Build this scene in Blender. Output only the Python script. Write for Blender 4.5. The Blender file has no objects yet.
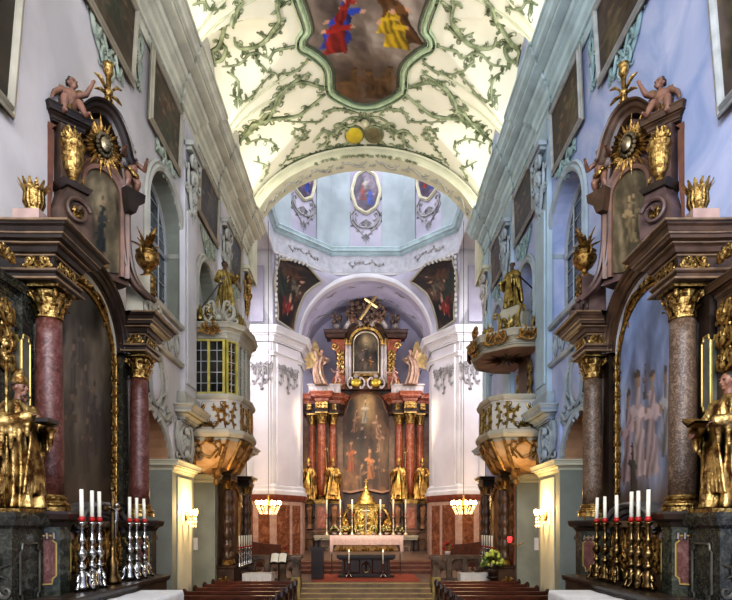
import bpy, bmesh, math, random
import numpy as np
from mathutils import Vector, Matrix, Euler
from mathutils.geometry import tessellate_polygon
pi = math.pi
sc = bpy.context.scene
COL = sc.collection
E = 2.6            # eye height
F = 600.0          # focal length in pixels of the photograph
CX, CY = 366.0, 527.0
W = 5.0            # half width of the nave
SGN = -1           # side being built: -1 left wall, +1 right wall (things are modelled for the left and mirrored)

def at(px, py, d):                       # pixel + depth -> point of the place
    return Vector(((px - CX) * d / F, d, E + (CY - py) * d / F))
def dep(px, x):                          # depth at which something x metres off the axis shows at px
    return abs(x) * F / abs(px - CX)
def hz(py, d):
    return E + (CY - py) * d / F

# ------------------------------------------------------------------ objects
def obj(name, bm, mat, parent=None, smooth=False, mirror=True, recalc=True):
    if mirror and SGN > 0:
        for v in bm.verts: v.co.x = -v.co.x
        bmesh.ops.reverse_faces(bm, faces=bm.faces[:])
    if recalc and len(bm.faces) < 60000: bmesh.ops.recalc_face_normals(bm, faces=bm.faces[:])
    if parent is not None:
        root = parent
        while root.parent: root = root.parent
        L = Vector(root.get('_loc', (0, 0, 0)))
        for v in bm.verts: v.co -= L
    me = bpy.data.meshes.new(name); bm.to_mesh(me); bm.free()
    if smooth: me.polygons.foreach_set('use_smooth', [True] * len(me.polygons))
    o = bpy.data.objects.new(name, me)
    if isinstance(mat, (list, tuple)):
        for m in mat: me.materials.append(m)
    elif mat: me.materials.append(mat)
    if parent is not None: o.parent = parent
    COL.objects.link(o)
    return o
def thing(name, label, cat, loc=(0, 0, 0), group=None, mirror=True):
    o = bpy.data.objects.new(name, None); COL.objects.link(o)
    o.empty_display_size = .1
    x, y, z = loc
    if mirror and SGN > 0: x = -x
    o.location = (x, y, z); o['_loc'] = (x, y, z)
    o['label'] = label; o['category'] = cat
    if group: o['group'] = group
    return o
def tag(o, label, cat, group=None):
    o['label'] = label; o['category'] = cat
    if group: o['group'] = group
    return o
def struct(name, bm, mat, parent=None, smooth=False, mirror=True):
    o = obj(name, bm, mat, parent, smooth, mirror)
    o['kind'] = 'structure'
    return o
def dup(root, loc, label=None, group=None, rotz=None):
    r = root.copy(); COL.objects.link(r); r.location = loc; r['_loc'] = tuple(loc)
    if rotz is not None: r.rotation_euler = (0, 0, rotz)
    if label: r['label'] = label
    if group: r['group'] = group
    for ch in list(root.children):
        c = ch.copy(); COL.objects.link(c); c.parent = r
        for g in ch.children:
            d = g.copy(); COL.objects.link(d); d.parent = c
    return r

# ------------------------------------------------------------------ materials
MATS = {}
def mat(name, col, rough=.6, metal=0, var=.15, scale=4, col2=None, bump=0, bscale=30, ao=0, aod=.15, emit=None, es=0, detail=5, lo=.35, hi=.65, dist=0, spec=.5):
    if name in MATS: return MATS[name]
    m = bpy.data.materials.new(name); m.use_nodes = True
    nt = m.node_tree; N = nt.nodes; L = nt.links
    b = N['Principled BSDF']
    b.inputs['Roughness'].default_value = rough; b.inputs['Metallic'].default_value = metal
    b.inputs['Specular IOR Level'].default_value = spec
    tc = N.new('ShaderNodeTexCoord')
    no = N.new('ShaderNodeTexNoise'); no.inputs['Scale'].default_value = scale; no.inputs['Detail'].default_value = detail
    no.inputs['Distortion'].default_value = dist
    L.new(tc.outputs['Object'], no.inputs['Vector'])
    r = N.new('ShaderNodeValToRGB')
    c1 = [c * (1 - var) for c in col]; c2 = col2 or [min(1, c * (1 + var)) for c in col]
    r.color_ramp.elements[0].color = (*c1, 1); r.color_ramp.elements[1].color = (*c2, 1)
    r.color_ramp.elements[0].position = lo; r.color_ramp.elements[1].position = hi
    L.new(no.outputs['Fac'], r.inputs['Fac'])
    out = r.outputs['Color']
    if ao:  # occlusion shade in creases is multiplied into the base colour
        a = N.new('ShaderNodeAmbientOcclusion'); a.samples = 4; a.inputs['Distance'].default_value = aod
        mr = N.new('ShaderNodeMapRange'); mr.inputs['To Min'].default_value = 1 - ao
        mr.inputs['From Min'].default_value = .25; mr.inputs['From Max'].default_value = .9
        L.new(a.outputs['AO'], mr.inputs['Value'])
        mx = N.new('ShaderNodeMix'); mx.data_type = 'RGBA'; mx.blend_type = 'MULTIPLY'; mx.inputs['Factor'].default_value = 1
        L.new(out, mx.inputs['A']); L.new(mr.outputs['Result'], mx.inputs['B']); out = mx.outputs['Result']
    L.new(out, b.inputs['Base Color'])
    if bump:
        n2 = N.new('ShaderNodeTexNoise'); n2.inputs['Scale'].default_value = bscale; n2.inputs['Detail'].default_value = 4
        L.new(tc.outputs['Object'], n2.inputs['Vector'])
        bp = N.new('ShaderNodeBump'); bp.inputs['Strength'].default_value = bump; bp.inputs['Distance'].default_value = .05
        L.new(n2.outputs['Fac'], bp.inputs['Height']); L.new(bp.outputs['Normal'], b.inputs['Normal'])
    if emit:
        b.inputs['Emission Color'].default_value = (*emit, 1); b.inputs['Emission Strength'].default_value = es
    MATS[name] = m
    return m
def marble(name, c1, c2, c3, scale=5, rough=.25, vein=.5):
    m = bpy.data.materials.new(name); m.use_nodes = True
    nt = m.node_tree; N = nt.nodes; L = nt.links; b = N['Principled BSDF']
    b.inputs['Roughness'].default_value = rough
    tc = N.new('ShaderNodeTexCoord')
    no = N.new('ShaderNodeTexNoise'); no.inputs['Scale'].default_value = scale; no.inputs['Detail'].default_value = 8
    no.inputs['Distortion'].default_value = 1.5; no.inputs['Roughness'].default_value = .65
    L.new(tc.outputs['Object'], no.inputs['Vector'])
    r = N.new('ShaderNodeValToRGB'); e = r.color_ramp.elements
    e[0].position = .32; e[0].color = (*c1, 1); e[1].position = .72; e[1].color = (*c3, 1)
    k = e.new(.52); k.color = (*c2, 1)
    L.new(no.outputs['Fac'], r.inputs['Fac'])
    n2 = N.new('ShaderNodeTexNoise'); n2.inputs['Scale'].default_value = scale * 5; n2.inputs['Detail'].default_value = 6
    L.new(tc.outputs['Object'], n2.inputs['Vector'])
    r2 = N.new('ShaderNodeValToRGB'); r2.color_ramp.elements[0].position = .53; r2.color_ramp.elements[1].position = .60
    r2.color_ramp.elements[0].color = (0, 0, 0, 1); r2.color_ramp.elements[1].color = (vein, vein, vein, 1)
    L.new(n2.outputs['Fac'], r2.inputs['Fac'])
    mx = N.new('ShaderNodeMix'); mx.data_type = 'RGBA'; L.new(r2.outputs['Color'], mx.inputs['Factor'])
    L.new(r.outputs['Color'], mx.inputs['A']); mx.inputs['B'].default_value = (*c3, 1)
    L.new(mx.outputs['Result'], b.inputs['Base Color'])
    return m
def glow(name, col, s):
    m = bpy.data.materials.new(name); m.use_nodes = True
    b = m.node_tree.nodes['Principled BSDF']; b.inputs['Base Color'].default_value = (*col, 1)
    b.inputs['Emission Color'].default_value = (*col, 1); b.inputs['Emission Strength'].default_value = s
    return m
def paintmat(name, rough=.45):
    m = bpy.data.materials.new(name); m.use_nodes = True
    nt = m.node_tree; N = nt.nodes; L = nt.links; b = N['Principled BSDF']
    b.inputs['Roughness'].default_value = rough
    a = N.new('ShaderNodeVertexColor'); a.layer_name = 'Col'
    L.new(a.outputs['Color'], b.inputs['Base Color'])
    return m

# ------------------------------------------------------------------ mesh helpers
def B(): return bmesh.new()
def box(bm, x0, x1, y0, y1, z0, z1):
    v = [bm.verts.new((x, y, z)) for x in (x0, x1) for y in (y0, y1) for z in (z0, z1)]
    for f in ((0, 1, 3, 2), (4, 6, 7, 5), (0, 4, 5, 1), (2, 3, 7, 6), (0, 2, 6, 4), (1, 5, 7, 3)):
        bm.faces.new([v[i] for i in f])
def rows(bm, R, closeu=False, closev=False, caps=False):
    vs = [[bm.verts.new(p) for p in r] for r in R]
    n = len(vs); m = len(vs[0])
    for i in range(n if closev else n - 1):
        for j in range(m if closeu else m - 1):
            a, b, c, d = vs[i][j], vs[i][(j + 1) % m], vs[(i + 1) % n][(j + 1) % m], vs[(i + 1) % n][j]
            try: bm.faces.new((a, b, c, d))
            except ValueError: pass
    if caps and m > 2:
        for r in (vs[0], vs[-1]):
            try: bm.faces.new(r)
            except ValueError: pass
    return vs
def prism(bm, poly, z0, z1):             # vertical prism over a plan polygon
    rows(bm, [[(x, y, z0) for x, y in poly], [(x, y, z1) for x, y in poly]], closeu=True, caps=True)
def prism_s(bm, poly, S, w0, w1):        # prism of a 2D outline standing on a surface
    rows(bm, [[S(u, v, w0) for u, v in poly], [S(u, v, w1) for u, v in poly]], closeu=True, caps=True)
def sweep(bm, prof, path, closed=False, side=1, ends=True):
    """prof: (out, z) pairs; path: plan (x, y) points; out is measured to the `side` of the path"""
    n = len(path); R = []
    P = [Vector((p[0], p[1])) for p in path]
    for i in range(n):
        dirs = []
        if closed or i > 0: dirs.append((P[i] - P[i - 1]).normalized())
        if closed or i < n - 1: dirs.append((P[(i + 1) % n] - P[i]).normalized())
        nn = [Vector((d.y, -d.x)) * side for d in dirs]
        if len(nn) == 2:
            mid = nn[0] + nn[1]
            k = mid.dot(nn[0])
            off = mid / k if abs(k) > .25 else mid / .25
        else: off = nn[0]
        R.append([(P[i].x + off.x * o, P[i].y + off.y * o, z) for o, z in prof])
    rows(bm, R, closev=closed)
    if ends and not closed:
        for r in (R[0], R[-1]):
            try: bm.faces.new([bm.verts.new(p) for p in r])
            except ValueError: pass
def lathe(bm, prof, c=(0, 0, 0), seg=14, a0=0, a1=2 * pi, sx=1, sy=1):
    full = abs(a1 - a0 - 2 * pi) < 1e-6
    R = []
    for r, z in prof:
        R.append([(c[0] + sx * r * math.cos(a0 + (a1 - a0) * k / seg), c[1] + sy * r * math.sin(a0 + (a1 - a0) * k / seg), c[2] + z) for k in range(seg if full else seg + 1)])
    rows(bm, R, closeu=full, caps=full)
def ball(bm, c, r, seg=10, rings=7, rot=None):
    if not hasattr(r, '__len__'): r = (r, r, r)
    R = []
    for i in range(rings + 1):
        t = pi * i / rings; q = max(math.sin(t), .02)
        row = []
        for k in range(seg):
            p = Vector((r[0] * q * math.cos(2 * pi * k / seg), r[1] * q * math.sin(2 * pi * k / seg), -r[2] * math.cos(t)))
            if rot: p = rot @ p
            row.append(Vector(c) + p)
        R.append(row)
    rows(bm, R, closeu=True, caps=True)
def tube(bm, pts, rad, seg=6, flat=1.0, up=None, caps=True):
    P = [Vector(p) for p in pts]; n = len(P)
    if n < 2: return
    if not hasattr(rad, '__len__'): rad = [rad] * n
    R = []; ref = Vector(up) if up is not None else None
    prev = None
    for i in range(n):
        t = P[min(i + 1, n - 1)] - P[max(i - 1, 0)]
        if t.length < 1e-9: t = Vector((0, 0, 1))
        t.normalize()
        if ref is not None: a = ref
        elif prev is not None: a = prev
        else: a = Vector((0, 0, 1)) if abs(t.z) < .9 else Vector((1, 0, 0))
        s = t.cross(a)
        if s.length < 1e-6: s = t.orthogonal()
        s.normalize(); q = s.cross(t).normalized(); prev = q
        R.append([P[i] + rad[i] * (math.cos(2 * pi * k / seg) * s + flat * math.sin(2 * pi * k / seg) * q) for k in range(seg)])
    rows(bm, R, closeu=True, caps=caps)
def cap(bm, p0, r0, p1, r1, seg=10):     # tapered limb segment with round ends
    p0 = Vector(p0); p1 = Vector(p1)
    tube(bm, [p0, p0.lerp(p1, .5), p1], [r0, (r0 + r1) / 2, r1], seg)
    ball(bm, p0, r0, seg, 6); ball(bm, p1, r1, seg, 6)
def cr(pts, n=6, closed=False):          # Catmull-Rom
    P = [Vector(p) for p in pts]; out = []; N = len(P)
    for i in range(N if closed else N - 1):
        if closed: a, b, c, d = P[i - 1], P[i], P[(i + 1) % N], P[(i + 2) % N]
        else: a, b, c, d = P[max(i - 1, 0)], P[i], P[i + 1], P[min(i + 2, N - 1)]
        for k in range(n):
            t = k / n
            out.append(.5 * ((2 * b) + (c - a) * t + (2 * a - 5 * b + 4 * c - d) * t * t + (3 * b - a - 3 * c + d) * t ** 3))
    if not closed: out.append(P[-1])
    return out
def plane(o, U, V, N):
    o, U, V, N = Vector(o), Vector(U), Vector(V), Vector(N)
    return lambda u, v, w=0: o + U * u + V * v + N * w
def wallS(s=0, z=0, o=0):                # left wall face (u to the depth, v up, w out of the wall)
    return lambda u, v, w=0: Vector((-W + o + w, s + u, z + v))

# ------------------------------------------------------------------ relief ornament
def rtube(bm, S, pts, rad, seg=5, lift=.5, flat=.8):
    P = [S(p[0], p[1], r * lift) for p, r in zip(pts, rad)]
    m = len(pts) // 2
    up = S(pts[m][0], pts[m][1], 1) - S(pts[m][0], pts[m][1], 0)
    tube(bm, P, rad, seg, flat, up)
def spiral(c, r, a0, turn, n=12, end=.25):
    return [(c[0] + r * (1 - (1 - end) * i / n) * math.cos(a0 + turn * i / n), c[1] + r * (1 - (1 - end) * i / n) * math.sin(a0 + turn * i / n)) for i in range(n + 1)]
def leaf(bm, S, p, ang, L, Wd, h=None, bend=0):
    h = Wd * .5 if h is None else h
    c, s = math.cos(ang), math.sin(ang); c2, s2 = math.cos(ang + bend), math.sin(ang + bend)
    q = (p[0] + c * L * .45, p[1] + s * L * .45)
    t = (q[0] + c2 * L * .55, q[1] + s2 * L * .55)
    vb = bm.verts.new(S(p[0], p[1], 0)); vt = bm.verts.new(S(t[0], t[1], h * .3))
    vl = bm.verts.new(S(q[0] - s * Wd / 2, q[1] + c * Wd / 2, 0)); vr = bm.verts.new(S(q[0] + s * Wd / 2, q[1] - c * Wd / 2, 0))
    vm = bm.verts.new(S(q[0], q[1], h))
    for f in ((vb, vl, vm), (vl, vt, vm), (vt, vr, vm), (vr, vb, vm)): bm.faces.new(f)
def tendril(bm, S, ctrl, r, rng, step=None, curl=1.0, leaves=True, n=7):
    """a stucco scroll along a 2D line with curls and leaf tips growing off it"""
    P = cr([Vector((p[0], p[1])) for p in ctrl], n)
    L = len(P)
    rad = [r * (.45 + .75 * math.sin(pi * min(1, max(0, (i + 1.5) / (L + 2)))) ** .7) for i in range(L)]
    rtube(bm, S, P, rad)
    step = step or r * 7
    acc = step * .5; sd = 1
    for i in range(1, L - 1):
        acc += (P[i] - P[i - 1]).length
        if acc >= step:
            acc = 0; sd = -sd
            t = (P[i + 1] - P[i - 1]).normalized(); nrm = Vector((-t.y, t.x)) * sd
            rr = r * rng.uniform(1.9, 3.4) * curl
            a = math.atan2(t.y, t.x)
            if rng.random() < .9:
                c = P[i] + nrm * rr
                pts = spiral(c, rr, math.atan2(-nrm.y, -nrm.x), sd * rng.uniform(3.4, 5.2), 9)
                rtube(bm, S, pts, [r * .62 * (1 - .6 * k / 9) for k in range(10)], 4)
            if leaves:
                for k in range(3):
                    leaf(bm, S, P[i], a + sd * (.2 + .45 * k + rng.uniform(-.15, .15)), r * rng.uniform(3.2, 5.6) * curl, r * 2.7, r * 1.2, sd * rng.uniform(.2, 1.3))
def cscroll(bm, S, p0, p1, bow, r, curl=.3):
    """C-scroll from p0 to p1 bulging sideways by bow with rolled ends"""
    p0 = Vector(p0); p1 = Vector(p1); t = p1 - p0; L = t.length
    nrm = Vector((-t.y, t.x)).normalized()
    m = (p0 + p1) / 2 + nrm * bow
    P = cr([p0, p0.lerp(m, .55) + nrm * bow * .35, m, p1.lerp(m, .55) + nrm * bow * .35, p1], 4)
    sg = 1 if bow > 0 else -1
    def tail(a, b):
        d = (b - a).normalized(); rr = L * curl * .5
        inn = Vector((-d.y, d.x)) * sg * (-1)
        c = b - Vector((0, 0)) + inn * rr
        return c, rr, math.atan2(-inn.y, -inn.x)
    c, rr, a = tail(P[-2], P[-1]); e1 = spiral(c, rr, a, -sg * 5, 10)
    c, rr, a = tail(P[1], P[0]); sg2 = -sg
    d = (P[0] - P[1]).normalized(); inn = Vector((d.y, -d.x)) * sg * (-1); c = P[0] + inn * rr
    e0 = spiral(c, rr, math.atan2(-inn.y, -inn.x), sg * 5, 10)
    Q = [Vector(q) for q in reversed(e0)] + P[1:-1] + [Vector(q) for q in e1]
    n = len(Q)
    rtube(bm, S, Q, [r * (.5 + .6 * math.sin(pi * (i + .5) / n)) for i in range(n)])
def fan(bm, S, p, ang, spread, n, L, Wd, h=None, rng=random):
    for k in range(n):
        a = ang + spread * (k / (n - 1) - .5) if n > 1 else ang
        leaf(bm, S, p, a, L * (1 - .35 * abs(2 * k / max(1, n - 1) - 1)), Wd, h, .5 * (k / max(1, n - 1) - .5))
def gilt(bm, S, w, h, seed=1, r=None, dense=1.0):
    """dense symmetrical rocaille relief in a w x h field centred on (0,0)"""
    rng = random.Random(seed); r = r or min(w, h) * .05
    nrow = max(1, int(round(h / w * 1.6 * dense)))
    for i in range(nrow):
        y0 = -h / 2 + h * i / nrow; dy = h / nrow
        b = w * rng.uniform(.1, .2)
        for s in (-1, 1):
            cscroll(bm, S, (s * w * .1, y0 + dy * .1), (s * w * .38, y0 + dy * .75), s * -b, r)
            cscroll(bm, S, (s * w * .45, y0 + dy * .2), (s * w * .12, y0 + dy * .95), s * b * .6, r * .8, .25)
            fan(bm, S, (s * w * .2, y0 + dy * .5), pi / 2 - s * rng.uniform(.3, 1.1), 1.6, 4, dy * .45, w * .1, r)
        fan(bm, S, (0, y0 + dy * .25), pi / 2, 1.5, 5, dy * .75, w * .13, r * 1.4)
        P = S(0, y0 + dy * .25, r)
        ball(bm, P, r * 1.5, 6, 4)
def spray(bm, S, w, h, seed, r):
    """loose asymmetrical spray of scrolls filling a w x h field"""
    rng = random.Random(seed)
    for k in range(max(3, int(w * h / (r * r * 260)))):
        a = rng.uniform(0, 2 * pi); p = Vector((rng.uniform(-.42, .42) * w, rng.uniform(-.42, .42) * h))
        L = rng.uniform(.25, .5) * max(w, h) * .6
        q = p + Vector((math.cos(a), math.sin(a))) * L
        q.x = max(-w / 2, min(w / 2, q.x)); q.y = max(-h / 2, min(h / 2, q.y))
        m = (p + q) / 2 + Vector((-math.sin(a), math.cos(a))) * L * rng.uniform(-.4, .4)
        tendril(bm, S, [p, m, q], r, rng, r * 6)

# ------------------------------------------------------------------ architecture pieces
def capital(bm, c, r, h, seg=16, leaves=8):
    lathe(bm, [(r, 0), (r * 1.12, h * .03), (r * 1.12, h * .08), (r * .95, h * .1), (r * .98, h * .5), (r * 1.2, h * .82), (r * 1.25, h * .86)], c, seg)
    for row in range(2):
        n = leaves
        for k in range(n):
            a = 2 * pi * (k + .5 * row) / n
            er = Vector((math.cos(a), math.sin(a), 0)); et = Vector((-math.sin(a), math.cos(a), 0)); C = Vector(c)
            hh = h * (.42 + .3 * row); z0 = h * .08 + h * .12 * row
            R = []
            for i, (q, o, wd) in enumerate(((0, .0, .28), (.45, .08, .34), (.8, .22, .3), (1, .5, .2), (.92, .62, .08))):
                p = C + er * (r * (1.0 + o)) + Vector((0, 0, z0 + (hh - z0) * q))
                R.append([p - et * r * wd, p + er * r * .07, p + et * r * wd])
            rows(bm, R)
    for k in range(4):
        a = pi / 4 + k * pi / 2
        er = Vector((math.cos(a), math.sin(a), 0)); et = Vector((-math.sin(a), math.cos(a), 0))
        cc = Vector(c) + er * r * 1.45 + Vector((0, 0, h * .74))
        pts = [Vector(c) + er * r * .95 + Vector((0, 0, h * .4))]
        for i in range(11):
            t = 2.2 - i * .62; q = r * .38 * (1 - .07 * i)
            pts.append(cc + er * math.cos(t) * q * -1 + Vector((0, 0, math.sin(t) * q)))
        tube(bm, pts, [r * .13] * len(pts), 5)
    q = r * 1.5
    box(bm, c[0] - q, c[0] + q, c[1] - q, c[1] + q, c[2] + h * .9, c[2] + h)
def base_prof(r, h):
    return [(r * 1.45, 0), (r * 1.45, h * .3), (r * 1.35, h * .32), (r * 1.42, h * .42), (r * 1.42, h * .5), (r * 1.2, h * .58), (r * 1.12, h * .68), (r * 1.2, h * .78), (r * 1.22, h * .86), (r * 1.05, h * .94), (r, h)]
def shaft_prof(r, h, taper=.86):
    return [(r * (1 - (1 - taper) * t ** 1.8), h * t) for t in (0, .15, .3, .45, .6, .75, .9, 1)]
def cornice_prof(o0, z0, d, h):          # ogee cornice: from (o0,z0) projecting d over height h
    k = [(0, 0), (.1, .02), (.1, .12), (.2, .15), (.22, .3), (.35, .38), (.5, .42), (.5, .5), (.78, .52), (.78, .68), (.82, .72), (.86, .82), (.95, .9), (1, .92), (1, 1), (0, 1)]
    return [(o0 + d * a, z0 + h * b) for a, b in k]
def architrave_prof(o0, z0, d, h):
    k = [(0, 0), (.5, 0), (.5, .3), (.75, .33), (.75, .65), (.85, .7), (1, .82), (1, 1), (0, 1)]
    return [(o0 + d * a, z0 + h * b) for a, b in k]
def arch_pts(c, hw, z0, rise, n=16, legs=None):      # from right foot over the crown to the left foot
    P = [(c + hw * math.cos(pi * i / n), z0 + rise * math.sin(pi * i / n)) for i in range(n + 1)]
    if legs is not None: P = [(c + hw, legs)] + P + [(c - hw, legs)]
    return P
def molding(bm, S, line, prof, closed=False):
    """prof: (lateral, height) pairs swept along a 2D line on a surface (frames, arch mouldings)"""
    P = [Vector((p[0], p[1])) for p in line]; n = len(P); R = []
    for i in range(n):
        dirs = []
        if closed or i > 0: dirs.append((P[i] - P[i - 1]).normalized())
        if closed or i < n - 1: dirs.append((P[(i + 1) % n] - P[i]).normalized())
        nn = [Vector((d.y, -d.x)) for d in dirs]
        if len(nn) == 2:
            m = nn[0] + nn[1]; k = max(.35, m.dot(nn[0])); off = m / k
        else: off = nn[0]
        R.append([S(P[i].x + off.x * a, P[i].y + off.y * a, b) for a, b in prof])
    rows(bm, R, closev=closed)
FR = lambda w, h: [(-w * .15, 0), (-w * .15, h * .5), (w * .1, h * .55), (w * .25, h), (w * .5, h), (w * .62, h * .6), (w * .85, h * .75), (w, h * .3), (w, 0)]

# ------------------------------------------------------------------ painted canvases
def fbm(x, y, rng, oct=5, f=1.5):
    v = np.zeros_like(x); a = 1.0
    for o in range(oct):
        for k in range(3):
            t = rng.uniform(0, 2 * pi); p = rng.uniform(0, 2 * pi)
            v += a * np.sin(f * (x * math.cos(t) + y * math.sin(t)) * 2.2 + p + 1.3 * v)
        f *= 1.9; a *= .55
    return v / 4.0
def paint(X, Y, seed, dark, mid, light, figs, sky=None, floor=None, glowc=None):
    """X,Y in -1..1 -> linear colours: clouds of tone with draped figures"""
    rng = random.Random(seed)
    n1 = fbm(X, Y, rng); n2 = fbm(X * 1.7, Y * 1.7, rng)
    n3 = fbm(X, Y, rng, 4, 5.0); n4 = fbm(X, Y, rng, 4, 5.0)
    t = np.clip(.45 + .5 * n1 + .18 * n3, 0, 1)[..., None]
    dark, mid, light = map(np.array, (dark, mid, light))
    C = np.where(t < .5, dark + (mid - dark) * t * 2, mid + (light - mid) * (t * 2 - 1))
    if glowc is not None:
        gx, gy, gr, gc = glowc
        g = np.exp(-((X - gx) ** 2 + ((Y - gy) * 1.2) ** 2) / gr ** 2)[..., None]
        C = C * (1 - .85 * g) + np.array(gc) * .85 * g
    if sky is not None:
        k = np.clip((Y - .1) * 1.5 + .4 * n2, 0, 1)[..., None] * .7; C = C * (1 - k) + np.array(sky) * k
    if floor is not None:
        k = np.clip((-.55 - Y) * 3 + .5 * n2, 0, 1)[..., None]; C = C * (1 - k) + np.array(floor) * k
    for (fx, fy, s, lean, robe, skin) in figs:
        robe = np.array(robe); skin = np.array(skin)
        dx = (X - fx) / s; dy = (Y - fy) / s
        dx = dx - lean * dy * .5 + .08 * n3; dy = dy + .08 * n4
        w = .34 - .22 * dy + .06 * n2 + .05 * np.sin(9 * dy + 3 * dx)
        m = (np.abs(dx) < w) & (dy > -1) & (dy < .75)
        sh = np.clip(.55 + .5 * np.sin(14 * dx + 5 * dy + 3 * n2) * .5 - .5 * dx, .15, 1.2)[..., None]
        C = np.where(m[..., None], robe * sh, C)
        for sd in (-1, 1):
            ax = dx - sd * (.3 + .15 * sd * lean); ay = dy - .25 - .25 * sd * lean
            m = (ax / .34) ** 2 + (ay / .13) ** 2 < 1
            C = np.where(m[..., None], robe * (.8 + .2 * sh), C)
            m = ((ax - sd * .3) / .1) ** 2 + ((ay) / .08) ** 2 < 1
            C = np.where(m[..., None], skin, C)
        m = (dx / .15) ** 2 + ((dy - .92) / .19) ** 2 < 1
        C = np.where(m[..., None], skin * np.clip(1 - 1.5 * dx, .4, 1.2)[..., None], C)
        m = (dx / .17) ** 2 + ((dy - 1.02) / .14) ** 2 < 1
        C = np.where((m & (dy > .98))[..., None], skin * .25, C)
    C = C * (1 + .25 * n2[..., None] + .15 * n3[..., None])
    return np.clip(C, 0.001, 1)
PM = None
def canvas(name, S, lo, hi, u0, u1, parent, pargs, nu=44, nv=64, w=.0):
    """painted sheet between the curves v=lo(u) and v=hi(u)"""
    global PM
    PM = PM or paintmat('painted_canvas')
    U = (u0 + u1) / 2 - (u1 - u0) / 2 * np.cos(np.linspace(0, pi, nu)); T = np.linspace(0, 1, nv)
    Y = np.zeros((nv, nu)); X = np.zeros((nv, nu))
    for j, u in enumerate(U):
        a, b = lo(u), hi(u)
        for i, t in enumerate(T): X[i, j] = u; Y[i, j] = a + (b - a) * t
    y0, y1 = Y.min(), Y.max()
    Cc = paint((X - (u0 + u1) / 2) / ((u1 - u0) / 2), (Y - (y0 + y1) / 2) / ((y1 - y0) / 2), **pargs)
    bm = B()
    rows(bm, [[S(X[i, j], Y[i, j], w) for j in range(nu)] for i in range(nv)])
    o = obj(name, bm, PM, parent, recalc=False)
    me = o.data
    ca = me.color_attributes.new('Col', 'FLOAT_COLOR', 'POINT')
    a = np.ones((nv * nu, 4), dtype=np.float32); a[:, :3] = Cc.reshape(-1, 3)
    ca.data.foreach_set('color', a.ravel())
    return o

# ------------------------------------------------------------------ figures
def weld(bm, voxel, smooth=4):
    """one continuous skin over overlapping limbs"""
    me = bpy.data.meshes.new('tmp'); bm.to_mesh(me); bm.free()
    o = bpy.data.objects.new('tmp', me); COL.objects.link(o)
    m = o.modifiers.new('r', 'REMESH'); m.mode = 'VOXEL'; m.voxel_size = voxel
    s = o.modifiers.new('s', 'SMOOTH'); s.factor = .5; s.iterations = smooth
    dg = bpy.context.evaluated_depsgraph_get()
    ev = o.evaluated_get(dg); m2 = bpy.data.meshes.new_from_object(ev)
    bpy.data.objects.remove(o); bpy.data.meshes.remove(me)
    b2 = B(); b2.from_mesh(m2); bpy.data.meshes.remove(m2)
    return b2
def xf(bm, loc, rz=0, s=1, tilt=0):
    M = Matrix.Translation(Vector(loc)) @ Matrix.Rotation(rz, 4, 'Z') @ Matrix.Rotation(tilt, 4, 'X') @ Matrix.Scale(s, 4)
    for v in bm.verts: v.co = M @ v.co
    return bm
def hand(bm, p, dirv, nrm, s=1.0, curl=.5):
    """palm, four bent fingers and a thumb at p pointing along dirv"""
    p = Vector(p); d = Vector(dirv).normalized(); n = Vector(nrm).normalized(); side = d.cross(n).normalized(); n = side.cross(d)
    c = p + d * .045 * s
    R = Matrix((side, d, n)).transposed()
    ball(bm, c, (.04 * s, .05 * s, .018 * s), 8, 6, R)
    for k, L in enumerate((.062, .075, .07, .055)):
        b0 = p + d * .085 * s + side * (k - 1.5) * .02 * s
        a = b0 + (d * math.cos(curl * .5) - n * math.sin(curl * .5)) * L * .5 * s
        e = a + (d * math.cos(curl * 1.6) - n * math.sin(curl * 1.6)) * L * .5 * s
        tube(bm, [b0 - d * .03 * s, b0, a, e], [.0095 * s, .0095 * s, .009 * s, .007 * s], 6)
    b0 = p + d * .03 * s + side * -.035 * s
    tube(bm, [b0 + side * .02 * s, b0, b0 + (d * .6 - side * .6 - n * .4) * .035 * s, b0 + (d * .9 - side * .4 - n * .7) * .06 * s], [.012 * s, .011 * s, .01 * s, .008 * s], 6)
def head(bm, c, s=1.0, yaw=0, pitch=0, beard=False):
    """head facing -y before yaw; s = head height"""
    Rm = Matrix.Rotation(yaw, 3, 'Z') @ Matrix.Rotation(pitch, 3, 'X')
    C = Vector(c)
    def q(x, y, z): return C + Rm @ Vector((x * s, y * s, z * s))
    ball(bm, q(0, .03, .08), (.36 * s, .42 * s, .42 * s), 14, 10, Rm)
    ball(bm, q(0, -.08, -.18), (.27 * s, .3 * s, .34 * s), 12, 8, Rm)
    ball(bm, q(0, -.26, -.4), (.13 * s, .13 * s, .1 * s), 8, 6, Rm)
    cap(bm, q(0, -.36, .06), .05 * s, q(0, -.47, -.12), .075 * s, 8)
    ball(bm, q(0, -.36, -.25), (.14 * s, .07 * s, .045 * s), 8, 6, Rm)
    for k in (-1, 1):
        ball(bm, q(k * .36, .04, -.05), (.06 * s, .09 * s, .13 * s), 8, 6, Rm)
        ball(bm, q(k * .2, -.27, -.14), (.13 * s, .1 * s, .12 * s), 8, 6, Rm)
        ball(bm, q(k * .15, -.36, .1), (.12 * s, .06 * s, .045 * s), 8, 6, Rm)
    if beard:
        ball(bm, q(0, -.27, -.5), (.24 * s, .2 * s, .26 * s), 10, 8, Rm)
        ball(bm, q(0, -.3, -.7), (.15 * s, .13 * s, .2 * s), 8, 6, Rm)
    return q, Rm
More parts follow.
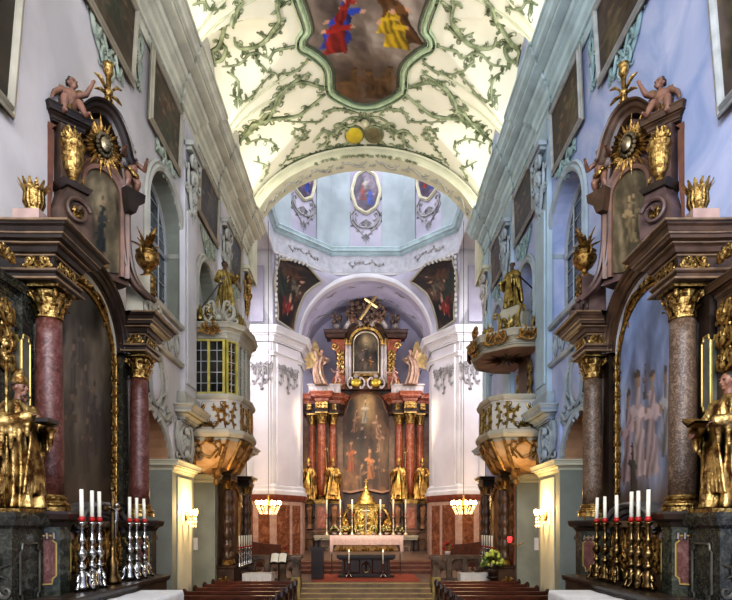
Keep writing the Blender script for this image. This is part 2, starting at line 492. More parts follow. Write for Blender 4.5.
# ================================================================== camera, world
cam = bpy.data.cameras.new('camera'); camo = bpy.data.objects.new('camera', cam); COL.objects.link(camo)
camo.location = (0, 0, E); camo.rotation_euler = (pi / 2, 0, 0)
cam.sensor_width = 36; cam.lens = 36 * F / 732; cam.shift_y = (CY - 300) / 732; cam.clip_start = .05
sc.camera = camo
wd = bpy.data.worlds.new('world'); sc.world = wd; wd.use_nodes = True
wd.node_tree.nodes['Background'].inputs[0].default_value = (.75, .82, 1, 1)
wd.node_tree.nodes['Background'].inputs[1].default_value = .5
sc.view_settings.view_transform = 'Standard'
try: sc.view_settings.look = 'Medium High Contrast'
except Exception: pass
sc.view_settings.exposure = 0
sc.cycles.max_bounces = 6; sc.cycles.diffuse_bounces = 3; sc.cycles.glossy_bounces = 3
sc.cycles.use_denoising = True
sc.cycles.sample_clamp_indirect = 4
def area(name, loc, target, size, power, col, sy=None):
    l = bpy.data.lights.new(name, 'AREA'); l.energy = power; l.color = col; l.size = size
    if sy: l.shape = 'RECTANGLE'; l.size_y = sy
    o = bpy.data.objects.new(name, l); COL.objects.link(o); o.location = loc
    o.rotation_euler = (Vector(target) - Vector(loc)).to_track_quat('-Z', 'Y').to_euler()
    return o
def point(name, loc, power, col, r=.08):
    l = bpy.data.lights.new(name, 'POINT'); l.energy = power; l.color = col; l.shadow_soft_size = r
    o = bpy.data.objects.new(name, l); COL.objects.link(o); o.location = loc
    return o
def spot(name, loc, target, power, col, ang=60, r=.3):
    l = bpy.data.lights.new(name, 'SPOT'); l.energy = power; l.color = col; l.spot_size = math.radians(ang); l.spot_blend = .6; l.shadow_soft_size = r
    o = bpy.data.objects.new(name, l); COL.objects.link(o); o.location = loc
    o.rotation_euler = (Vector(target) - Vector(loc)).to_track_quat('-Z', 'Y').to_euler()
    return o
def R_(z): return E + z                   # height above the eye -> height above the floor

# ================================================================== materials
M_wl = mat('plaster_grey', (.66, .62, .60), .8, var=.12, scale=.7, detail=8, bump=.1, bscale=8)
M_wr = mat('plaster_bluelit', (.36, .48, .80), .8, var=.1, scale=.9, detail=8, dist=1.2, lo=.3, hi=.7, bump=.1, bscale=8, col2=(.62, .66, .88))  # cool light on the right wall is tinted into its plaster colour
M_ceil = mat('plaster_cream', (.83, .79, .64), .85, var=.06, scale=.6)
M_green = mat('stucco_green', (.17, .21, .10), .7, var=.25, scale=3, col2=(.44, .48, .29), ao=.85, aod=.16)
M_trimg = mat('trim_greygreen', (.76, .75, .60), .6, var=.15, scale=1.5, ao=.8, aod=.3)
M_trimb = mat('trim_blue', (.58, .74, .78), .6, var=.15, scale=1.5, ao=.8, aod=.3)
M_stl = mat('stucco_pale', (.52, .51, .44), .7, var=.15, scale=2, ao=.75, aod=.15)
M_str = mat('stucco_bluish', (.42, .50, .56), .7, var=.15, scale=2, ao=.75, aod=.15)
M_lilac = mat('plaster_lilac', (.46, .43, .53), .8, var=.14, scale=.6, col2=(.56, .53, .62))
M_drumb = mat('plaster_drum_blue', (.42, .48, .50), .8, var=.15, scale=.8)
M_white = mat('plaster_white', (.74, .72, .74), .7, var=.08, scale=1, ao=.4, aod=.3)
M_cream2 = mat('trim_cream', (.72, .70, .52), .7, var=.1, scale=1, ao=.5, aod=.25)
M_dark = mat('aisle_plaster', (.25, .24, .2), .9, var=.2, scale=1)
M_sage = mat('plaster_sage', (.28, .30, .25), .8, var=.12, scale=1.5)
M_floor = mat('floor_stone', (.16, .10, .07), .35, var=.3, scale=1.2)
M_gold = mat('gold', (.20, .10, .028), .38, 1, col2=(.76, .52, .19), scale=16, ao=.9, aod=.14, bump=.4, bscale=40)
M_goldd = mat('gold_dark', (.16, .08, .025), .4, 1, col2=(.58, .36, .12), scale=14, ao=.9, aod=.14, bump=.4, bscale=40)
M_wood = mat('wood_dark', (.026, .016, .011), .32, var=.4, scale=3, ao=.4)
M_red = marble('marble_red', (.05, .013, .009), (.115, .034, .025), (.24, .14, .11), 6, .45, .28)
M_tan = marble('marble_tan', (.05, .028, .016), (.11, .068, .044), (.27, .19, .13), 8, .48, .55)
M_orange = marble('marble_orange', (.09, .028, .012), (.24, .08, .035), (.48, .24, .13), 2.2, .25, .3)
M_pink = marble('marble_pink', (.42, .25, .19), (.54, .36, .29), (.66, .5, .42), 2, .35, .15)
M_black = marble('marble_black', (.012, .012, .01), (.028, .028, .022), (.1, .1, .07), 6, .2, .3)
M_brownst = mat('altar_brown', (.075, .04, .022), .4, var=.4, scale=4, ao=.5)
M_glass = mat('leaded_glass', (.06, .08, .10), .12, var=.35, scale=3, col2=(.14, .18, .22))
M_lead = mat('window_bar', (.5, .52, .52), .5, var=.1)

# ================================================================== nave shell
YB = -3.0
def hole_pts(kind):
    if kind[0] == 'arch':                 # ('arch', centre, half width, sill, spring, rise)
        _, c, hw, z0, zs, ri = kind
        return arch_pts(c, hw, R_(zs), ri, 16, R_(z0) if z0 > -90 else 0.02)
WIN = [('arch', 15.0, 1.3, 5.35, 7.4, 1.3), ('arch', 18.8, 1.05, 6.0, 7.2, 1.0), ('arch', 22.7, .95, 6.0, 7.4, .95)]
ARC = [('arch', 13.7, 1.5, -99, 1.55, 1.15), ('arch', 18.25, 1.25, -99, 1.4, 1.1)]
def grid_side(x, holes):
    pass
def zc(x, y):
    zb = 4.0 * math.sqrt(max(0, 1 - (x / 5.3) ** 2))
    zl = 0
    for c in (-.9, 3.05, 7.0, 10.95, 14.9, 18.8, 22.75):
        q = abs(y - c) / 1.98
        if q < 1: zl = max(zl, 3.55 * (1 - q ** 2.4) ** .5)
    return R_(11.9) + max(zb, zl)
for SGN in (-1, 1):
    side = 'left' if SGN < 0 else 'right'
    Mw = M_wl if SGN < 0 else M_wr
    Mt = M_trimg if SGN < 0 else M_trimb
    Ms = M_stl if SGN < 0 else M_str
    bm = B()
    outer = [(YB, 0), (25, 0), (25, R_(15.6)), (YB, R_(15.6))]
    hl = [hole_pts(h) for h in WIN + ARC]
    loops = [[Vector((a, b, 0)) for a, b in outer]] + [[Vector((a, b, 0)) for a, b in h] for h in hl]
    flat = [p for l in loops for p in l]
    vs = [bm.verts.new((-W, p.x, p.y)) for p in flat]
    for t in tessellate_polygon(loops):
        try: bm.faces.new([vs[i] for i in t])
        except ValueError: pass
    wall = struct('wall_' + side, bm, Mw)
    # reveals of windows and arches
    bm = B(); bm2 = B()
    for h, k in zip(hl, WIN + ARC):
        dp = .45 if k in WIN else 1.3
        rows(bm if k in WIN else bm2, [[(-W, a, b) for a, b in h], [(-W - dp, a, b) for a, b in h]], closeu=(k in WIN))
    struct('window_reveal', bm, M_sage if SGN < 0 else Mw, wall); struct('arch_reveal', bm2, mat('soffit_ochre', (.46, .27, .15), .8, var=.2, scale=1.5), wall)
    # aisle behind the arches
    bm = B()
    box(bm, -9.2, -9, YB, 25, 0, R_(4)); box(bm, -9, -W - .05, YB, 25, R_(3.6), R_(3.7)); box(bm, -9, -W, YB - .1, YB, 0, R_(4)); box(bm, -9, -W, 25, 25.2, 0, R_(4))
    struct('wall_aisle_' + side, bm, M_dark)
    # windows
    for i, k in enumerate(WIN):
        _, c, hw, z0, zs, ri = k
        S = wallS(c, R_(z0), -.45)
        bm = B()
        hgt = zs - z0
        tessp = [Vector((a, b, 0)) for a, b in arch_pts(0, hw, hgt, ri, 16, 0)]
        vv = [bm.verts.new(S(p.x, p.y, 0)) for p in tessp]; bm.faces.new(vv)
        wn = struct('window_%d' % (i + 1 + (3 if SGN > 0 else 0)), bm, M_glass)
        bm = B()
        ln = arch_pts(0, hw - .04, hgt, ri - .04, 16, 0.03)
        molding(bm, S, ln, [(-.06, 0), (-.06, .06), (.06, .06), (.06, 0)])
        n = 4
        for q in range(1, n):
            u = -hw + 2 * hw * q / n
            top = hgt + ri * math.sqrt(max(0, 1 - (u / hw) ** 2))
            tube(bm, [S(u, 0, .03), S(u, top, .03)], .035 if q == 2 else .022, 4)
        for v in (.02, hgt * .92): tube(bm, [S(-hw, v, .04), S(hw, v, .04)], .05, 4)
        struct('window_frame', bm, M_lead, wn)
        bm = B()
        for j in range(1, 9):
            v = (hgt + ri) * j / 9
            wq = hw if v < hgt else hw * math.sqrt(max(0, 1 - ((v - hgt) / ri) ** 2))
            tube(bm, [S(-wq, v, .02), S(wq, v, .02)], .012, 4)
        struct('glazing_bar', bm, M_lead, wn)
        # moulded surround
        bm = B()
        S0 = wallS(c, R_(z0), 0)
        molding(bm, S0, arch_pts(0, hw, hgt, ri, 20, 0), [(0, -.02), (0, .07), (.08, .1), (.14, .06), (.2, .08), (.24, .03), (.24, -.02)])
        if i != 1 or True:
            box(bm, -W - .45, -W + .06, c + hw - .02, c + hw + .12, R_(zs) - .12, R_(zs))
        struct('window_surround', bm, Ms, wn)
    # cornice and frieze, breaking forward over the pilasters
    pil = [16.7, 20.75, 24.5]
    path = [(-W, YB)]
    for c in pil:
        path += [(-W, c - .6), (-W + .05, c - .6), (-W + .05, c + .6), (-W, c + .6)]
    path[-2:] = [(-W + .05, 25), ]
    bm = B(); sweep(bm, [(0, R_(11.32)), (.05, R_(11.35)), (.05, R_(11.5)), (.12, R_(11.55)), (.14, R_(11.72)), (.24, R_(11.76)), (.24, R_(11.81)), (.3, R_(11.83)), (.34, R_(11.9)), (.34, R_(11.95)), (.56, R_(11.97)), (.56, R_(12.08)), (.6, R_(12.09)), (.6, R_(12.13)), (.66, R_(12.15)), (.7, R_(12.22)), (.76, R_(12.25)), (.76, R_(12.3)), (.8, R_(12.31)), (.8, R_(12.38)), (0, R_(12.4))], path, side=1)
    struct('trim_cornice_' + side, bm, Mt)
    bm = B(); sweep(bm, [(0, R_(10.95)), (.05, R_(10.95)), (.07, R_(11.05)), (.1, R_(11.1)), (.02, R_(11.14)), (0, R_(11.14))], path, side=1)
    struct('trim_architrave_' + side, bm, Mt)
    # pilasters with their lower imposts and piers
    for c in pil:
        if c < 10: continue
        bm = B()
        box(bm, -W - .02, -W + .13, c - .55, min(25, c + .55), R_(3.6), R_(11.0))
        box(bm, -W - .02, -W + .17, c - .4, min(25, c + .4), R_(3.9), R_(8.6))
        struct('trim_pilaster_' + side, bm, M_white if SGN < 0 else mat('pilaster_blue', (.46, .60, .70), .7, var=.1, scale=1))
        pth = [(-W, c - .75), (-W + .12, c - .75), (-W + .12, min(25, c + .75)), (-W, min(25, c + .75))]
        bm = B(); sweep(bm, [(0, R_(2.75))] + cornice_prof(0, R_(2.8), .42, .42) + [(.12, R_(3.25)), (.12, R_(3.45)), (.08, R_(3.6)), (0, R_(3.62))], pth, side=1)
        struct('trim_impost_' + side, bm, M_stl if SGN < 0 else M_str)
    for a, b in ((15.2, 17.0), (19.5, 21.0)):
        bm = B(); box(bm, -W - 1.32, -W + .1, a - .03, b + .03, 0, R_(1.45))
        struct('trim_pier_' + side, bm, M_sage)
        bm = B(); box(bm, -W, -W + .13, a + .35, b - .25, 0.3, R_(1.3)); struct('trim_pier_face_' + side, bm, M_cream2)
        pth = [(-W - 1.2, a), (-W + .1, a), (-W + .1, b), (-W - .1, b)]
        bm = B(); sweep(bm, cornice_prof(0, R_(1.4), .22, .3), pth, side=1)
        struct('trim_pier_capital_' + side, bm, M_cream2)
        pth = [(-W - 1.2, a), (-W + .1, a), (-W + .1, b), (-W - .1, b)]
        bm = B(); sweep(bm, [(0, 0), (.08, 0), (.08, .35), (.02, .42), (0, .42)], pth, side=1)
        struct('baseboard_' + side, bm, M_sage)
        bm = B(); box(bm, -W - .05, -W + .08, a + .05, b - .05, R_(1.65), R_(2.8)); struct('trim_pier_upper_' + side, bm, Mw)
    # arch mouldings over the aisle arches
    for k in ARC:
        bm = B(); molding(bm, wallS(0, 0, 0), arch_pts(k[1], k[2], R_(k[4]), k[5], 18), [(0, -.02), (0, .06), (.1, .09), (.16, .04), (.2, -.02)])
        struct('trim_arch_' + side, bm, Ms)
    # balcony parapet band below the windows
    bm = B()
    for z in (5.25, 4.25):
        sweep(bm, [(0, R_(z)), (.1, R_(z + .02)), (.14, R_(z + .1)), (.1, R_(z + .13)), (0, R_(z + .15))], [(-W, 12.9), (-W, 16.1)], side=1)
    struct('trim_parapet_' + side, bm, Ms)
SGN = -1
# floor
bm = B(); box(bm, -9, 9, YB, 21.0, -.2, 0); struct('floor', bm, M_floor)
bm = B(); box(bm, -7.3, 7.3, 21.8, 43, -.2, .6); struct('floor_sanctuary', bm, M_floor)
bm = B(); box(bm, -9, 9, 21.0, 21.8, -.2, .0); struct('floor_landing', bm, M_floor)

# ceiling of the nave
bm = B()
nx, ny = 150, 420
vg = []
for j in range(ny + 1):
    y = YB + (25.02 - YB) * j / ny
    vg.append([(x, y, zc(x, y)) for x in [-5.02 + 10.04 * i / nx for i in range(nx + 1)]])
rows(bm, vg)
ceiling = struct('ceiling', bm, M_ceil, smooth=True)
ceiling['_loc'] = (0, 0, 0)
for o in bpy.data.objects:
    if '_loc' not in o: o['_loc'] = (0, 0, 0)

# arch wall between nave and crossing
bm = B()
def ell(hw, zs, ri, n=40, a0=0, a1=pi): return [(hw * math.cos(a0 + (a1 - a0) * i / n), R_(zs) + ri * math.sin(a0 + (a1 - a0) * i / n)) for i in range(n + 1)]
AH, AZ, AR = 4.72, 12.15, 3.28
o_ = [(-5.7, R_(10.4)), (-5.7, R_(17)), (5.7, R_(17)), (5.7, R_(10.4)), (AH, R_(10.4))] + ell(AH, AZ, AR) + [(-AH, R_(10.4))]
for y in (25.0, 26.0):
    el = ell(AH, AZ, AR)
    rows(bm, [[(a, y, b) for a, b in el], [(a * 1.001, y, R_(17)) for a, b in el]])
    for q in (-1, 1): rows(bm, [[(q * AH, y, R_(10.4)), (q * 5.7, y, R_(10.4))], [(q * AH, y, R_(17)), (q * 5.7, y, R_(17))]])
ln = [(AH, R_(10.4))] + ell(AH, AZ, AR) + [(-AH, R_(10.4))]
rows(bm, [[(a, 25, b) for a, b in ln], [(a, 26, b) for a, b in ln]])
struct('wall_arch', bm, M_cream2)
SA = plane((0, 25, 0), (1, 0, 0), (0, 0, 1), (0, -1, 0))
bm = B(); molding(bm, SA, ell(AH, AZ, AR), [(-.02, -.5), (-.02, .05), (.05, .1), (.16, .1), (.18, .05), (.28, .05), (.31, .1), (.36, .12), (.4, .08), (.42, 0)])
struct('trim_arch_ring', bm, M_cream2, smooth=False)

# crossing: transept recesses, drum, dome
for SGN in (-1, 1):
    side = 'left' if SGN < 0 else 'right'
    bm = B()
    rows(bm, [[(-7.2, 25.0, 0), (-7.2, 32.3, 0), (-5.0, 32.2, 0), (-3.75, 34.2, 0), (-3.75, 35.6, 0), (-4.45, 35.6, 0), (-4.45, 42.2, 0)],
              [(-7.2, 25.0, R_(14.9)), (-7.2, 32.3, R_(14.9)), (-5.0, 32.2, R_(10.9)), (-3.75, 34.2, R_(10.7)), (-3.75, 35.6, R_(10.7)), (-4.45, 35.6, R_(11)), (-4.45, 42.2, R_(11))]])
    rows(bm, [[(-7.2, 32.3, R_(10.5)), (-5, 32.2, R_(10.5))], [(-7.2, 32.3, R_(15)), (-5, 32.2, R_(15))]])
    rows(bm, [[(-7.2, 25, R_(14.9)), (-7.2, 32.3, R_(14.9))], [(-4.9, 25, R_(14.9)), (-4.9, 32.3, R_(14.9))]])
    rows(bm, [[(-7.2, 25.0, 0), (-5, 25., 0)], [(-7.2, 25.0, R_(15)), (-5, 25.0, R_(15))]])
    struct('wall_crossing_' + side, bm, M_white)
    # pendentive
    n = 30
    c1 = [(-5, 32.2, R_(10.9)), (-5, 31.98, R_(14.75)), (-2.07, 34.9, R_(14.75)), (0, 34.9, R_(14.75))]
    seg = [(Vector(c1[i]), Vector(c1[i + 1]), (Vector(c1[i + 1]) - Vector(c1[i])).length) for i in range(3)]
    tot = sum(s[2] for s in seg)
    def C1(t):
        d = t * tot
        for a, b, l in seg:
            if d <= l: return a.lerp(b, d / l)
            d -= l
        return seg[-1][1]
    def C2(t):
        a = t * pi / 2
        return Vector((-3.75 * math.cos(a), 34.2 + .65 * math.sin(a), R_(10.7) + 3.75 * math.sin(a)))
    PEND = lambda s, t, w=0: C1(t).lerp(C2(t), s) + Vector((.6, -.8, -.1)) * w
    bm = B(); rows(bm, [[PEND(s / 6, t / n) for s in range(7)] for t in range(n + 1)])
    struct('wall_pendentive_' + side, bm, M_lilac, smooth=False)
    # chancel arch soffit
    bm = B(); rows(bm, [[C2(t / n) for t in range(n + 1)], [Vector((C2(t / n).x, 35.7, C2(t / n).z)) for t in range(n + 1)]])
    struct('wall_chancel_arch_' + side, bm, M_lilac)
    bm = B()
    SP = lambda u, v, w: None
    pr = [(-.25, .0), (-.25, .1), (-.1, .16), (0, .16), (.02, .02), (.02, -.3)]
    R = []
    for t in range(n + 1):
        p = C2(t / n); a = t / n * pi / 2
        rad = Vector((-math.cos(a), 0, math.sin(a)))
        R.append([p + rad * (-q) + Vector((0, -1, 0)) * h for q, h in pr])
    rows(bm, R); struct('trim_chancel_arch_' + side, bm, M_white)
    # pier entablature, dado
    pth = [(-7.2, 32.28), (-5.0, 32.2), (-3.75, 34.2), (-3.75, 35.6)]
    pth2 = [(-7.0, 32.2), (-5.9, 32.16), (-5.9, 32.02), (-5.12, 32.0), (-5.12, 32.16), (-4.9, 32.2), (-4.75, 32.28), (-4.1, 33.3), (-3.78, 34.0), (-3.6, 34.2), (-3.6, 35.6)]
    bm = B(); sweep(bm, cornice_prof(.06, R_(9.95), .5, .75) , pth, side=1); struct('trim_pier_cornice_' + side, bm, M_white)
    bm = B(); sweep(bm, [(.02, R_(9.2)), (.1, R_(9.2)), (.14, R_(9.32)), (.2, R_(9.36)), (.2, R_(9.42)), (.02, R_(9.45))], pth, side=1); struct('trim_pier_necking_' + side, bm, M_white)
    bm = B(); sweep(bm, [(.02, R_(1.75)), (.25, R_(1.75)), (.25, R_(1.95)), (.16, R_(2.05)), (.16, R_(2.2)), (.08, R_(2.3)), (.02, R_(2.35))], pth, side=1); struct('trim_pier_base_' + side, bm, M_white)
    bm = B()
    for (a, b) in (((-6.0, 32.22), (-5.12, 32.21)), ((-4.86, 32.42), (-3.95, 33.88))):
        sweep(bm, [(0, R_(2.2)), (.12, R_(2.2)), (.12, R_(9.9)), (0, R_(9.9))], [a, b], side=1)
    struct('trim_pier_pilaster_' + side, bm, mat('pilaster_pink', (.72, .68, .72), .7, var=.1, scale=.5))
    bm = B(); sweep(bm, [(.02, .6), (.12, .6), (.12, R_(1.5)), (.02, R_(1.5))], pth, side=1); struct('trim_dado_' + side, bm, M_pink)
    bm = B(); sweep(bm, [(.1, R_(1.4)), (.22, R_(1.45)), (.28, R_(1.6)), (.3, R_(1.74)), (0, R_(1.76))], pth, side=1); struct('trim_dado_cornice_' + side, bm, mat('dado_red', (.22, .06, .035), .35, var=.3))
    bm = B()
    for (a, b) in (((-6.7, 32.26), (-6.05, 32.24)), ((-5.75, 32.23), (-5.15, 32.21)), ((-4.9, 32.36), (-4.35, 33.24)), ((-4.2, 33.48), (-3.85, 34.04))):
        sweep(bm, [(.1, .9), (.16, .9), (.16, R_(1.2)), (.1, R_(1.2))], [a, b], side=1)
    struct('trim_dado_panel_' + side, bm, M_orange)
    # tall wall panel strip above the pier and side window of the chancel
    bm = B(); box(bm, -6.2, -5.5, 32.1, 32.2, R_(11), R_(14)); struct('trim_upper_panel_' + side, bm, M_lilac)
    bm = B(); box(bm, -4.44, -4.40, 36.0, 37.3, R_(9.2), R_(12.2)); struct('window_%d' % (9 if SGN < 0 else 10), bm, glow('bright_window', (.8, .88, 1), 2.2))
SGN = -1
DC = 29.95; DR = 4.95
octv = [(DR / math.cos(pi / 8) * math.sin(pi / 8 + k * pi / 4), DC + DR / math.cos(pi / 8) * math.cos(pi / 8 + k * pi / 4)) for k in range(8)]
bm = B(); rows(bm, [[(x, y, R_(14.7 if y > 30 else 16.6)) for x, y in octv], [(x, y, R_(23.2)) for x, y in octv]], closeu=True)
octo = [octv[k] for k in (5, 6, 7, 0, 1, 2)]
struct('wall_drum', bm, M_lilac)
bm = B(); rows(bm, [[(x * q, DC + (y - DC) * q, R_(23.2 + h)) for x, y in octv] for q, h in ((1, 0), (.93, 1.6), (.75, 3), (.45, 4))], closeu=True)
struct('ceiling_dome', bm, M_ceil)
bm = B(); sweep(bm, cornice_prof(0, R_(15.75), .32, .42), octo, side=1); struct('trim_drum_cornice', bm, M_trimb)
bm = B(); sweep(bm, [(0, R_(14.62)), (.06, R_(14.62)), (.1, R_(14.75)), (0, R_(14.8))], octo, side=1); struct('trim_drum_base', bm, M_white)
bm = B()
for k in range(8):
    c = Vector(octv[k]); p = Vector(octv[k - 1]); n_ = Vector(octv[(k + 1) % 8])
    a = c + (p - c).normalized() * 1.12; b = c + (n_ - c).normalized() * 1.12
    sweep(bm, [(0, R_(16.15)), (.1, R_(16.15)), (.1, R_(23)), (0, R_(23))], [tuple(a), tuple(c), tuple(b)], side=1)
struct('trim_drum_pilaster', bm, M_drumb)
# lower drum band
bm = B(); sweep(bm, [(0, R_(14.8)), (.03, R_(14.8)), (.03, R_(15.75)), (0, R_(15.75))], octo, side=1); struct('trim_drum_band', bm, mat('drum_band', (.54, .54, .58), .8, var=.12))

# chancel vault and end wall
bm = B(); n = 32
rows(bm, [[(4.46 * math.cos(pi * i / n), y, R_(10.8) + 4.5 * math.sin(pi * i / n)) for i in range(n + 1)] for y in (35.6, 37.7, 39.8, 42.0)])
struct('ceiling_chancel', bm, M_lilac, smooth=True)
bm = B(); box(bm, -4.6, 4.6, 42, 42.2, 0, R_(15.6)); struct('wall_back', bm, mat('apse_grey', (.40, .38, .46), .8, var=.12, scale=.5))

# ================================================================== light
WARM = (1, .74, .42)
def uplight(x, y, z, tx, tz, size, sy, power, col):      # added strip along the nave, hidden by the cornice, to brighten the vault
    l = bpy.data.lights.new('cornice_fill', 'AREA'); l.energy = power; l.color = col; l.shape = 'RECTANGLE'; l.size = size; l.size_y = sy
    o = bpy.data.objects.new('cornice_fill', l); COL.objects.link(o)
    zax = -Vector((tx - x, 0, tz - z)).normalized(); yax = Vector((0, 1, 0)); xax = yax.cross(zax)
    M = Matrix((xax, yax, zax)).transposed().to_4x4(); M.translation = (x, y, z); o.matrix_world = M
for s in (-1, 1):
    for y in (8.5, 13, 17, 20.8, 23.6):
        uplight(s * 4.8, y, R_(12.44), s * 2.6, R_(16), .25, 2.6, 62, (1, .97, .86))
area('drum_light', (0, DC, R_(23)), (0, DC, 0), 5, 700, (.88, .90, 1))
area('west_fill_blue', (-2.6, -2.7, R_(6.5)), (5, 12, R_(4.5)), 4, 1400, (.74, .84, 1), 6)  # unseen fill added behind the camera, cools the right wall
area('west_fill_pale', (2.6, -2.7, R_(6.5)), (-5, 12, R_(4.5)), 4, 1050, (1, .95, .90), 6)  # unseen fill added behind the camera, brightens the left wall
for s in (-1, 1):
    area('chancel_window_light', (s * 4.2, 37.2, R_(10)), (0, 41.5, R_(9)), 1.5, 230, (.92, .87, 1), 4)
    spot('altar_fill_spot', (s * 3, 30, R_(9)), (s * 1.6, 40, R_(2)), 2600, (1, .76, .46), 44)  # warm spots added to brighten the high altar
    area('crossing_light', (s * 7, 28.5, R_(9)), (s * 4.5, 33, R_(6)), 2, 330, (.95, .94, 1), 5)
    area('aisle_fill', (s * 8.5, 15.5, R_(2.6)), (s * 5, 18.5, 0), 1.5, 60, (1, .9, .72), 4)  # unseen fill added to lift the dark aisles
spot('tabernacle_fill_spot', (0, 31, R_(8)), (0, 39, R_(-.6)), 1500, (1, .78, .5), 34)  # extra warm spot added for the lower part of the altar
area('sanctuary_light', (0, 27, R_(9)), (0, 33, 0), 2.5, 200, (1, .8, .55))
# ================================================================== stucco of the vault
M_frame = mat('frame_dark', (.05, .04, .03), .4, var=.3)
M_framel = mat('frame_grey', (.40, .36, .27), .5, var=.15, scale=2, ao=.5)
M_frameg = mat('frame_gilt', (.55, .38, .13), .4, 1, var=.3, scale=6, ao=.6)
M_stgrey = mat('stucco_grey', (.34, .32, .33), .7, var=.2, scale=2, col2=(.46, .44, .44), ao=.75, aod=.12)
M_stwhite = mat('stucco_white', (.62, .60, .58), .7, var=.15, scale=2, ao=.85, aod=.14)
def ceil_hit(px, py):
    d = 6.0; prev = d
    while d < 25:
        p = at(px, py, d)
        if p.z > zc(max(-5.2, min(5.2, p.x)), d):
            lo_, hi_ = prev, d
            for _ in range(20):
                m = (lo_ + hi_) / 2; p = at(px, py, m)
                if p.z > zc(max(-5.2, min(5.2, p.x)), m): hi_ = m
                else: lo_ = m
            return p.x, hi_
        prev = d; d += .1
    p = at(px, py, 24.95); return p.x, 24.95
def SC(u, v, w=0):
    u = max(-4.95, min(4.95, u)); v = min(v, 24.97)
    e = .08
    z = zc(u, v)
    gx = (zc(min(4.95, u + e), v) - zc(max(-4.95, u - e), v)) / (2 * e); gy = (zc(u, v + e) - zc(u, v - e)) / (2 * e)
    gx = max(-2.5, min(2.5, gx)); gy = max(-2.5, min(2.5, gy))
    n = Vector((gx, gy, -1)).normalized()
    return Vector((u, v, z)) + n * w
rng = random.Random(5)
def zpts(L, x0, y0, k): return [(x0 + a / k, y0 + b / k) for a, b in L]
TR = []
k1 = 4.055
for L in ([(170, 590), (240, 540), (300, 470), (350, 400), (400, 345), (470, 300)],
          [(200, 580), (270, 500), (330, 480), (420, 470), (500, 420), (560, 370)],
          [(300, 440), (350, 420), (380, 360), (450, 330), (530, 350), (580, 352)],
          [(235, 545), (255, 500), (310, 490), (340, 450), (300, 445)]): TR.append((zpts(L, 190, 0, k1), .075))
for L in ([(180, 150), (190, 185), (230, 195), (290, 175), (330, 130), (360, 80), (350, 20), (365, 0)],
          [(175, 110), (182, 60), (215, 4)], [(80, 270), (85, 210), (125, 165), (165, 95), (200, 20)],
          [(95, 250), (130, 240), (145, 195), (125, 175)]): TR.append((zpts(L, 190, 0, k1), .07))
for L in ([(130, 270), (200, 260), (240, 220), (280, 215), (270, 250), (300, 275), (350, 300), (360, 340)],
          [(280, 215), (320, 235), (345, 205), (400, 190), (470, 185)], [(360, 300), (420, 290), (470, 250), (480, 210)],
          [(150, 290), (190, 320), (200, 380), (190, 430)], [(160, 385), (200, 400), (250, 390), (290, 340), (330, 300)],
          [(430, 520), (470, 530), (465, 565), (425, 555), (430, 520)], [(380, 490), (450, 495), (530, 490), (555, 450), (620, 440), (650, 460)],
          [(10, 22), (60, 12), (90, 35), (140, 30)], [(270, 130), (330, 150), (380, 95)], [(365, 30), (400, 5), (440, 8)]): TR.append((zpts(L, 190, 0, k1), .045))
k2 = 2.361
for L in ([(230, 378), (290, 372), (340, 360)], [(130, 340), (170, 328), (205, 345), (190, 365)], [(150, 380), (185, 392), (172, 425)],
          [(240, 310), (270, 300), (250, 345), (215, 392)], [(310, 268), (360, 258), (402, 268)], [(215, 400), (250, 390), (300, 382)]): TR.append((zpts(L, 190, 0, k2), .04))
for L in ([(330, 360), (322, 330), (352, 302), (385, 292), (402, 276), (412, 290)], [(345, 330), (360, 305), (400, 300)], [(322, 345), (345, 372), (410, 388)], [(300, 350), (325, 330), (318, 305)]): TR.append((zpts(L, 190, 0, k2), .055))
for pts, r in TR:
    for m in (0, 1):
        q = [ceil_hit(2 * CX - 1.5 - a if m else a, b) for a, b in pts]
        bm = B(); tendril(bm, SC, q, r * .85, rng, r * 3.6, curl=.95)
        struct('stucco_scroll', bm, M_green, ceiling, mirror=False)
# the same compartments repeat nearer the viewer
for m in (-1, 1):
    for y0 in (8.6, 12.6):
        for L in ([(4.3, 0), (3.6, -.2), (2.9, .1), (2.3, .3)], [(4.2, .2), (3.4, .5), (2.7, .9), (2.3, 1.4)], [(3.9, 2.2), (3.4, 2.8), (2.9, 2.2), (2.5, 2.8)]):
            bm = B(); tendril(bm, SC, [(m * a, y0 + b) for a, b in L], .05, rng, .3)
            struct('stucco_scroll', bm, M_green, ceiling, mirror=False)
# the green shading that follows the groins and the lunette edges is modelled as thin ribs
for m in (-1, 1):
    for y in (12.9, 16.85, 20.78):
        for dy in (-.14, .14):
            bm = B()
            pts = [(m * x, y + dy * (1 + 2.2 * (4.9 - x) / 3)) for x in np.linspace(4.9, 2.5, 24)]
            rtube(bm, SC, pts, [.035] * 24, 6)
            struct('groin_shade_rib', bm, mat('groin_shade_rib', (.62, .62, .44), .8, var=.1), ceiling, mirror=False)

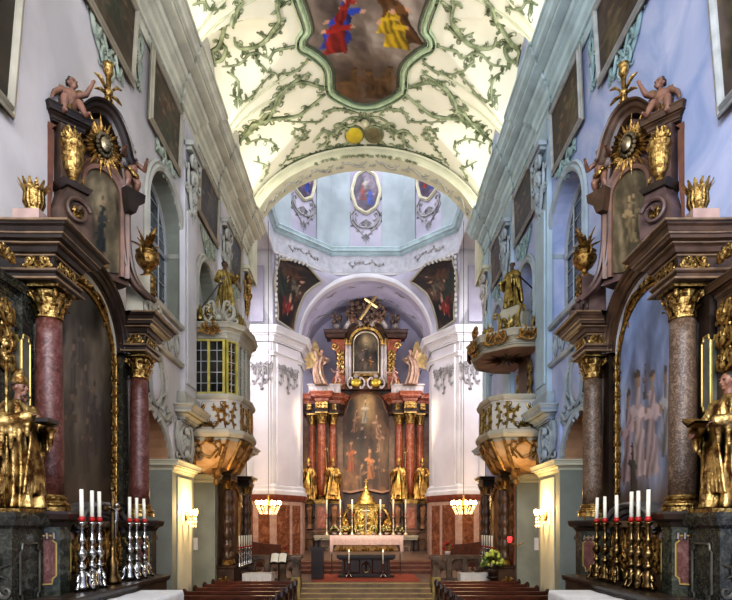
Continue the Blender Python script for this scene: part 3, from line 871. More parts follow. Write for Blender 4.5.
# fresco
FW = [(6.6, 0), (6.8, .7), (7.4, 1.3), (8.6, 1.6), (9.4, 1.6), (9.7, 1.95), (10.1, 1.75), (12, 2.1), (14.5, 2.25), (16.5, 2.05), (17.5, 1.93), (18.8, 1.72), (19.2, 1.95), (19.45, 1.95), (19.7, 1.72), (20.3, 1.32), (20.8, 1.18), (21.55, 1.2), (21.9, 1.05), (22.25, .7), (22.5, .35), (22.58, 0)]
fy = [a for a, b in FW]; fw = [b for a, b in FW]
fr = thing('ceiling_fresco', 'large painted fresco in a green moulded cartouche frame at the crown of the cream vault', 'fresco', (0, 15, R_(15.9)), mirror=False)
PM = paintmat('painted_canvas')
ny_, nx_ = 240, 90
Y = np.zeros((ny_, nx_)); X = np.zeros((ny_, nx_))
for i, y in enumerate(np.linspace(6.62, 22.57, ny_)):
    w = np.interp(y, fy, fw); X[i] = np.linspace(-w, w, nx_); Y[i] = y
def fig_cols(*a): return a
BL = (.02, .06, .42); RD = (.35, .02, .015); YE = (.62, .40, .02); BR = (.16, .07, .02); SK = (.5, .28, .18); GY = (.2, .18, .18); WH = (.5, .48, .44); OC = (.3, .16, .05); DG = (.04, .05, .03)
PX = X / 2.2; PY = (18.6 - Y) / 2.2
figs = [(-.36, -.1, .42, .6, BL, SK), (-.42, -.3, .34, .2, RD, SK), (-.3, .12, .18, .9, RD, SK), (.38, .1, .5, -.9, BR, SK), (.42, -.22, .34, -.3, YE, SK), (.3, -.1, .2, .3, YE, SK), (-.25, -1.3, .3, .5, OC, OC), (.1, -1.35, .3, -.3, BR, OC), (.3, -1.25, .3, .5, OC, OC), (-.5, 2.6, .5, .3, WH, SK), (.4, 3.4, .5, -.3, RD, SK), (0, 4.6, .5, .2, YE, SK), (-.4, 1.2, .3, .3, GY, SK)]
Cc = paint(PX, PY, 11, (.06, .045, .04), (.22, .17, .14), (.42, .36, .32), figs)
kk = np.clip((-PY - .55) * 2.2, 0, 1)[..., None] * .75
r2 = random.Random(3); nn = fbm(PX * 1.5, PY * 1.5, r2)[..., None]
Cc = Cc * (1 - kk) + kk * (np.array((.075, .04, .018)) * (1 + 1.2 * nn)); Cc = np.clip(Cc, .004, 1)
bm = B(); rows(bm, [[SC(X[i, j], Y[i, j], .03) for j in range(nx_)] for i in range(ny_)])
o = obj('painted_scene', bm, PM, fr, recalc=False, mirror=False)
ca = o.data.color_attributes.new('Col', 'FLOAT_COLOR', 'POINT'); a = np.ones((ny_ * nx_, 4), dtype=np.float32); a[:, :3] = Cc.reshape(-1, 3); ca.data.foreach_set('color', a.ravel())
P_ = cr([(w, y) for y, w in FW], 4)
line = [(p.x, p.y) for p in P_] + [(-p.x, p.y) for p in reversed(P_[1:-1])]
for nm, a0, hh, mt in (('frame', 0, .11, mat('frame_green', (.46, .56, .36), .7, var=.15, ao=.7, aod=.1)), ('inner_bead', -.1, .07, mat('bead_dark', (.10, .13, .08), .6)), ('outer_bead', .24, .09, MATS['frame_green'])):
    bm = B(); wd_ = .2 if nm == 'frame' else .07
    molding(bm, SC, line, [(a0, 0), (a0 + wd_ * .1, hh * .7), (a0 + wd_ * .3, hh * .4), (a0 + wd_ * .6, hh), (a0 + wd_ * .9, hh * .6), (a0 + wd_, 0)], closed=True)
    obj(nm, bm, mt, fr, mirror=False)
# coat of arms on the vault
ca_ = thing('coat_of_arms', 'coat of arms with a yellow and a dark shield on the vault above the arch', 'coat of arms', (0, 24, R_(15.8)), mirror=False)
c0 = (-.05, 24.25)
for nm, du, mt in (('yellow_shield', -.42, mat('shield_yellow', (.62, .47, .03), .4, var=.15)), ('dark_shield', .38, mat('shield_olive', (.16, .13, .06), .4, var=.3))):
    bm = B(); R = []
    for q, h in ((1, 0), (.95, .1), (.6, .16), (.05, .18)):
        R.append([SC(c0[0] + du + .36 * q * math.cos(t), c0[1] + .5 * q * math.sin(t), h) for t in np.linspace(0, 2 * pi, 18)[:-1]])
    rows(bm, R, closeu=True, caps=True); o = obj(nm, bm, mt, ca_, smooth=True, mirror=False)
    bm = B(); rtube(bm, SC, [(c0[0] + du + .36 * math.cos(t), c0[1] + .5 * math.sin(t)) for t in np.linspace(0, 2 * pi, 22)], [.05] * 22); obj('rim', bm, M_green, ca_, mirror=False)
bm = B()
for s in (-1, 1):
    cscroll(bm, SC, (c0[0] + s * .9, c0[1] - .7), (c0[0] + s * .9, c0[1] + .7), s * .3, .06)
    cscroll(bm, SC, (c0[0] + s * .2, c0[1] - 1.0), (c0[0] + s * 1.0, c0[1] - .5), s * -.2, .05)
    tendril(bm, SC, [(c0[0] + s * 1.1, c0[1]), (c0[0] + s * 1.6, c0[1] - .5), (c0[0] + s * 2.1, c0[1])], .05, rng)
    tendril(bm, SC, [(c0[0] + s * .3, c0[1] + .7), (c0[0] + s * .9, c0[1] + .75), (c0[0] + s * 1.6, c0[1] + .6)], .05, rng)
fan(bm, SC, (c0[0], c0[1] - .75), -pi / 2, 1.6, 5, .7, .2)
obj('scroll_surround', bm, M_green, ca_, mirror=False)
bm = B(); ball(bm, SC(c0[0], c0[1] - .85, .15), .16, 8, 6); fan(bm, SC, (c0[0], c0[1] - .9), -pi / 2, 2.4, 7, .35, .1); obj('crest', bm, mat('crest_cream', (.6, .55, .36), .6, ao=.6), ca_, mirror=False)

# stucco round the crossing arch: on its face, and under its soffit
def SAF(u, v, w=0): return Vector(((AH + v) * math.cos(u), 25.0 - w, R_(AZ) + (AR + v) * math.sin(u)))
def SAI(u, v, w=0): return Vector(((AH - w) * math.cos(u), 25.0 + v, R_(AZ) + (AR - w) * math.sin(u)))
def thin(S, k): return lambda u, v, w=0: S(u / k, v, w)
archo = [o for o in bpy.data.objects if o.name.startswith('wall_arch')][0]
SF = thin(SAF, 4.5); SI = thin(SAI, 4.5)
for m in range(10):
    a = .25 + m * 1.36
    bm = B(); tendril(bm, SF, [(a, .22), (a + .35, .38), (a + .8, .16), (a + 1.2, .36)], .03, rng, .16); struct('stucco_scroll', bm, M_green, archo, mirror=False)
    bm = B(); tendril(bm, SI, [(a, .3), (a + .35, .65), (a + .8, .3), (a + 1.25, .65)], .045, rng, .2); struct('stucco_scroll', bm, M_stl, archo, mirror=False)
bm = B()
for m in range(46):
    a = 5.0 + m * .09
    leaf(bm, SI, (a, .05), -1.2 + rng.uniform(-.8, .8), .3, .14, .06)
struct('stucco_garland', bm, M_green, archo, mirror=False)

# ================================================================== drum cartouches and pendentive paintings
def face(k):
    a, b = Vector(octv[k]), Vector(octv[(k + 1) % 8]); c = (a + b) / 2; n = (Vector((0, DC)) - c).normalized(); u = Vector((-n.y, n.x))
    if u.x < 0 and abs(u.x) > .1: u = -u
    return lambda s, t, w=0: Vector((c.x + u.x * s + n.x * w, c.y + u.y * s + n.y * w, t))
drumo = bpy.data.objects['wall_drum']
for k, nm in ((7, 'centre'), (6, 'left'), (0, 'right')):
    S = face(k)
    zc_ = R_(19.5)
    lab = {'centre': 'oval framed painting on the middle panel of the drum with a pendant scroll', 'left': 'oval painting on the drum panel left of the middle one, cut by the arch', 'right': 'oval painting on the drum panel right of the middle one, cut by the arch'}[nm]
    t = thing('drum_cartouche', lab, 'painting', tuple(S(0, R_(17.5))), group='oval paintings of the drum', mirror=False)
    S2 = lambda u, v, w=0: S(u, zc_ + v, w)
    canvas('painted_scene', S2, lambda u: -1.25 * math.sqrt(max(.0001, 1 - (u / .84) ** 2)), lambda u: 1.25 * math.sqrt(max(.0001, 1 - (u / .84) ** 2)), -.835, .835, t,
           dict(seed=20 + k, dark=(.02, .015, .03), mid=(.09, .06, .10), light=(.3, .24, .3), figs=[(-.2, 0, .4, .3, RD, SK), (.3, -.2, .4, -.3, BL, SK), (0, .4, .3, 0, WH, SK)]), 26, 34, .05)
    ln = [(.86 * math.cos(a) * (1 + .025 * math.cos(8 * a)), 1.28 * math.sin(a) * (1 + .025 * math.cos(8 * a))) for a in np.linspace(0, 2 * pi, 65)[:-1]]
    bm = B(); molding(bm, S2, ln[::-1], FR(.17, .14), closed=True); obj('frame', bm, mat('frame_white', (.72, .68, .5), .5, var=.1), t, mirror=False)
    bm = B(); r3 = random.Random(k)
    for s in (-1, 1):
        cscroll(bm, S2, (s * 1.0, -.3), (s * .85, -1.3), s * -.3, .05)
        cscroll(bm, S2, (s * .7, -1.35), (s * .15, -2.1), s * .2, .06)
        tendril(bm, S2, [(s * .6, -1.5), (s * .45, -2.1), (s * .1, -2.6)], .04, r3, .2)
        tendril(bm, S2, [(s * .9, -1.2), (s * .8, -1.8), (s * .35, -2.3)], .04, r3, .2)
    fan(bm, S2, (0, -2.4), -pi / 2, .9, 5, .7, .14); fan(bm, S2, (0, -1.6), -pi / 2, 1.6, 7, .7, .16)
    obj('pendant_scroll', bm, M_stgrey, t, mirror=False)
for k in (6, 7, 0):
    S = face(k); bm = B()
    r3 = random.Random(k + 40)
    for s in (-1, 1): tendril(bm, lambda u, v, w=0: S(u, R_(15.25) + v, w + .03), [(0, 0), (s * .4, .15), (s * .75, -.08), (s * 1.05, .1)], .035, r3, .2)
    struct('stucco_scroll', bm, M_stgrey, drumo, mirror=False)
for SGN in (-1, 1):
    sd = 'left' if SGN < 0 else 'right'
    t = thing('pendentive_painting', 'dark curved triangular painting on the pendentive to the %s of the chancel arch' % sd, 'painting', (-4.2, 32.9, R_(12)), group='pendentive paintings')
    n = 34
    S = lambda u, v, w=0: PEND(u, v, w)
    def edge(tt): return max(.12, .9 - .12 / max(.05, (C1(tt) - C2(tt)).length) * 3.2)
    # columns along t, from the outer edge s0 to the inner edge
    canvas('painted_scene', lambda u, v, w=0: PEND(v, u, w), lambda u: .1 + .05 * math.sin(u * 20), lambda u: edge(u), .03, .60, t,
           dict(seed=61 + SGN, dark=(.006, .005, .004), mid=(.03, .016, .01), light=(.16, .08, .05), figs=[(-.5, .1, .4, .4, (.3, .03, .02), SK), (-.2, -.2, .5, -.3, (.04, .05, .03), SK), (.35, .1, .4, .3, (.12, .05, .02), SK), (.1, .5, .3, 0, (.2, .16, .1), SK)]), 44, 30, .06)
    ts = list(np.linspace(.03, .60, 40))
    ln = [(.1 + .05 * math.sin(u * 20), u) for u in ts] + [(edge(u), u) for u in reversed(ts)]
    bm = B(); pts = [PEND(a, b, .08) for a, b in ln]; tube(bm, pts + pts[:1], .07, 6); obj('frame', bm, M_framel, t)
    bm = B(); r3 = random.Random(9)
    Pw = lambda u, v, w=0: PEND(.06 + u * .02, v, w)
    for q in np.linspace(.05, .60, 20):
        pp = PEND(.08, q, .1); ball(bm, pp, (.09, .06, .12), 6, 5)
    obj('scroll_border', bm, M_stwhite, t)
    # festoons on the piers and strips above
    for (a, b), zt in ((((-6.05, 32.2), (-5.1, 32.19)), 9.0), (((-4.9, 32.34), (-3.9, 33.95)), 9.0)):
        A_, B_ = Vector((*a, 0)), Vector((*b, 0)); L = (B_ - A_).length; U = (B_ - A_).normalized(); N = Vector((U.y, -U.x, 0)) * 1
        if N.y > 0: N = -N
        S = lambda u, v, w=0, A_=A_, U=U, N=N: A_ + U * u + Vector((0, 0, R_(8.5) + v)) + N * (w + .14)
        f = thing('stucco_festoon', 'white stucco festoon hanging below the necking of the %s pier, %s' % (sd, 'outer face' if a[0] < -6 else 'inner slanted face'), 'stucco ornament', tuple(S(L / 2, 0)), group='festoons on the crossing piers')
        bm = B(); r3 = random.Random(7)
        for q in (.2, .5, .8):
            tendril(bm, S, [(L * q - .3, .3), (L * q, .1), (L * q + .25, .35)], .05, r3, .2)
            tendril(bm, S, [(L * q, .3), (L * q + .08, -.3), (L * q - .05, -.8 - .3 * (q == .5))], .05, r3, .18)
            fan(bm, S, (L * q, .2), -pi / 2, 2, 6, .6, .16)
        obj('relief', bm, M_stgrey, f)
    # chancel vault scrolls
    cv = bpy.data.objects['ceiling_chancel']
    def SV(u, v, w=0): return Vector(((4.46 - w) * math.cos(pi - u / 4.4) * 1, v, R_(10.8) + (4.5 - w) * math.sin(pi - u / 4.4)))
    for q in ([(.6, 37), (1.6, 38.2), (2.4, 37.5), (3.4, 38.4)], [(3.6, 37.2), (4.6, 38.2), (5.2, 37.4), (6.2, 38.2)], [(1, 39.5), (2, 40.4), (3, 39.6), (4.2, 40.6), (5.2, 39.8), (6.3, 40.5)]):
        bm = B(); tendril(bm, SV, q, .05, random.Random(4), .35); struct('stucco_scroll', bm, M_stgrey, cv)
SGN = -1
# ================================================================== pictures and stucco on the nave walls
M_stgL = mat('stucco_sage', (.36, .43, .34), .7, var=.2, scale=3, col2=(.50, .54, .42), ao=.75, aod=.1)
M_stgR = mat('stucco_teal', (.30, .46, .48), .7, var=.2, scale=3, col2=(.42, .58, .58), ao=.75, aod=.1)
PIC = [(4.0, 8.5, 5.55, 9.2, .3), (9.8, 12.85, 9.15, 11.1, .12), (13.45, 16.0, 9.1, 11.1, .08), (17.4, 20.1, 9.1, 11.1, .05), (21.45, 23.75, 9.1, 11.1, .05)]
PORD = ['large picture hung nearest the viewer', 'picture second along', 'picture third along, above the big window', 'picture fourth along, above the balcony', 'picture furthest along, beside the crossing']
for SGN in (-1, 1):
    wn = 'pale grey' if SGN < 0 else 'blue tinted'
    Mg = M_stgL if SGN < 0 else M_stgR
    Ms = M_stl if SGN < 0 else M_str
    for i, (s0, s1, z0, z1, tl) in enumerate(PIC):
        t = thing('wall_painting', 'dark %s under the cornice of the %s wall' % (PORD[i], wn) if i else 'large dark picture leaning forward from the %s wall nearest the viewer' % wn, 'painting', (-W, (s0 + s1) / 2, R_(z0)), group='dark pictures high on the nave walls')
        N = Vector((1, 0, -tl / (z1 - z0))).normalized(); V = Vector((tl / (z1 - z0), 0, 1)).normalized()
        S = plane((-W + .05, s0, R_(z0)), (0, 1, 0), V, N)
        w, h = s1 - s0, (z1 - z0)
        r4 = random.Random(100 + i + 10 * SGN)
        figs = [(r4.uniform(-.7, .7), r4.uniform(-.5, .3), r4.uniform(.35, .6), r4.uniform(-.5, .5), r4.choice([(.1, .03, .015), (.09, .06, .03), (.04, .05, .03), (.16, .12, .07)]), (.2, .12, .07)) for _ in range(5)]
        base = dict(dark=(.012, .008, .005), mid=(.045, .028, .015), light=(.12, .08, .045)) if SGN < 0 else dict(dark=(.016, .010, .009), mid=(.05, .033, .028), light=(.14, .10, .085))
        canvas('painted_scene', S, lambda u: .12, lambda u: h - .12, .12, w - .12, t, dict(seed=30 + i + 50 * (SGN > 0), figs=figs, **base), 40, 40, .02)
        bm = B(); ln = [(0.14, .14), (.14, h - .14), (w - .14, h - .14), (w - .14, .14)]
        molding(bm, S, ln[::-1], [(0, 0), (0, .05), (-.03, .06), (-.06, .04), (-.1, .09), (-.15, .05), (-.17, -.03)], closed=True)
        obj('frame', bm, M_framel if SGN < 0 else mat('frame_greyblue', (.40, .42, .42), .5, var=.15, ao=.5), t)
        bm = B(); ln = [(0.16, .16), (.16, h - .16), (w - .16, h - .16), (w - .16, .16)]
        molding(bm, S, ln[::-1], [(.02, 0), (0, .06), (-.02, .05)], closed=True); obj('gilt_slip', bm, M_frameg, t)
    # stucco sprays round the pictures
    sprs = [(11.5, 9.1, 1.4, .75, 'under the second picture of the %s wall'), (13.15, 10.3, .42, 1.4, 'between the second and third pictures of the %s wall'),
            (14.9, 9.05, 1.3, .6, 'over the crown of the big arched window in the %s wall'), (16.35, 10.9, .5, .6, 'beside the upper corner of the third picture on the %s wall'),
            (18.9, 8.8, 1.5, .7, 'over the arched window behind the balcony of the %s wall'), (20.6, 10.3, .4, 1.2, 'right after the fourth picture of the %s wall'), (22.7, 8.9, 1.3, .6, 'over the furthest arched window of the %s wall')]
    for i, (s, z, w, h, lb) in enumerate(sprs):
        t = thing('stucco_ornament', 'scrolling stucco spray ' + lb % wn, 'stucco ornament', (-W, s, R_(z)), group='stucco sprays on the nave walls')
        S = wallS(s, R_(z), .02); bm = B(); r3 = random.Random(200 + i)
        if w > h:
            for m in (-1, 1):
                tendril(bm, S, [(0, -.1 * h), (m * w * .2, .3 * h), (m * w * .35, -.1 * h), (m * w * .5, .35 * h)], .05, r3, .18)
                tendril(bm, S, [(m * .05, .1), (m * w * .2, -.3 * h), (m * w * .1, -.55 * h)], .04, r3, .18)
            fan(bm, S, (0, 0), -pi / 2, 2.4, 7, h * .6, .12)
        else:
            tendril(bm, S, [(-.1, h * .5), (.12, h * .2), (-.1, -h * .15), (.08, -h * .5)], .05, r3, .16)
            tendril(bm, S, [(.1, h * .4), (-.1, h * .1), (.1, -h * .2)], .04, r3, .16)
        obj('relief', bm, Mg, t)
    # frieze scrolls under the cornice
    for i, (a, b) in enumerate(((9.6, 12.9), (13.3, 16.0), (17.4, 20.1), (21.4, 23.8))):
        t = thing('stucco_frieze', 'narrow scroll frieze under the cornice above the %s picture of the %s wall' % (['second', 'third', 'fourth', 'fifth'][i], wn), 'stucco ornament', (-W, (a + b) / 2, R_(11.2)), group='scroll friezes under the cornices')
        bm = B(); r3 = random.Random(300 + i); n = 8
        tendril(bm, wallS(a, R_(11.2), .02), [((b - a) * k / n, .07 * (-1) ** k) for k in range(n + 1)], .035, r3, .15); obj('relief', bm, Mg, t)
    # pilaster capitals in stucco
    for i, (c, lb, mt) in enumerate(((16.7, 'first', Ms), (20.75, 'second', Ms), (24.4, 'last', M_gold if SGN < 0 else M_stwhite))):  # golden light on the last left capital is put into its material
        t = thing('pilaster_ornament', ('%s stucco capital with volutes on the %s pilaster of the %s wall' % ('gold-lit' if (i == 2 and SGN < 0) else 'white', lb, wn)), 'stucco ornament', (-W, c, R_(8.5)), group='stucco capitals of the nave pilasters')
        S0_ = wallS(c, R_(8.6), .15); S = lambda u, v, w=0, S0_=S0_: S0_(u * .85, v, w * .75); bm = B(); r3 = random.Random(9)
        for m in (-1, 1):
            for v, rr in ((1.45, .22), (.9, .16)):
                pts = spiral((m * .32, v), rr, pi / 2 + m * .3, m * 8, 20, .1)
                tube(bm, [S(a, b, .08 + .006 * k) for k, (a, b) in enumerate(pts)], .06, 6)
            tendril(bm, S, [(m * .1, 1.2), (m * .35, .6), (m * .12, .05)], .07, r3, .2)
            tendril(bm, S, [(m * .45, 1.3), (m * .5, .8), (m * .3, .4)], .06, r3, .2)
            fan(bm, S, (m * .2, .7), -pi / 2 - m * .2, 1.8, 6, .5, .2, .16)
        for v, rr in ((1.5, .2), (1.05, .24), (.55, .18), (.15, .12)): ball(bm, S(0, v, .06), (rr * .6, rr, rr), 8, 6)
        fan(bm, S, (0, 1.2), -pi / 2, 1.2, 7, .8, .22, .22); fan(bm, S, (0, .5), -pi / 2, 1.0, 5, .7, .16, .14)
        obj('relief', bm, mt, t)
        bm = B(); box(bm, -W + .1, -W + .36, c - .55, c + .55, R_(10.3), R_(10.42)); box(bm, -W + .1, -W + .3, c - .5, c + .5, R_(10.2), R_(10.3)); obj('abacus', bm, mt if i < 2 else M_cream2, t)
    # cartouche above the aisle arch
    for i, (c, z, sc_) in enumerate(((14.1, 3.45, 1.0), )):
        t = thing('stucco_cartouche', 'oval stucco cartouche with blank field above the aisle arch in the %s wall' % wn, 'stucco ornament', (-W, c, R_(z)))
        S = wallS(c, R_(z), .02); bm = B()
        R = [[S(.32 * q * math.cos(a), .5 * q * math.sin(a), h) for a in np.linspace(0, 2 * pi, 25)[:-1]] for q, h in ((1, 0), (.9, .06), (.5, .1), (.05, .11))]
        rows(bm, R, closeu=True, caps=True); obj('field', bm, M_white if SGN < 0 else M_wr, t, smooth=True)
        bm = B(); rtube(bm, S, [(.38 * math.cos(a), .56 * math.sin(a)) for a in np.linspace(0, 2 * pi, 26)], [.07] * 26, 6)
        r3 = random.Random(8)
        for m in (-1, 1):
            cscroll(bm, S, (m * .5, -.55), (m * .45, .45), m * -.25, .06); cscroll(bm, S, (m * .08, .62), (m * .5, .4), m * .15, .06)
            tendril(bm, S, [(m * .2, -.65), (m * .7, -.8), (m * 1.1, -.6), (m * 1.35, -.95)], .06, r3, .2)
            tendril(bm, S, [(m * .5, -.3), (m * .8, 0), (m * .7, .4)], .045, r3, .2)
        fan(bm, S, (0, .62), pi / 2, 2, 7, .45, .14); fan(bm, S, (0, -.6), -pi / 2, 2, 7, .35, .14)
        obj('scroll_frame', bm, Ms, t)
    for c, lb in ((16.1, 'nearer'), (20.2, 'further')):
        t = thing('pier_relief', 'stucco relief of scrolls and fruit above the %s pier capital on the %s wall' % (lb, wn), 'stucco ornament', (-W, c, R_(2.2)), group='stucco reliefs over the pier capitals')
        S = wallS(c, R_(2.25), .1); bm = B(); r3 = random.Random(3)
        for m in (-1, 1):
            cscroll(bm, S, (m * .2, -.4), (m * .6, .4), m * -.2, .07); tendril(bm, S, [(0, .45), (m * .35, .2), (m * .25, -.4)], .06, r3, .2); cscroll(bm, S, (m * .55, -.45), (m * .3, .1), m * .2, .05)
        fan(bm, S, (0, .3), -pi / 2, 1.4, 7, .7, .2, .14)
        for v in (.3, 0, -.3): ball(bm, S(0, v, .08), (.1, .13, .13), 8, 6)
        obj('relief', bm, Ms, t)
    # parapet motifs
    for i in range(6):
        s = 13.15 + i * .52
        t = thing('parapet_ornament', 'pear shaped stucco drop on the parapet under the big window, %s wall' % wn, 'stucco ornament', (-W, s, R_(4.45)), group='stucco drops of the %s parapet' % wn)
        S = wallS(s, R_(4.8), .01); bm = B()
        for m in (-1, 1): cscroll(bm, S, (m * .05, -.3), (m * .06, .32), m * -.14, .035)
        fan(bm, S, (0, -.3), pi / 2, .5, 3, .5, .12, .08); fan(bm, S, (0, .1), pi / 2, 1.6, 5, .25, .07)
        obj('relief', bm, Ms, t)
SGN = -1
# ================================================================== statues
M_skin = mat('statue_skin', (.24, .11, .065), .4, var=.12, scale=5, ao=.5)
M_skinp = mat('putto_skin', (.23, .115, .075), .4, var=.15, scale=6, ao=.6)
M_hair = mat('statue_hair', (.03, .018, .01), .5, var=.3)
M_goldl = mat('gold_light', (.16, .075, .022), .4, 1, col2=(.80, .56, .22), lo=.4, hi=.62, scale=7, ao=.9, aod=.18, bump=.4, bscale=30)
M_eye = mat('statue_eye', (.01, .008, .006), .2)
M_silver = mat('silver', (.52, .50, .46), .25, 1, var=.35, scale=8, ao=.8, aod=.06)
def saint(name, label, loc, H=1.75, yaw=0, head_yaw=0, mitre=False, beard=True, arms=None, seed=1, robem=None, group=None, sway=.05, hair=True, cope=True, vox=.014, skinm=None, mirror=True):
    k = H / 1.75
    t = thing(name, label, 'statue', loc, group, mirror=mirror)
    r = random.Random(seed)
    arms = arms or {-1: ((-.3, -.08, 1.12), (-.14, -.3, 1.2)), 1: ((.3, -.05, 1.1), (.2, -.32, 1.02))}
    bm = B(); R = []
    ph = [r.uniform(0, 6) for _ in range(3)]
    for z, rx, ry, am in ((0, .31, .27, .05), (.02, .33, .29, .06), (.2, .29, .25, .06), (.5, .26, .22, .05), (.8, .23, .19, .04), (1.0, .20, .16, .03), (1.2, .22, .155, .02), (1.36, .2, .13, .01), (1.44, .12, .09, 0), (1.48, .075, .07, 0)):
        off = sway * math.sin(z / 1.4 * pi)
        R.append([(off + (rx + am * math.sin(9 * a + ph[0] + z * 1.5) + .5 * am * math.sin(5 * a + ph[1] - z * 2)) * math.cos(a), (ry + am * math.sin(9 * a + ph[0] + z * 1.5)) * math.sin(a), z) for a in np.linspace(0, 2 * pi, 73)[:-1]])
    rows(bm, R, closeu=True, caps=True)
    for s, (el, wr) in arms.items():
        sh = (s * .19 + sway * .3, 0, 1.36)
        cap(bm, sh, .085, el, .085); cap(bm, el, .08, wr, .085)
        e = Vector(el); w = Vector(wr); d = (w - e).normalized()
        if cope:                           # hanging sleeve and cope fold
            for q in range(4):
                p = e.lerp(w, q / 3)
                cap(bm, p, .055, (p.x + r.uniform(-.02, .02), p.y + .02, p.z - .42 + .06 * q), .03)
            cap(bm, (s * .24, .06, 1.3), .07, (s * .33, .1, .25), .08); cap(bm, (s * .2, .1, 1.2), .06, (s * .24, .16, .15), .09)
    if cope:
        for q in range(7):
            a = -1.9 + q * .11; tube(bm, [(.1 * math.cos(a) * 1.2 + sway, -.17, 1.3 - q * .02), (.03 * (q - 3) + sway, -.24, .9 - .05 * q), (.06 * (q - 3), -.27, .2)], .022, 6)
    robe = weld(bm, vox, 2); xf(robe, loc, yaw, k)
    bm = B(); hs = .235
    cap(bm, (sway * .2, .01, 1.36), .07, (sway * .2, -.01, 1.54), .062)
    ball(bm, (sway * .4, 0, 1.2), (.14, .09, .2))
    q, Rm = head(bm, (sway * .2, -.02, 1.645), hs, head_yaw, 0, beard)
    for s, (el, wr) in arms.items():
        e, w = Vector(el), Vector(wr); cap(bm, (s * .19, 0, 1.36), .05, e, .045); cap(bm, e, .042, w, .032)
        hand(bm, w, w - e, Vector((0, 0, 1)) if abs((w - e).normalized().z) < .8 else Vector((0, -1, 0)), 1.1, .9)
    bd = weld(bm, .009, 3); xf(bd, loc, yaw, k)
    obj('body', bd, skinm or M_skin, t, smooth=True, mirror=mirror); obj('robe', robe, robem or M_goldl, t, smooth=True, mirror=mirror)
    if hair:
        bm = B()
        for _ in range(26):
            a = r.uniform(-.5, pi + .5); z = r.uniform(.0, .42)
            if not mitre or z < .2: ball(bm, q(.37 * math.cos(a), .06 + .4 * abs(math.sin(a)) * (1 if math.sin(a) > 0 else .2), z * 1.0), .11 * hs, 6, 5)
        if not mitre: ball(bm, q(0, .09, .17), (.385 * hs, .42 * hs, .37 * hs), 12, 8, Rm)
        if beard:
            for _ in range(18): ball(bm, q(r.uniform(-.2, .2), r.uniform(-.45, -.2), r.uniform(-.85, -.42)), .08 * hs, 6, 5)
        obj('hair', xf(bm, loc, yaw, k), M_hair, t, smooth=True, mirror=mirror)
    for s in (-1, 1):
        bm = B(); ball(bm, q(s * .15, -.395, .03), (.055 * hs, .03 * hs, .03 * hs), 6, 5); obj('eye', xf(bm, loc, yaw, k), M_eye, t, smooth=True, mirror=mirror)
    if mitre:
        bm = B(); R = []
        for z, rx, ry, dip in ((.16, .4, .46, 0), (.3, .44, .47, 0), (.6, .42, .38, .0), (.85, .3, .26, .05), (1.05, .16, .18, .14), (1.16, .03, .1, .26)):
            R.append([q(rx * math.cos(a), .03 + ry * math.sin(a), z - dip * abs(math.cos(a)) ** 2) for a in np.linspace(0, 2 * pi, 25)[:-1]])
        rows(bm, R, closeu=True, caps=True); obj('mitre', xf(bm, loc, yaw, k), robem or M_goldl, t, smooth=True, mirror=mirror)
    return t
def crozier(label, p0, p1, mirror=True, mt=None):
    t = thing('crozier', label, 'staff', p0, mirror=mirror)
    p0, p1 = Vector(p0), Vector(p1); L = (p1 - p0).length
    bm = B(); tube(bm, [p0, p0.lerp(p1, .5), p1], .018, 8); obj('pole', bm, mt or M_goldl, t, smooth=True, mirror=mirror)
    bm = B(); r = L * .05; pts = [p1 + Vector((r * 1.2 * math.cos(a) * (1 - .06 * i), 0, r * 2 + r * 1.35 * math.sin(a) * (1 - .06 * i))) for i, a in enumerate(np.linspace(-1.9, 4.8, 18))]
    tube(bm, [p1] + pts, [.022] * 19, 7); ball(bm, p1, .04); ball(bm, p1 + Vector((0, 0, r * 2)), r * .35)
    for i in range(0, 16, 2): ball(bm, pts[i] * 1, .03, 6, 4)
    obj('crook', bm, mt or M_goldl, t, smooth=True, mirror=mirror)
    return t
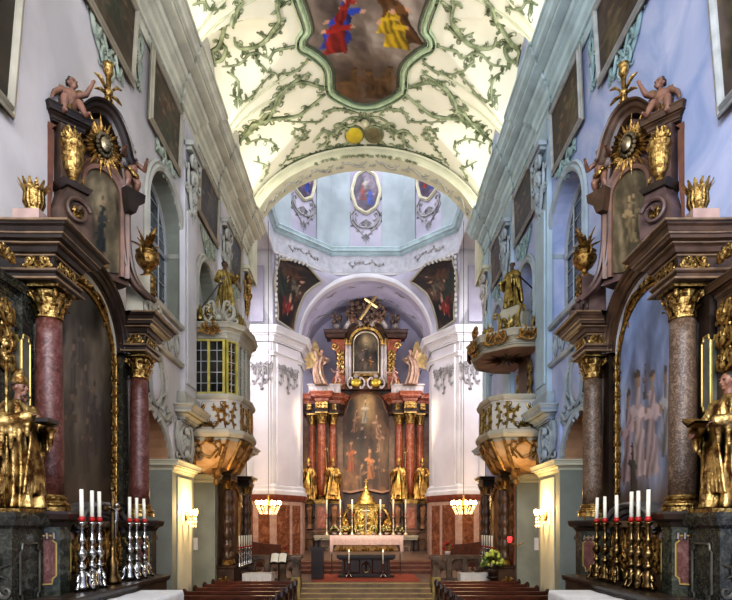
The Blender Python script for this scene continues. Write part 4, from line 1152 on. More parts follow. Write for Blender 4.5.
def putto(label, loc, k=1.0, yaw=0, pose=None, seed=1, wings=True, drape=True, group=None, head_yaw=0, mirror=True, lean=0, skinm=None, vox=.009):
    """a chubby child figure about .8 m tall when standing; origin at the seat/feet"""
    t = thing('putto', label, 'statue', loc, group, mirror=mirror)
    pose = pose or 'stand'
    z0 = .36 if pose == 'stand' else .1
    pel = Vector((0, 0, z0)); ch = pel + Vector((lean * .2, -.02, .22)); nk = ch + Vector((lean * .08, 0, .09)); hd = nk + Vector((lean * .03, -.01, .12))
    A = {'stand': (((-.2, -.06, -.04), (-.36, -.14, .06)), ((.2, -.02, .04), (.3, -.1, .2))),
         'reach': (((-.2, -.08, -.02), (-.3, -.26, -.02)), ((.18, -.1, -.1), (.1, -.24, -.02))),
         'sit': (((-.18, -.04, -.12), (-.24, -.16, -.26)), ((.18, .0, .08), (.26, -.05, .26)))}[pose]
    Lg = {'stand': (((-.09, -.04, .2), (-.1, .04, .02), (-.11, -.08, .0)), ((.1, -.1, .22), (.13, .0, .06), (.14, -.1, .03))),
          'reach': (((-.09, -.04, .2), (-.1, .04, .02), (-.11, -.08, .0)), ((.1, -.1, .22), (.13, .0, .06), (.14, -.1, .03))),
          'sit': (((-.1, -.24, .12), (-.11, -.26, -.12), (-.11, -.36, -.14)), ((.12, -.22, .14), (.2, -.3, -.06), (.22, -.4, -.06)))}[pose]
    if pose == 'reach':
        z0 = .36; pel = Vector((0, 0, z0)); ch = pel + Vector((lean * .2, -.02, .22)); nk = ch + Vector((lean * .08, 0, .09)); hd = nk + Vector((lean * .03, -.01, .12))
    bm = B()
    ball(bm, pel, (.125, .11, .11)); ball(bm, pel.lerp(ch, .45) + Vector((0, -.025, 0)), (.118, .11, .13)); ball(bm, ch, (.125, .1, .12)); cap(bm, ch, .07, nk, .05)
    q, Rm = head(bm, hd, .2, head_yaw, -.1)
    for s, (e, h) in zip((-1, 1), A):
        sh = ch + Vector((s * .12, 0, .06)); e = sh + Vector(e) - Vector((s * .06, 0, 0)); h = sh + Vector(h) - Vector((s * .06, 0, 0))
        cap(bm, sh, .052, e, .042); cap(bm, e, .044, h, .03); hand(bm, h, h - e, Vector((0, 0, 1)) if abs((h - e).normalized().z) < .8 else Vector((0, -1, 0)), .7, .5)
    for s, (kn, an, to) in zip((-1, 1), Lg):
        hp = pel + Vector((s * .065, -.01, -.03))
        cap(bm, hp, .088, kn, .06); cap(bm, kn, .06, Vector(kn).lerp(Vector(an), .4), .058); cap(bm, Vector(kn).lerp(Vector(an), .4), .058, an, .036); cap(bm, an, .035, to, .025)
    bd = weld(bm, vox, 4); obj('body', xf(bd, loc, yaw, k), skinm or M_skinp, t, smooth=True, mirror=mirror)
    r = random.Random(seed); bm = B()
    for _ in range(42):
        a = r.uniform(-.3, pi + .3); z = r.uniform(-.15, .5)
        w = math.sqrt(max(.05, 1 - (max(0, z) / .52) ** 2))
        ball(bm, q(.37 * w * math.cos(a), .06 + .4 * w * math.sin(a), z), r.uniform(.014, .022), 6, 5)
    obj('hair', xf(bm, loc, yaw, k), M_hair, t, smooth=True, mirror=mirror)
    for s in (-1, 1):
        bm = B(); ball(bm, q(s * .15, -.395, .03), (.012, .006, .006), 6, 5); obj('eye', xf(bm, loc, yaw, k), M_eye, t, smooth=True, mirror=mirror)
    if drape:
        bm = B(); P = []
        for i in range(15):
            a = -2.6 + i * .34; P.append(pel + Vector((.15 * math.cos(a), .125 * math.sin(a), -.0 + .05 * math.sin(a * 2))))
        tube(bm, P, [.03 + .018 * math.sin(i * 1.9) for i in range(15)], 7)
        for i in range(3): tube(bm, [P[12] + Vector((.03 * i, 0, 0)), P[12] + Vector((.12 + .05 * i, .04, -.06)), P[12] + Vector((.16 + .05 * i, .05, -.2 - .03 * i))], [.03, .04, .012], 6)
        tube(bm, [pel + Vector((-.1, -.12, 0)), pel + Vector((0, -.13, -.05)), pel + Vector((.08, -.12, -.03))], [.03, .045, .03], 7)
        obj('drapery', xf(bm, loc, yaw, k), M_gold, t, smooth=True, mirror=mirror)
    if wings:
        for s in (-1, 1):
            bm = B(); wing(bm, ch + Vector((s * .05, .09, .05)), s, .36); obj('wing', xf(bm, loc, yaw, k), M_gold, t, mirror=mirror)
    return t
def wing(bm, p, s, L, up=.9, n=7):
    p = Vector(p)
    for i in range(n):
        a = up - i * .24
        d = Vector((s * math.cos(a) * .75, .45, math.sin(a))).normalized(); l = L * (1 - .07 * i)
        w = Vector((-s * math.sin(a), 0, math.cos(a))) * l * .1
        rows(bm, [[p + d * l * q - w * ww, p + d * l * q + Vector((0, .012, 0)), p + d * l * q + w * ww] for q, ww in ((0, .6), (.3, 1), (.7, .95), (.93, .55), (1, .1))])
    tube(bm, [p, p + Vector((s * .4, .2, .55)) * L, p + Vector((s * .72, .4, .75)) * L], [L * .12, L * .09, L * .03], 7)
# ================================================================== the two side altars facing each other
M_ped = marble('pedestal_green', (.012, .014, .010), (.035, .038, .026), (.12, .12, .08), 5, .22, .25)
M_wax = mat('wax', (.78, .74, .60), .4, var=.05)
M_waxred = mat('wax_red', (.42, .015, .01), .4, var=.1)
M_linen = mat('linen', (.62, .60, .57), .8, var=.06, scale=3, bump=.2, bscale=12)
M_bronze = mat('bronze_dark', (.17, .11, .045), .3, 1, var=.6, scale=10, ao=.7, aod=.06)
M_attic = mat('attic_brown', (.10, .06, .04), .4, var=.35, scale=4, ao=.6)
M_atticR = mat('attic_mauve', (.115, .07, .062), .4, var=.3, scale=4, ao=.6)
def Wp(s, o, z): return Vector((-W + o, s, R_(z)))
def wpath(L): return [(-W + o, s) for s, o in L]
def urn_prof(h):
    return [(a * h, b * h) for a, b in ((.2, 0), (.2, .05), (.12, .1), (.07, .18), (.12, .23), (.2, .3), (.28, .42), (.31, .52), (.3, .58), (.24, .62), (.27, .66), (.3, .68), (.18, .72), (.08, .78))]
def candlestick(label, loc, h, mt, group):
    t = thing('candlestick', label, 'candlestick', loc, group)
    x, y, z = loc
    bm = B()
    lathe(bm, [(a * h, b * h) for a, b in ((.03, .3), (.06, .33), (.065, .36), (.03, .39), (.025, .44), (.05, .47), (.075, .52), (.07, .56), (.03, .6), (.022, .66), (.045, .69), (.055, .73), (.03, .77), (.022, .86), (.035, .9), (.03, .92), (.07, .96), (.075, .98), (.02, 1.0))], loc, 12)
    obj('stem', bm, mt, t, smooth=True)
    bm = B()
    lathe(bm, [(.10 * h, .03 * h), (.10 * h, .07 * h), (.07 * h, .14 * h), (.08 * h, .2 * h), (.05 * h, .28 * h), (.03 * h, .31 * h)], loc, 9)
    obj('base', bm, mt, t, smooth=True)
    for q in range(3):
        a = -pi / 2 + q * 2 * pi / 3; er = Vector((math.cos(a), math.sin(a), 0)); bm = B(); L = Vector(loc)
        pts = [L + er * r_ * h + Vector((0, 0, zz * h)) for r_, zz in ((.06, .26), (.11, .2), (.1, .1), (.14, .04), (.17, .025), (.165, .055), (.14, .06))]
        tube(bm, pts, [.022 * h, .03 * h, .026 * h, .026 * h, .03 * h, .02 * h, .012 * h], 7); ball(bm, L + er * .13 * h + Vector((0, 0, .15 * h)), .03 * h, 7, 5)
        obj('foot', bm, mt, t, smooth=True)
    return t
def candle(label, loc, h, r=.03, group=None, tilt=0):
    t = thing('candle', label, 'candle', loc, group)
    bm = B(); L = Vector(loc); top = L + Vector((tilt * h, 0, h))
    tube(bm, [L, L.lerp(top, .5), top], [r, r * .97, r * .9], 12); obj('wax_shaft', bm, M_wax, t, smooth=True)
    bm = B(); tube(bm, [L, L + Vector((0, 0, .035)), L + Vector((0, 0, .06))], [r * 1.5, r * 1.45, r * 1.1], 12); obj('red_collar', bm, M_waxred, t, smooth=True)
    bm = B(); tube(bm, [top, top + Vector((.003, 0, .02))], .004, 5); obj('wick', bm, M_eye, t)
    return t
def inlay(bm_f, bm_b, S, w, h, notch=.12):
    """panel with notched ends: field and border line"""
    pts = []
    for sx, sy in ((1, 1), (-1, 1), (-1, -1), (1, -1)):
        c = [(sx * w / 2, sy * (h / 2 - notch)), (sx * (w / 2 - notch * .4), sy * (h / 2 - notch * .7)), (sx * (w / 2 - notch * .5), sy * h / 2)]
        pts += c if sx * sy > 0 else c[::-1]
    vs = [bm_f.verts.new(S(a, b, .012)) for a, b in pts]; bm_f.faces.new(vs)
    P = [S(a, b, .015) for a, b in pts]; tube(bm_b, P + P[:1], .014, 5)
for SGN in (-1, 1):
    LF = SGN < 0
    sn = 'left' if LF else 'right'
    colm = M_red if LF else M_tan
    alt = 'altar with red columns' if LF else 'altar with tan columns'
    A = thing('side_altar', 'tall dark baroque side altar with %s marble columns against the %s wall' % (('red', 'pale grey') if LF else ('speckled tan', 'blue tinted')), 'altar', Wp(9.95, 0, -2.6))
    # ---- retable back and plinth
    bm = B()
    box(bm, -W + .02, -W + .22, 7.55, 12.15, R_(-.4), R_(3.3)); box(bm, -W + .02, -W + .3, 9.0 - .45, 11.35, R_(-.4), R_(3.3))
    obj('retable', bm, M_black if LF else M_wood, A)
    # ---- painting
    S = wallS(9.95, 0, .3)
    hw, zs, ri, zb = 1.16, 2.95, 1.02, .12
    if LF:
        pa = dict(seed=7, dark=(.012, .009, .006), mid=(.06, .048, .032), light=(.19, .155, .11), figs=[(-.3, .25, .22, .3, (.10, .08, .06), (.2, .13, .08)), (.1, .1, .25, -.2, (.08, .06, .045), (.2, .13, .08)), (-.35, -.25, .3, .2, (.06, .045, .03), (.16, .1, .06)), (.35, -.1, .3, .1, (.05, .04, .035), (.15, .1, .06)), (.1, -.35, .25, .2, (.07, .04, .03), (.16, .1, .06)), (-.1, .5, .16, .4, (.12, .1, .08), (.2, .14, .1))], floor=(.05, .025, .015))
    else:
        pa = dict(seed=12, dark=(.04, .045, .06), mid=(.17, .19, .27), light=(.40, .45, .58), sky=(.30, .40, .66), floor=(.09, .055, .035), figs=[(-.5, -.15, .34, .1, (.4, .38, .38), (.25, .16, .1)), (-.08, -.2, .42, -.1, (.52, .39, .38), (.25, .16, .1)), (.34, -.15, .44, .1, (.56, .43, .42), (.25, .16, .1)), (.7, -.25, .4, -.2, (.5, .35, .36), (.25, .16, .1)), (-.75, .0, .2, .2, (.14, .1, .1), (.2, .12, .08)), (.1, .2, .15, 0, (.16, .13, .14), (.22, .14, .1)), (.5, -.55, .22, .4, (.05, .045, .04), (.05, .045, .04))])
    canvas('altarpiece', S, lambda u: R_(zb), lambda u: R_(zs) + ri * math.sqrt(max(0, 1 - (u / hw) ** 2)), -hw + .001, hw - .001, A, pa, 70, 110, .01)
    ln = [(hw, R_(zb))] + arch_pts(0, hw, R_(zs), ri, 26) + [(-hw, R_(zb))]
    bm = B(); molding(bm, S, ln, [(-.03, 0), (-.03, .04), (.01, .06), (.02, .03), (.04, .07), (.06, .04), (.07, -.05)]); obj('altarpiece_frame', bm, M_gold, A, smooth=False)
    bm = B(); r5 = random.Random(2)
    for i in range(40):
        p = ln[4 + i * (len(ln) - 9) // 40]
    for m in (-1, 1):
        tendril(bm, S, [(m * (hw + .05), R_(.5)), (m * (hw - .03), R_(1.3)), (m * (hw + .06), R_(2.1)), (m * (hw - .02), R_(2.9))], .022, r5, .12)
        tendril(bm, S, [(m * (hw - .06), R_(3.25)), (m * (hw - .45), R_(3.95)), (m * .3, R_(4.05))], .045, r5, .2)
    fan(bm, S, (0, R_(3.98)), pi / 2, 2.2, 7, .4, .12); obj('frame_scrolls', bm, M_goldd, A)
    # ---- arched cornice over the painting
    S0 = wallS(9.95, 0, 0)
    ln = [(a, b) for a, b in arch_pts(0, 1.25, R_(3.25), 1.02, 28)]
    bm = B(); molding(bm, S0, ln, [(-.08, .0), (-.08, .36), (-.03, .4), (-.03, .44), (.03, .47), (.05, .5), (.08, .52), (.1, .56), (.13, .58), (.13, 0)]); obj('arched_cornice', bm, M_wood if LF else M_brownst, A)
    bm = B(); ln2 = arch_pts(0, 1.17, R_(3.2), .98, 28)
    molding(bm, S0, ln2, [(-.04, .2), (-.04, .34), (.0, .38), (.04, .36), (.04, .2)]); obj('arch_molding', bm, M_framel if LF else M_stgrey, A)
    # ---- columns
    for i, c in enumerate((8.3, 11.6)):
        o = .62; x = -W + o
        bm = B(); lathe(bm, shaft_prof(.187, 2.42), (x, c, R_(.44)), 24); cl = obj('column', bm, colm, A, smooth=True)
        bm = B(); lathe(bm, base_prof(.187, .24), (x, c, R_(.2)), 24); obj('column_base', bm, M_gold, cl)
        bm = B(); capital(bm, (x, c, R_(2.85)), .165, .43, 20, 8); obj('column_capital', bm, M_gold, cl)
        # pilaster behind
        bm = B(); box(bm, -W + .2, -W + .42, c - .3, c + .3, R_(.2), R_(3.3)); obj('pilaster', bm, M_black if LF else M_wood, A)
    # ---- gilt strips beside the painting and outer pilasters
    for c, w in ((8.76, .26), (11.16, .26)):
        S = wallS(c, R_(1.75), .33); bm = B()
        for q in range(5): 
            T = lambda u, v, w=0, q=q: S(u, v - 1.2 + .6 * q, w)
            gilt(bm, T, w, .58, 10 + q, .022, .45)
        obj('gilt_strip', bm, M_goldd, A)
    for c in (7.72, 12.0):
        bm = B(); box(bm, -W + .02, -W + .34, c - .24, c + .24, R_(-.3), R_(3.3)); sweep(bm, cornice_prof(0, R_(3.0), .12, .22), wpath([(c - .24, 0.02), (c - .24, .34), (c + .24, .34), (c + .24, .02)]), side=1)
        pl = obj('outer_pilaster', bm, M_black if LF else M_brownst, A)
        bm = B(); gilt(bm, wallS(c, R_(2.45), .36), .36, .9, 5, .035, .7); 
        gilt(bm, lambda u, v, w=0: Vector((-W + .18 + u, c - .25 - w, R_(2.45) + v)), .26, .9, 6, .03, .7)
        obj('gilt_panel', bm, M_gold, pl)
    mgl = mat('gilt_line', (.48, .34, .10), .4, .6, var=.1)
    for S, w_, h_ in [(plane((-W + .44, c, R_((z0 + z1) / 2)), (0, 1, 0), (0, 0, 1), (1, 0, 0)), .2, z1 - z0) for c, z0, z1 in ((8.02, 1.55, 2.55), (8.02, .55, 1.35), (11.85, 1.55, 2.55))] + [(plane((-W + .32, 7.99, R_(z)), (1, 0, 0), (0, 0, 1), (0, -1, 0)), .17, 1.0) for z in (2.05, .95)]:
        bm = B(); bf = B(); inlay(bf, bm, S, w_, h_, .08)
        pf = obj('panel_field', bf, mat('panel_grey', (.13, .125, .10), .4, var=.25), A); obj('panel_border', bm, mgl, pf)
    # ---- entablature: block over each column, sweeping back to the wall
    near = [(7.95, .02), (7.98, .5), (7.98, .86), (8.64, .86), (8.64, .4), (8.75, .4)]
    far = [(11.15, .4), (11.25, .4), (11.25, .86), (11.92, .86), (11.92, .4), (12.3, .34), (12.32, .02)]
    for pth, nm in ((near, 0), (far, 1)):
        P = wpath(pth)
        bm = B(); sweep(bm, [(-.3, R_(3.28))] + architrave_prof(-.06, R_(3.28), .1, .14) + [(-.02, R_(3.42)), (-.02, R_(3.62)), (-.3, R_(3.62))], P, side=1)
        en = obj('entablature', bm, M_wood if LF else M_brownst, A)
        bm = B(); sweep(bm, [(-.3, R_(3.58)), (-.02, R_(3.58)), (.0, R_(3.62)), (.05, R_(3.64)), (.07, R_(3.70)), (.11, R_(3.74)), (.19, R_(3.76)), (.2, R_(3.81)), (.23, R_(3.83)), (.25, R_(3.88)), (.28, R_(3.9)), (.3, R_(3.96)), (-.3, R_(3.96))], P, side=1)
        obj('entablature_cornice', bm, M_wood if LF else M_brownst, en)
        bm = B()
        for o_, z_ in ((.0, 3.62), (.11, 3.74), (.21, 3.82), (.31, 3.94), (.03, 3.42), (.05, 3.3)):
            sweep(bm, [(o_ - .018, R_(z_ - .018)), (o_ + .012, R_(z_ - .014)), (o_ + .018, R_(z_)), (o_ + .01, R_(z_ + .014)), (o_ - .018, R_(z_ + .018))], P, side=1)
        obj('cornice_highlight', bm, mat('highlight_brown', (.20, .13, .075), .3, var=.3, scale=6, spec=.8), en)  # lighter strips standing in for highlights on the cornice edges
        bm = B()
        c = 8.31 if nm == 0 else 11.585
        gilt(bm, wallS(c, R_(3.52), .85), .5, .18, 3, .025, .8)
        cc = 7.98 if nm == 0 else 11.25
        gilt(bm, lambda u, v, w=0: Vector((-W + .63 + u, cc - w + .01, R_(3.52) + v)), .36, .18, 4, .025, .8)
        if nm == 0: gilt(bm, lambda u, v, w=0: Vector((-W + .37 + w, 7.72 + u, R_(3.52) + v)), .36, .17, 4, .025, .8)
        obj('gilt_frieze', bm, M_gold, en)
    # ---- pedestals
    for i, (c, zt) in enumerate(((8.3, .2), (11.6, .12))):
        s0, s1 = c - .55, c + .55
        pl = [(s0 - .2, .2), (s0 - .2, .8), (s0 + .02, 1.04), (s0 + .28, 1.04), (s1 - .1, .7), (s1 - .1, .2)]
        bm = B(); prism(bm, wpath(pl), 0, R_(zt - .05))
        pd = obj('pedestal', bm, M_ped, A)
        bm = B(); sweep(bm, [(-.2, R_(zt - .2)), (0, R_(zt - .2)), (.04, R_(zt - .14)), (.12, R_(zt - .1)), (.14, R_(zt - .03)), (.14, R_(zt)), (-.5, R_(zt))], wpath(pl), side=1)
        obj('pedestal_cap', bm, M_wood, pd)
        bm = B(); sweep(bm, [(0, R_(-1.0)), (.05, R_(-1.0)), (.1, R_(-1.1)), (.12, R_(-1.3)), (0, R_(-1.3))], wpath(pl), side=1); obj('pedestal_foot', bm, M_black, pd)
        bf = B(); b2 = B(); b3 = B()
        u = Vector((.24, .22, 0)).normalized(); nrm = Vector((.22, -.24, 0)).normalized()
        S = plane(Wp(s0 - .09, .92, zt - .62), (u.x, u.y, 0), (0, 0, 1), nrm); inlay(bf, b2, S, .22, .62, .1)
        u4 = Vector((-.34, .62, 0)).normalized(); n4 = Vector((.62, .34, 0)).normalized()
        S2 = plane(Wp(s0 + .6, .86, zt - .62), (u4.x, u4.y, 0), (0, 0, 1), n4); bx_ = B(); inlay(bx_, b2, S2, .42, .6, .1); obj('dark_panel', bx_, M_black, pd)
        S3 = plane(Wp(s0 - .2, .5, zt - .62), (1, 0, 0), (0, 0, 1), (0, -1, 0)); inlay(b3, b2, S3, .4, .6, .1)
        obj('red_panel', bf, M_red, pd); obj('dark_panel', b3, M_black, pd); obj('panel_border', b2, MATS['gilt_line'], pd)
        b4 = B()
        for q in range(6): tube(b4, [S2(-.3 + .12 * q, .34, .01), S2(-.3 + .12 * q, .26, .03)], .03, 6)
        for q in range(3): tube(b4, [S(-.08 + .08 * q, .34, .01), S(-.08 + .08 * q, .26, .03)], .025, 6)
        obj('fluting', b4, M_brownst, pd)
    # statue bracket at the near end
    bm = B(); pl = [(6.95, .1), (6.95, .9), (7.68, .9), (7.68, .1)]
    prism(bm, wpath(pl), 0, R_(.12)); sweep(bm, [(0, R_(-.02)), (.06, R_(.02)), (.1, R_(.12)), (.1, R_(.17)), (-.4, R_(.17))], wpath(pl), side=1); br = obj('statue_bracket', bm, M_black, A)
    bm = B(); prism(bm, wpath([(6.98, .2), (6.98, .97), (7.66, .97), (7.66, .2)]), R_(.17), R_(.22)); obj('gilt_plate', bm, M_gold, br)
    bm = B(); inlay(B(), bm, wallS(7.3, R_(-.55), .9), .42, .7, .1); gilt(bm, plane(Wp(6.94, .5, -.55), (1, 0, 0), (0, 0, 1), (0, -1, 0)), .6, .8, 13, .035, .7); obj('silver_relief', bm, mat('relief_silver', (.12, .11, .09), .4, .5, var=.4, ao=.7), br)
    # predella with ornaments between the pedestals
    bm = B(); box(bm, -W, -W + .55, 8.8, 11.1, R_(-1.6), R_(.06)); box(bm, -W, -W + .7, 8.85, 11.05, R_(.0), R_(.1)); pr_ = obj('predella', bm, M_wood if LF else M_brownst, A)
    bm = B()
    for q in range(4): gilt(bm, wallS(9.1 + .55 * q, R_(-.4), .57), .45, .7, 20 + q, .03, .6)
    obj('gilt_relief', bm, M_goldd, pr_)
    # curved broken pediment below the painting
    bm = B()
    for k, (rr, o) in enumerate(((.95, .72), (.86, .66), (.77, .6))):
        ln = [(rr * math.cos(a), R_(-.1 - .05 * k) + .48 * rr * math.sin(a)) for a in np.linspace(.12, pi - .12, 24)]
        molding(bm, S0, ln, [(-.03, .3), (-.03, o - .04), (.02, o), (.06, o - .03), (.06, .3)])
    obj('lower_pediment', bm, mat('pediment_silver', (.22, .2, .19), .35, .4, var=.4, ao=.6), A)
    # ---- attic storey, turned towards the nave
    C = Vector((-4.62, 10.2, 0)); U = Vector((.546, .838, 0)); N = Vector((.838, -.546, 0))
    SA_ = lambda u, v, w=0: C + U * u + N * w + Vector((0, 0, R_(v)))
    Mat_ = M_attic if LF else M_atticR
    ol = [(-.75, 4.3), (-.78, 4.35), (-.7, 4.8), (-.68, 6.45), (-.2, 6.8), (.1, 7.0), (.4, 6.7), (.5, 6.2), (.55, 5.6), (.6, 4.7), (.68, 4.32)]
    bm = B(); prism_s(bm, ol, SA_, -.3, .0); at_ = obj('attic', bm, Mat_, A)
    c0_, hw2 = .12, .36
    canvas('upper_painting', lambda u, v, w=0: SA_(u + c0_, v, w), lambda u: 4.5 - .1 * math.cos(u * 4), lambda u: 5.75 + .38 * math.sqrt(max(0, 1 - (u / hw2) ** 2)), -hw2 + .001, hw2 - .001, A,
           dict(seed=33 + SGN, dark=(.03, .024, .012), mid=(.10, .075, .04), light=(.22, .17, .10), figs=[(0, -.1, .5, .2, (.03, .03, .025), (.2, .13, .07))] if LF else [(0, 0, .5, .3, (.28, .2, .1), (.3, .2, .1)), (-.3, .1, .4, .9, (.2, .15, .08), (.25, .17, .1))]), 30, 50, .03)
    ln = [(c0_ + hw2, 4.4)] + [(c0_ + a, b) for a, b in arch_pts(0, hw2, 5.75, .38, 16)] + [(c0_ - hw2, 4.4)]
    bm = B(); molding(bm, SA_, ln, [(-.03, 0), (-.03, .08), (.03, .1), (.06, .06), (.12, .12), (.15, 0)]); uf = obj('upper_frame', bm, mat('frame_rose', (.20, .11, .075), .4, var=.25, ao=.5), A)
    bm = B(); r5 = random.Random(6)
    for m in (-1, 1): tendril(bm, SA_, [(c0_ + m * .42, 4.5), (c0_ + m * .47, 5.1), (c0_ + m * .42, 5.6), (c0_ + m * .3, 6.15)], .025, r5, .12)
    for v in (5.6, 5.0): gilt(bm, lambda u, w_, h=0, v=v: SA_(c0_ - .45 + u, v + w_, h + .1), .14, .3, 3, .025)
    fan(bm, SA_, (c0_, 4.45), pi / 2, 2.4, 7, .3, .1); obj('gilt_scrolls', bm, M_gold, uf)
    # near pilaster with gilded vase and volute
    bm = B(); prism_s(bm, [(-.7, 4.75), (-.36, 4.75), (-.36, 6.42), (-.7, 6.42)], SA_, 0, .2); ap = obj('attic_pilaster', bm, Mat_, A)
    bm = B(); lathe(bm, [(.05, 0), (.09, .05), (.06, .12), (.13, .25), (.17, .45), (.16, .55), (.19, .6), (.19, .66), (.12, .7)], SA_(-.53, 5.48, .24), 16)
    gilt(bm, lambda u, v, w=0: SA_(-.53 + u, 6.28 + v, .22 + w), .3, .24, 2, .03); fan(bm, lambda u, v, w=0: SA_(u, v, w + .3), (-.53, 6.12), pi / 2, 2.2, 7, .3, .1); obj('gilt_vase', bm, M_gold, ap)
    bm = B()
    prism_s(bm, [(-.72, 5.36), (-.34, 5.36), (-.28, 5.46), (-.78, 5.46)], SA_, 0, .42)
    obj('pilaster_base', bm, M_wood, ap)
    bm = B(); ol2 = [(-.74, 4.3), (-.34, 4.3), (-.26, 4.75), (-.26, 5.05), (-.36, 5.36), (-.68, 5.36), (-.82, 5.0), (-.82, 4.7)]; prism_s(bm, ol2, SA_, 0, .36)
    for q in (0, 1):
        pts = spiral((-.53, 5.0), .25 - .02 * q, .4, 9, 26, .08); tube(bm, [SA_(a, b, .38 + .004 * k) for k, (a, b) in enumerate(pts)], .03 - .012 * q, 6)
    obj('scroll_bracket', bm, Mat_, A)
    bm = B()
    pts = [(-.78, 6.38), (-.86, 6.28), (-.82, 6.2), (-.84, 5.4), (-.88, 4.9), (-.78, 4.6)]
    P = cr([Vector(p) for p in pts], 5); rows(bm, [[SA_(p.x - .1, p.y, -.1), SA_(p.x - .1, p.y, .1), SA_(p.x + .06, p.y, .12), SA_(p.x + .1, p.y, 0)] for p in P]); obj('side_console', bm, mat('console_red', (.13, .05, .028), .4, var=.3), A)
    bm = B()
    pts = [(.5, 6.45), (.56, 6.0), (.52, 5.5), (.54, 5.0), (.62, 4.6), (.8, 4.35), (1.1, 4.2)]
    P = cr([Vector(p) for p in pts], 6)
    for d_ in (-.02, .1): tube(bm, [SA_(p.x + d_, p.y, .06) for p in P], .04, 7)
    rows(bm, [[SA_(p.x - .04, p.y, -.05), SA_(p.x + .04, p.y, .07), SA_(p.x + .12, p.y, -.05)] for p in P]); obj('side_scroll', bm, Mat_, A)
    # top: straight cornice at the near end, curved pediment beyond
    bm = B()
    pth = [SA_(a, 0, b) for a, b in ((-.8, -.3), (-.78, .12), (-.32, .2), (-.26, .05))]
    sweep(bm, [(-.25, R_(6.4))] + cornice_prof(0, R_(6.42), .14, .24) + [(-.25, R_(6.68))], [(p.x, p.y) for p in pth], side=1); obj('top_cornice', bm, M_wood if LF else M_brownst, A)
    bm = B()
    ln = cr([Vector(p) for p in ((-.3, 6.85), (-.12, 7.05), (.08, 7.12), (.28, 7.05), (.45, 6.8), (.55, 6.5), (.62, 6.42))], 5)
    molding(bm, SA_, [(p.x, p.y) for p in reversed(ln)], [(-.1, -.25), (-.1, .1), (-.05, .13), (-.02, .18), (.03, .2), (.05, .25), (.08, .27), (.08, -.25)]); obj('curved_pediment', bm, M_wood if LF else M_brownst, A)
    bm = B(); Cc_ = (.1, 6.5)
    for q in range(30):
        a = 2 * pi * q / 30; leaf(bm, lambda u, v, w=0: SA_(u, v, w + .1), (Cc_[0] + .08 * math.cos(a), Cc_[1] + .08 * math.sin(a)), a, .3 if q % 2 else .46, .07, .03)
    obj('sunburst_rays', bm, M_goldd, A)
    bm = B(); R = [[SA_(Cc_[0] + .09 * q * math.cos(a), Cc_[1] + .12 * q * math.sin(a), h + .1) for a in np.linspace(0, 2 * pi, 17)[:-1]] for q, h in ((1.1, 0), (1, .09), (.5, .12), (.05, .13))]
    rows(bm, R, closeu=True, caps=True)
    r5 = random.Random(3)
    for q in range(16): ball(bm, SA_(Cc_[0] + .13 * math.cos(q * .4), Cc_[1] + .18 * math.sin(q * .4), .14), .035, 6, 5)
    obj('sunburst_medallion', bm, mat('medallion', (.30, .24, .15), .4, .8, var=.5, ao=.7), A)
    bm = B(); r5 = random.Random(14)
    tendril(bm, SA_, [(.5, 4.5), (.55, 5.0), (.48, 5.5), (.5, 6.1)], .03, r5, .14); tendril(bm, SA_, [(-.3, 4.45), (-.28, 5.0), (-.3, 5.6), (-.2, 6.2)], .025, r5, .14)
    fan(bm, lambda u, v, w=0: SA_(u, v, w + .02), (-.2, 6.45), pi / 2 + .4, 1.5, 6, .35, .1); gilt(bm, lambda u, v, w=0: SA_(-.53 + u, 5.0 + v, w + .38), .16, .16, 3, .025)
    obj('attic_gilding', bm, M_goldd, A)
    # bracket for the flying putto
    bm = B(); prism_s(bm, [(.5, 5.55), (.64, 5.55), (.7, 5.7), (.82, 5.8), (.84, 5.95), (.45, 5.95)], SA_, -.15, .25); obj('putto_bracket', bm, M_wood if LF else M_brownst, A)
    # volute block above the far column
    Sv = wallS(11.7, 0, .52)
    bm = B(); ol3 = [(-.5, 3.92), (.48, 3.92), (.5, 4.2), (.34, 4.42), (.12, 4.5), (.12, 4.85), (-.14, 4.85), (-.16, 4.5), (-.36, 4.4), (-.5, 4.5)]
    prism_s(bm, [(a, R_(b)) for a, b in ol3], Sv, 0, .32)
    for c_, rr, sg in (((.27, 4.2), .2, 1), ((-.28, 4.15), .18, -1)):
        pts = spiral((c_[0], R_(c_[1])), rr, pi / 2, -sg * 9, 26, .1); tube(bm, [Sv(a, b, .33 + .002 * k) for k, (a, b) in enumerate(pts)], .04, 6)
    obj('volute_block', bm, M_framel if LF else M_atticR, A)
    bm = B(); gilt(bm, lambda u, v, w=0: Sv(u, R_(4.62) + v, .32 + w), .2, .45, 3, .025); obj('volute_garland', bm, M_goldd, A)
    # small scroll bracket on the far corner of the entablature
    # ================= things standing on the altar
    L = Wp(11.75, .72, 4.86)
    t = thing('urn', 'gilded urn with leafy flame on the volute of the %s' % alt, 'urn', L)
    bm = B(); lathe(bm, urn_prof(.75), L, 18); obj('bowl', bm, M_goldd, t, smooth=True)
    bm = B(); r5 = random.Random(4)
    for q in range(16):
        a = r5.uniform(0, 2 * pi); el = r5.uniform(.5, 1.3); l = r5.uniform(.25, .5); p = L + Vector((0, 0, .54)); d = Vector((math.cos(a) * math.cos(el), math.sin(a) * math.cos(el), math.sin(el)))
        tube(bm, [p, p + d * l * .5 + Vector((0, 0, .03)), p + d * l], [.05, .045, .012], 5, .5)
    obj('flame_leaves', bm, M_goldd, t)
    for m in (-1, 1):
        bm = B(); tube(bm, [L + Vector((0, m * .18, .3)), L + Vector((0, m * .33, .36)), L + Vector((0, m * .36, .5)), L + Vector((0, m * .26, .54)), L + Vector((0, m * .24, .46))], .025, 6); obj('handle', bm, M_goldd, t, smooth=True)
    L = Wp(7.92, .62, 3.965)
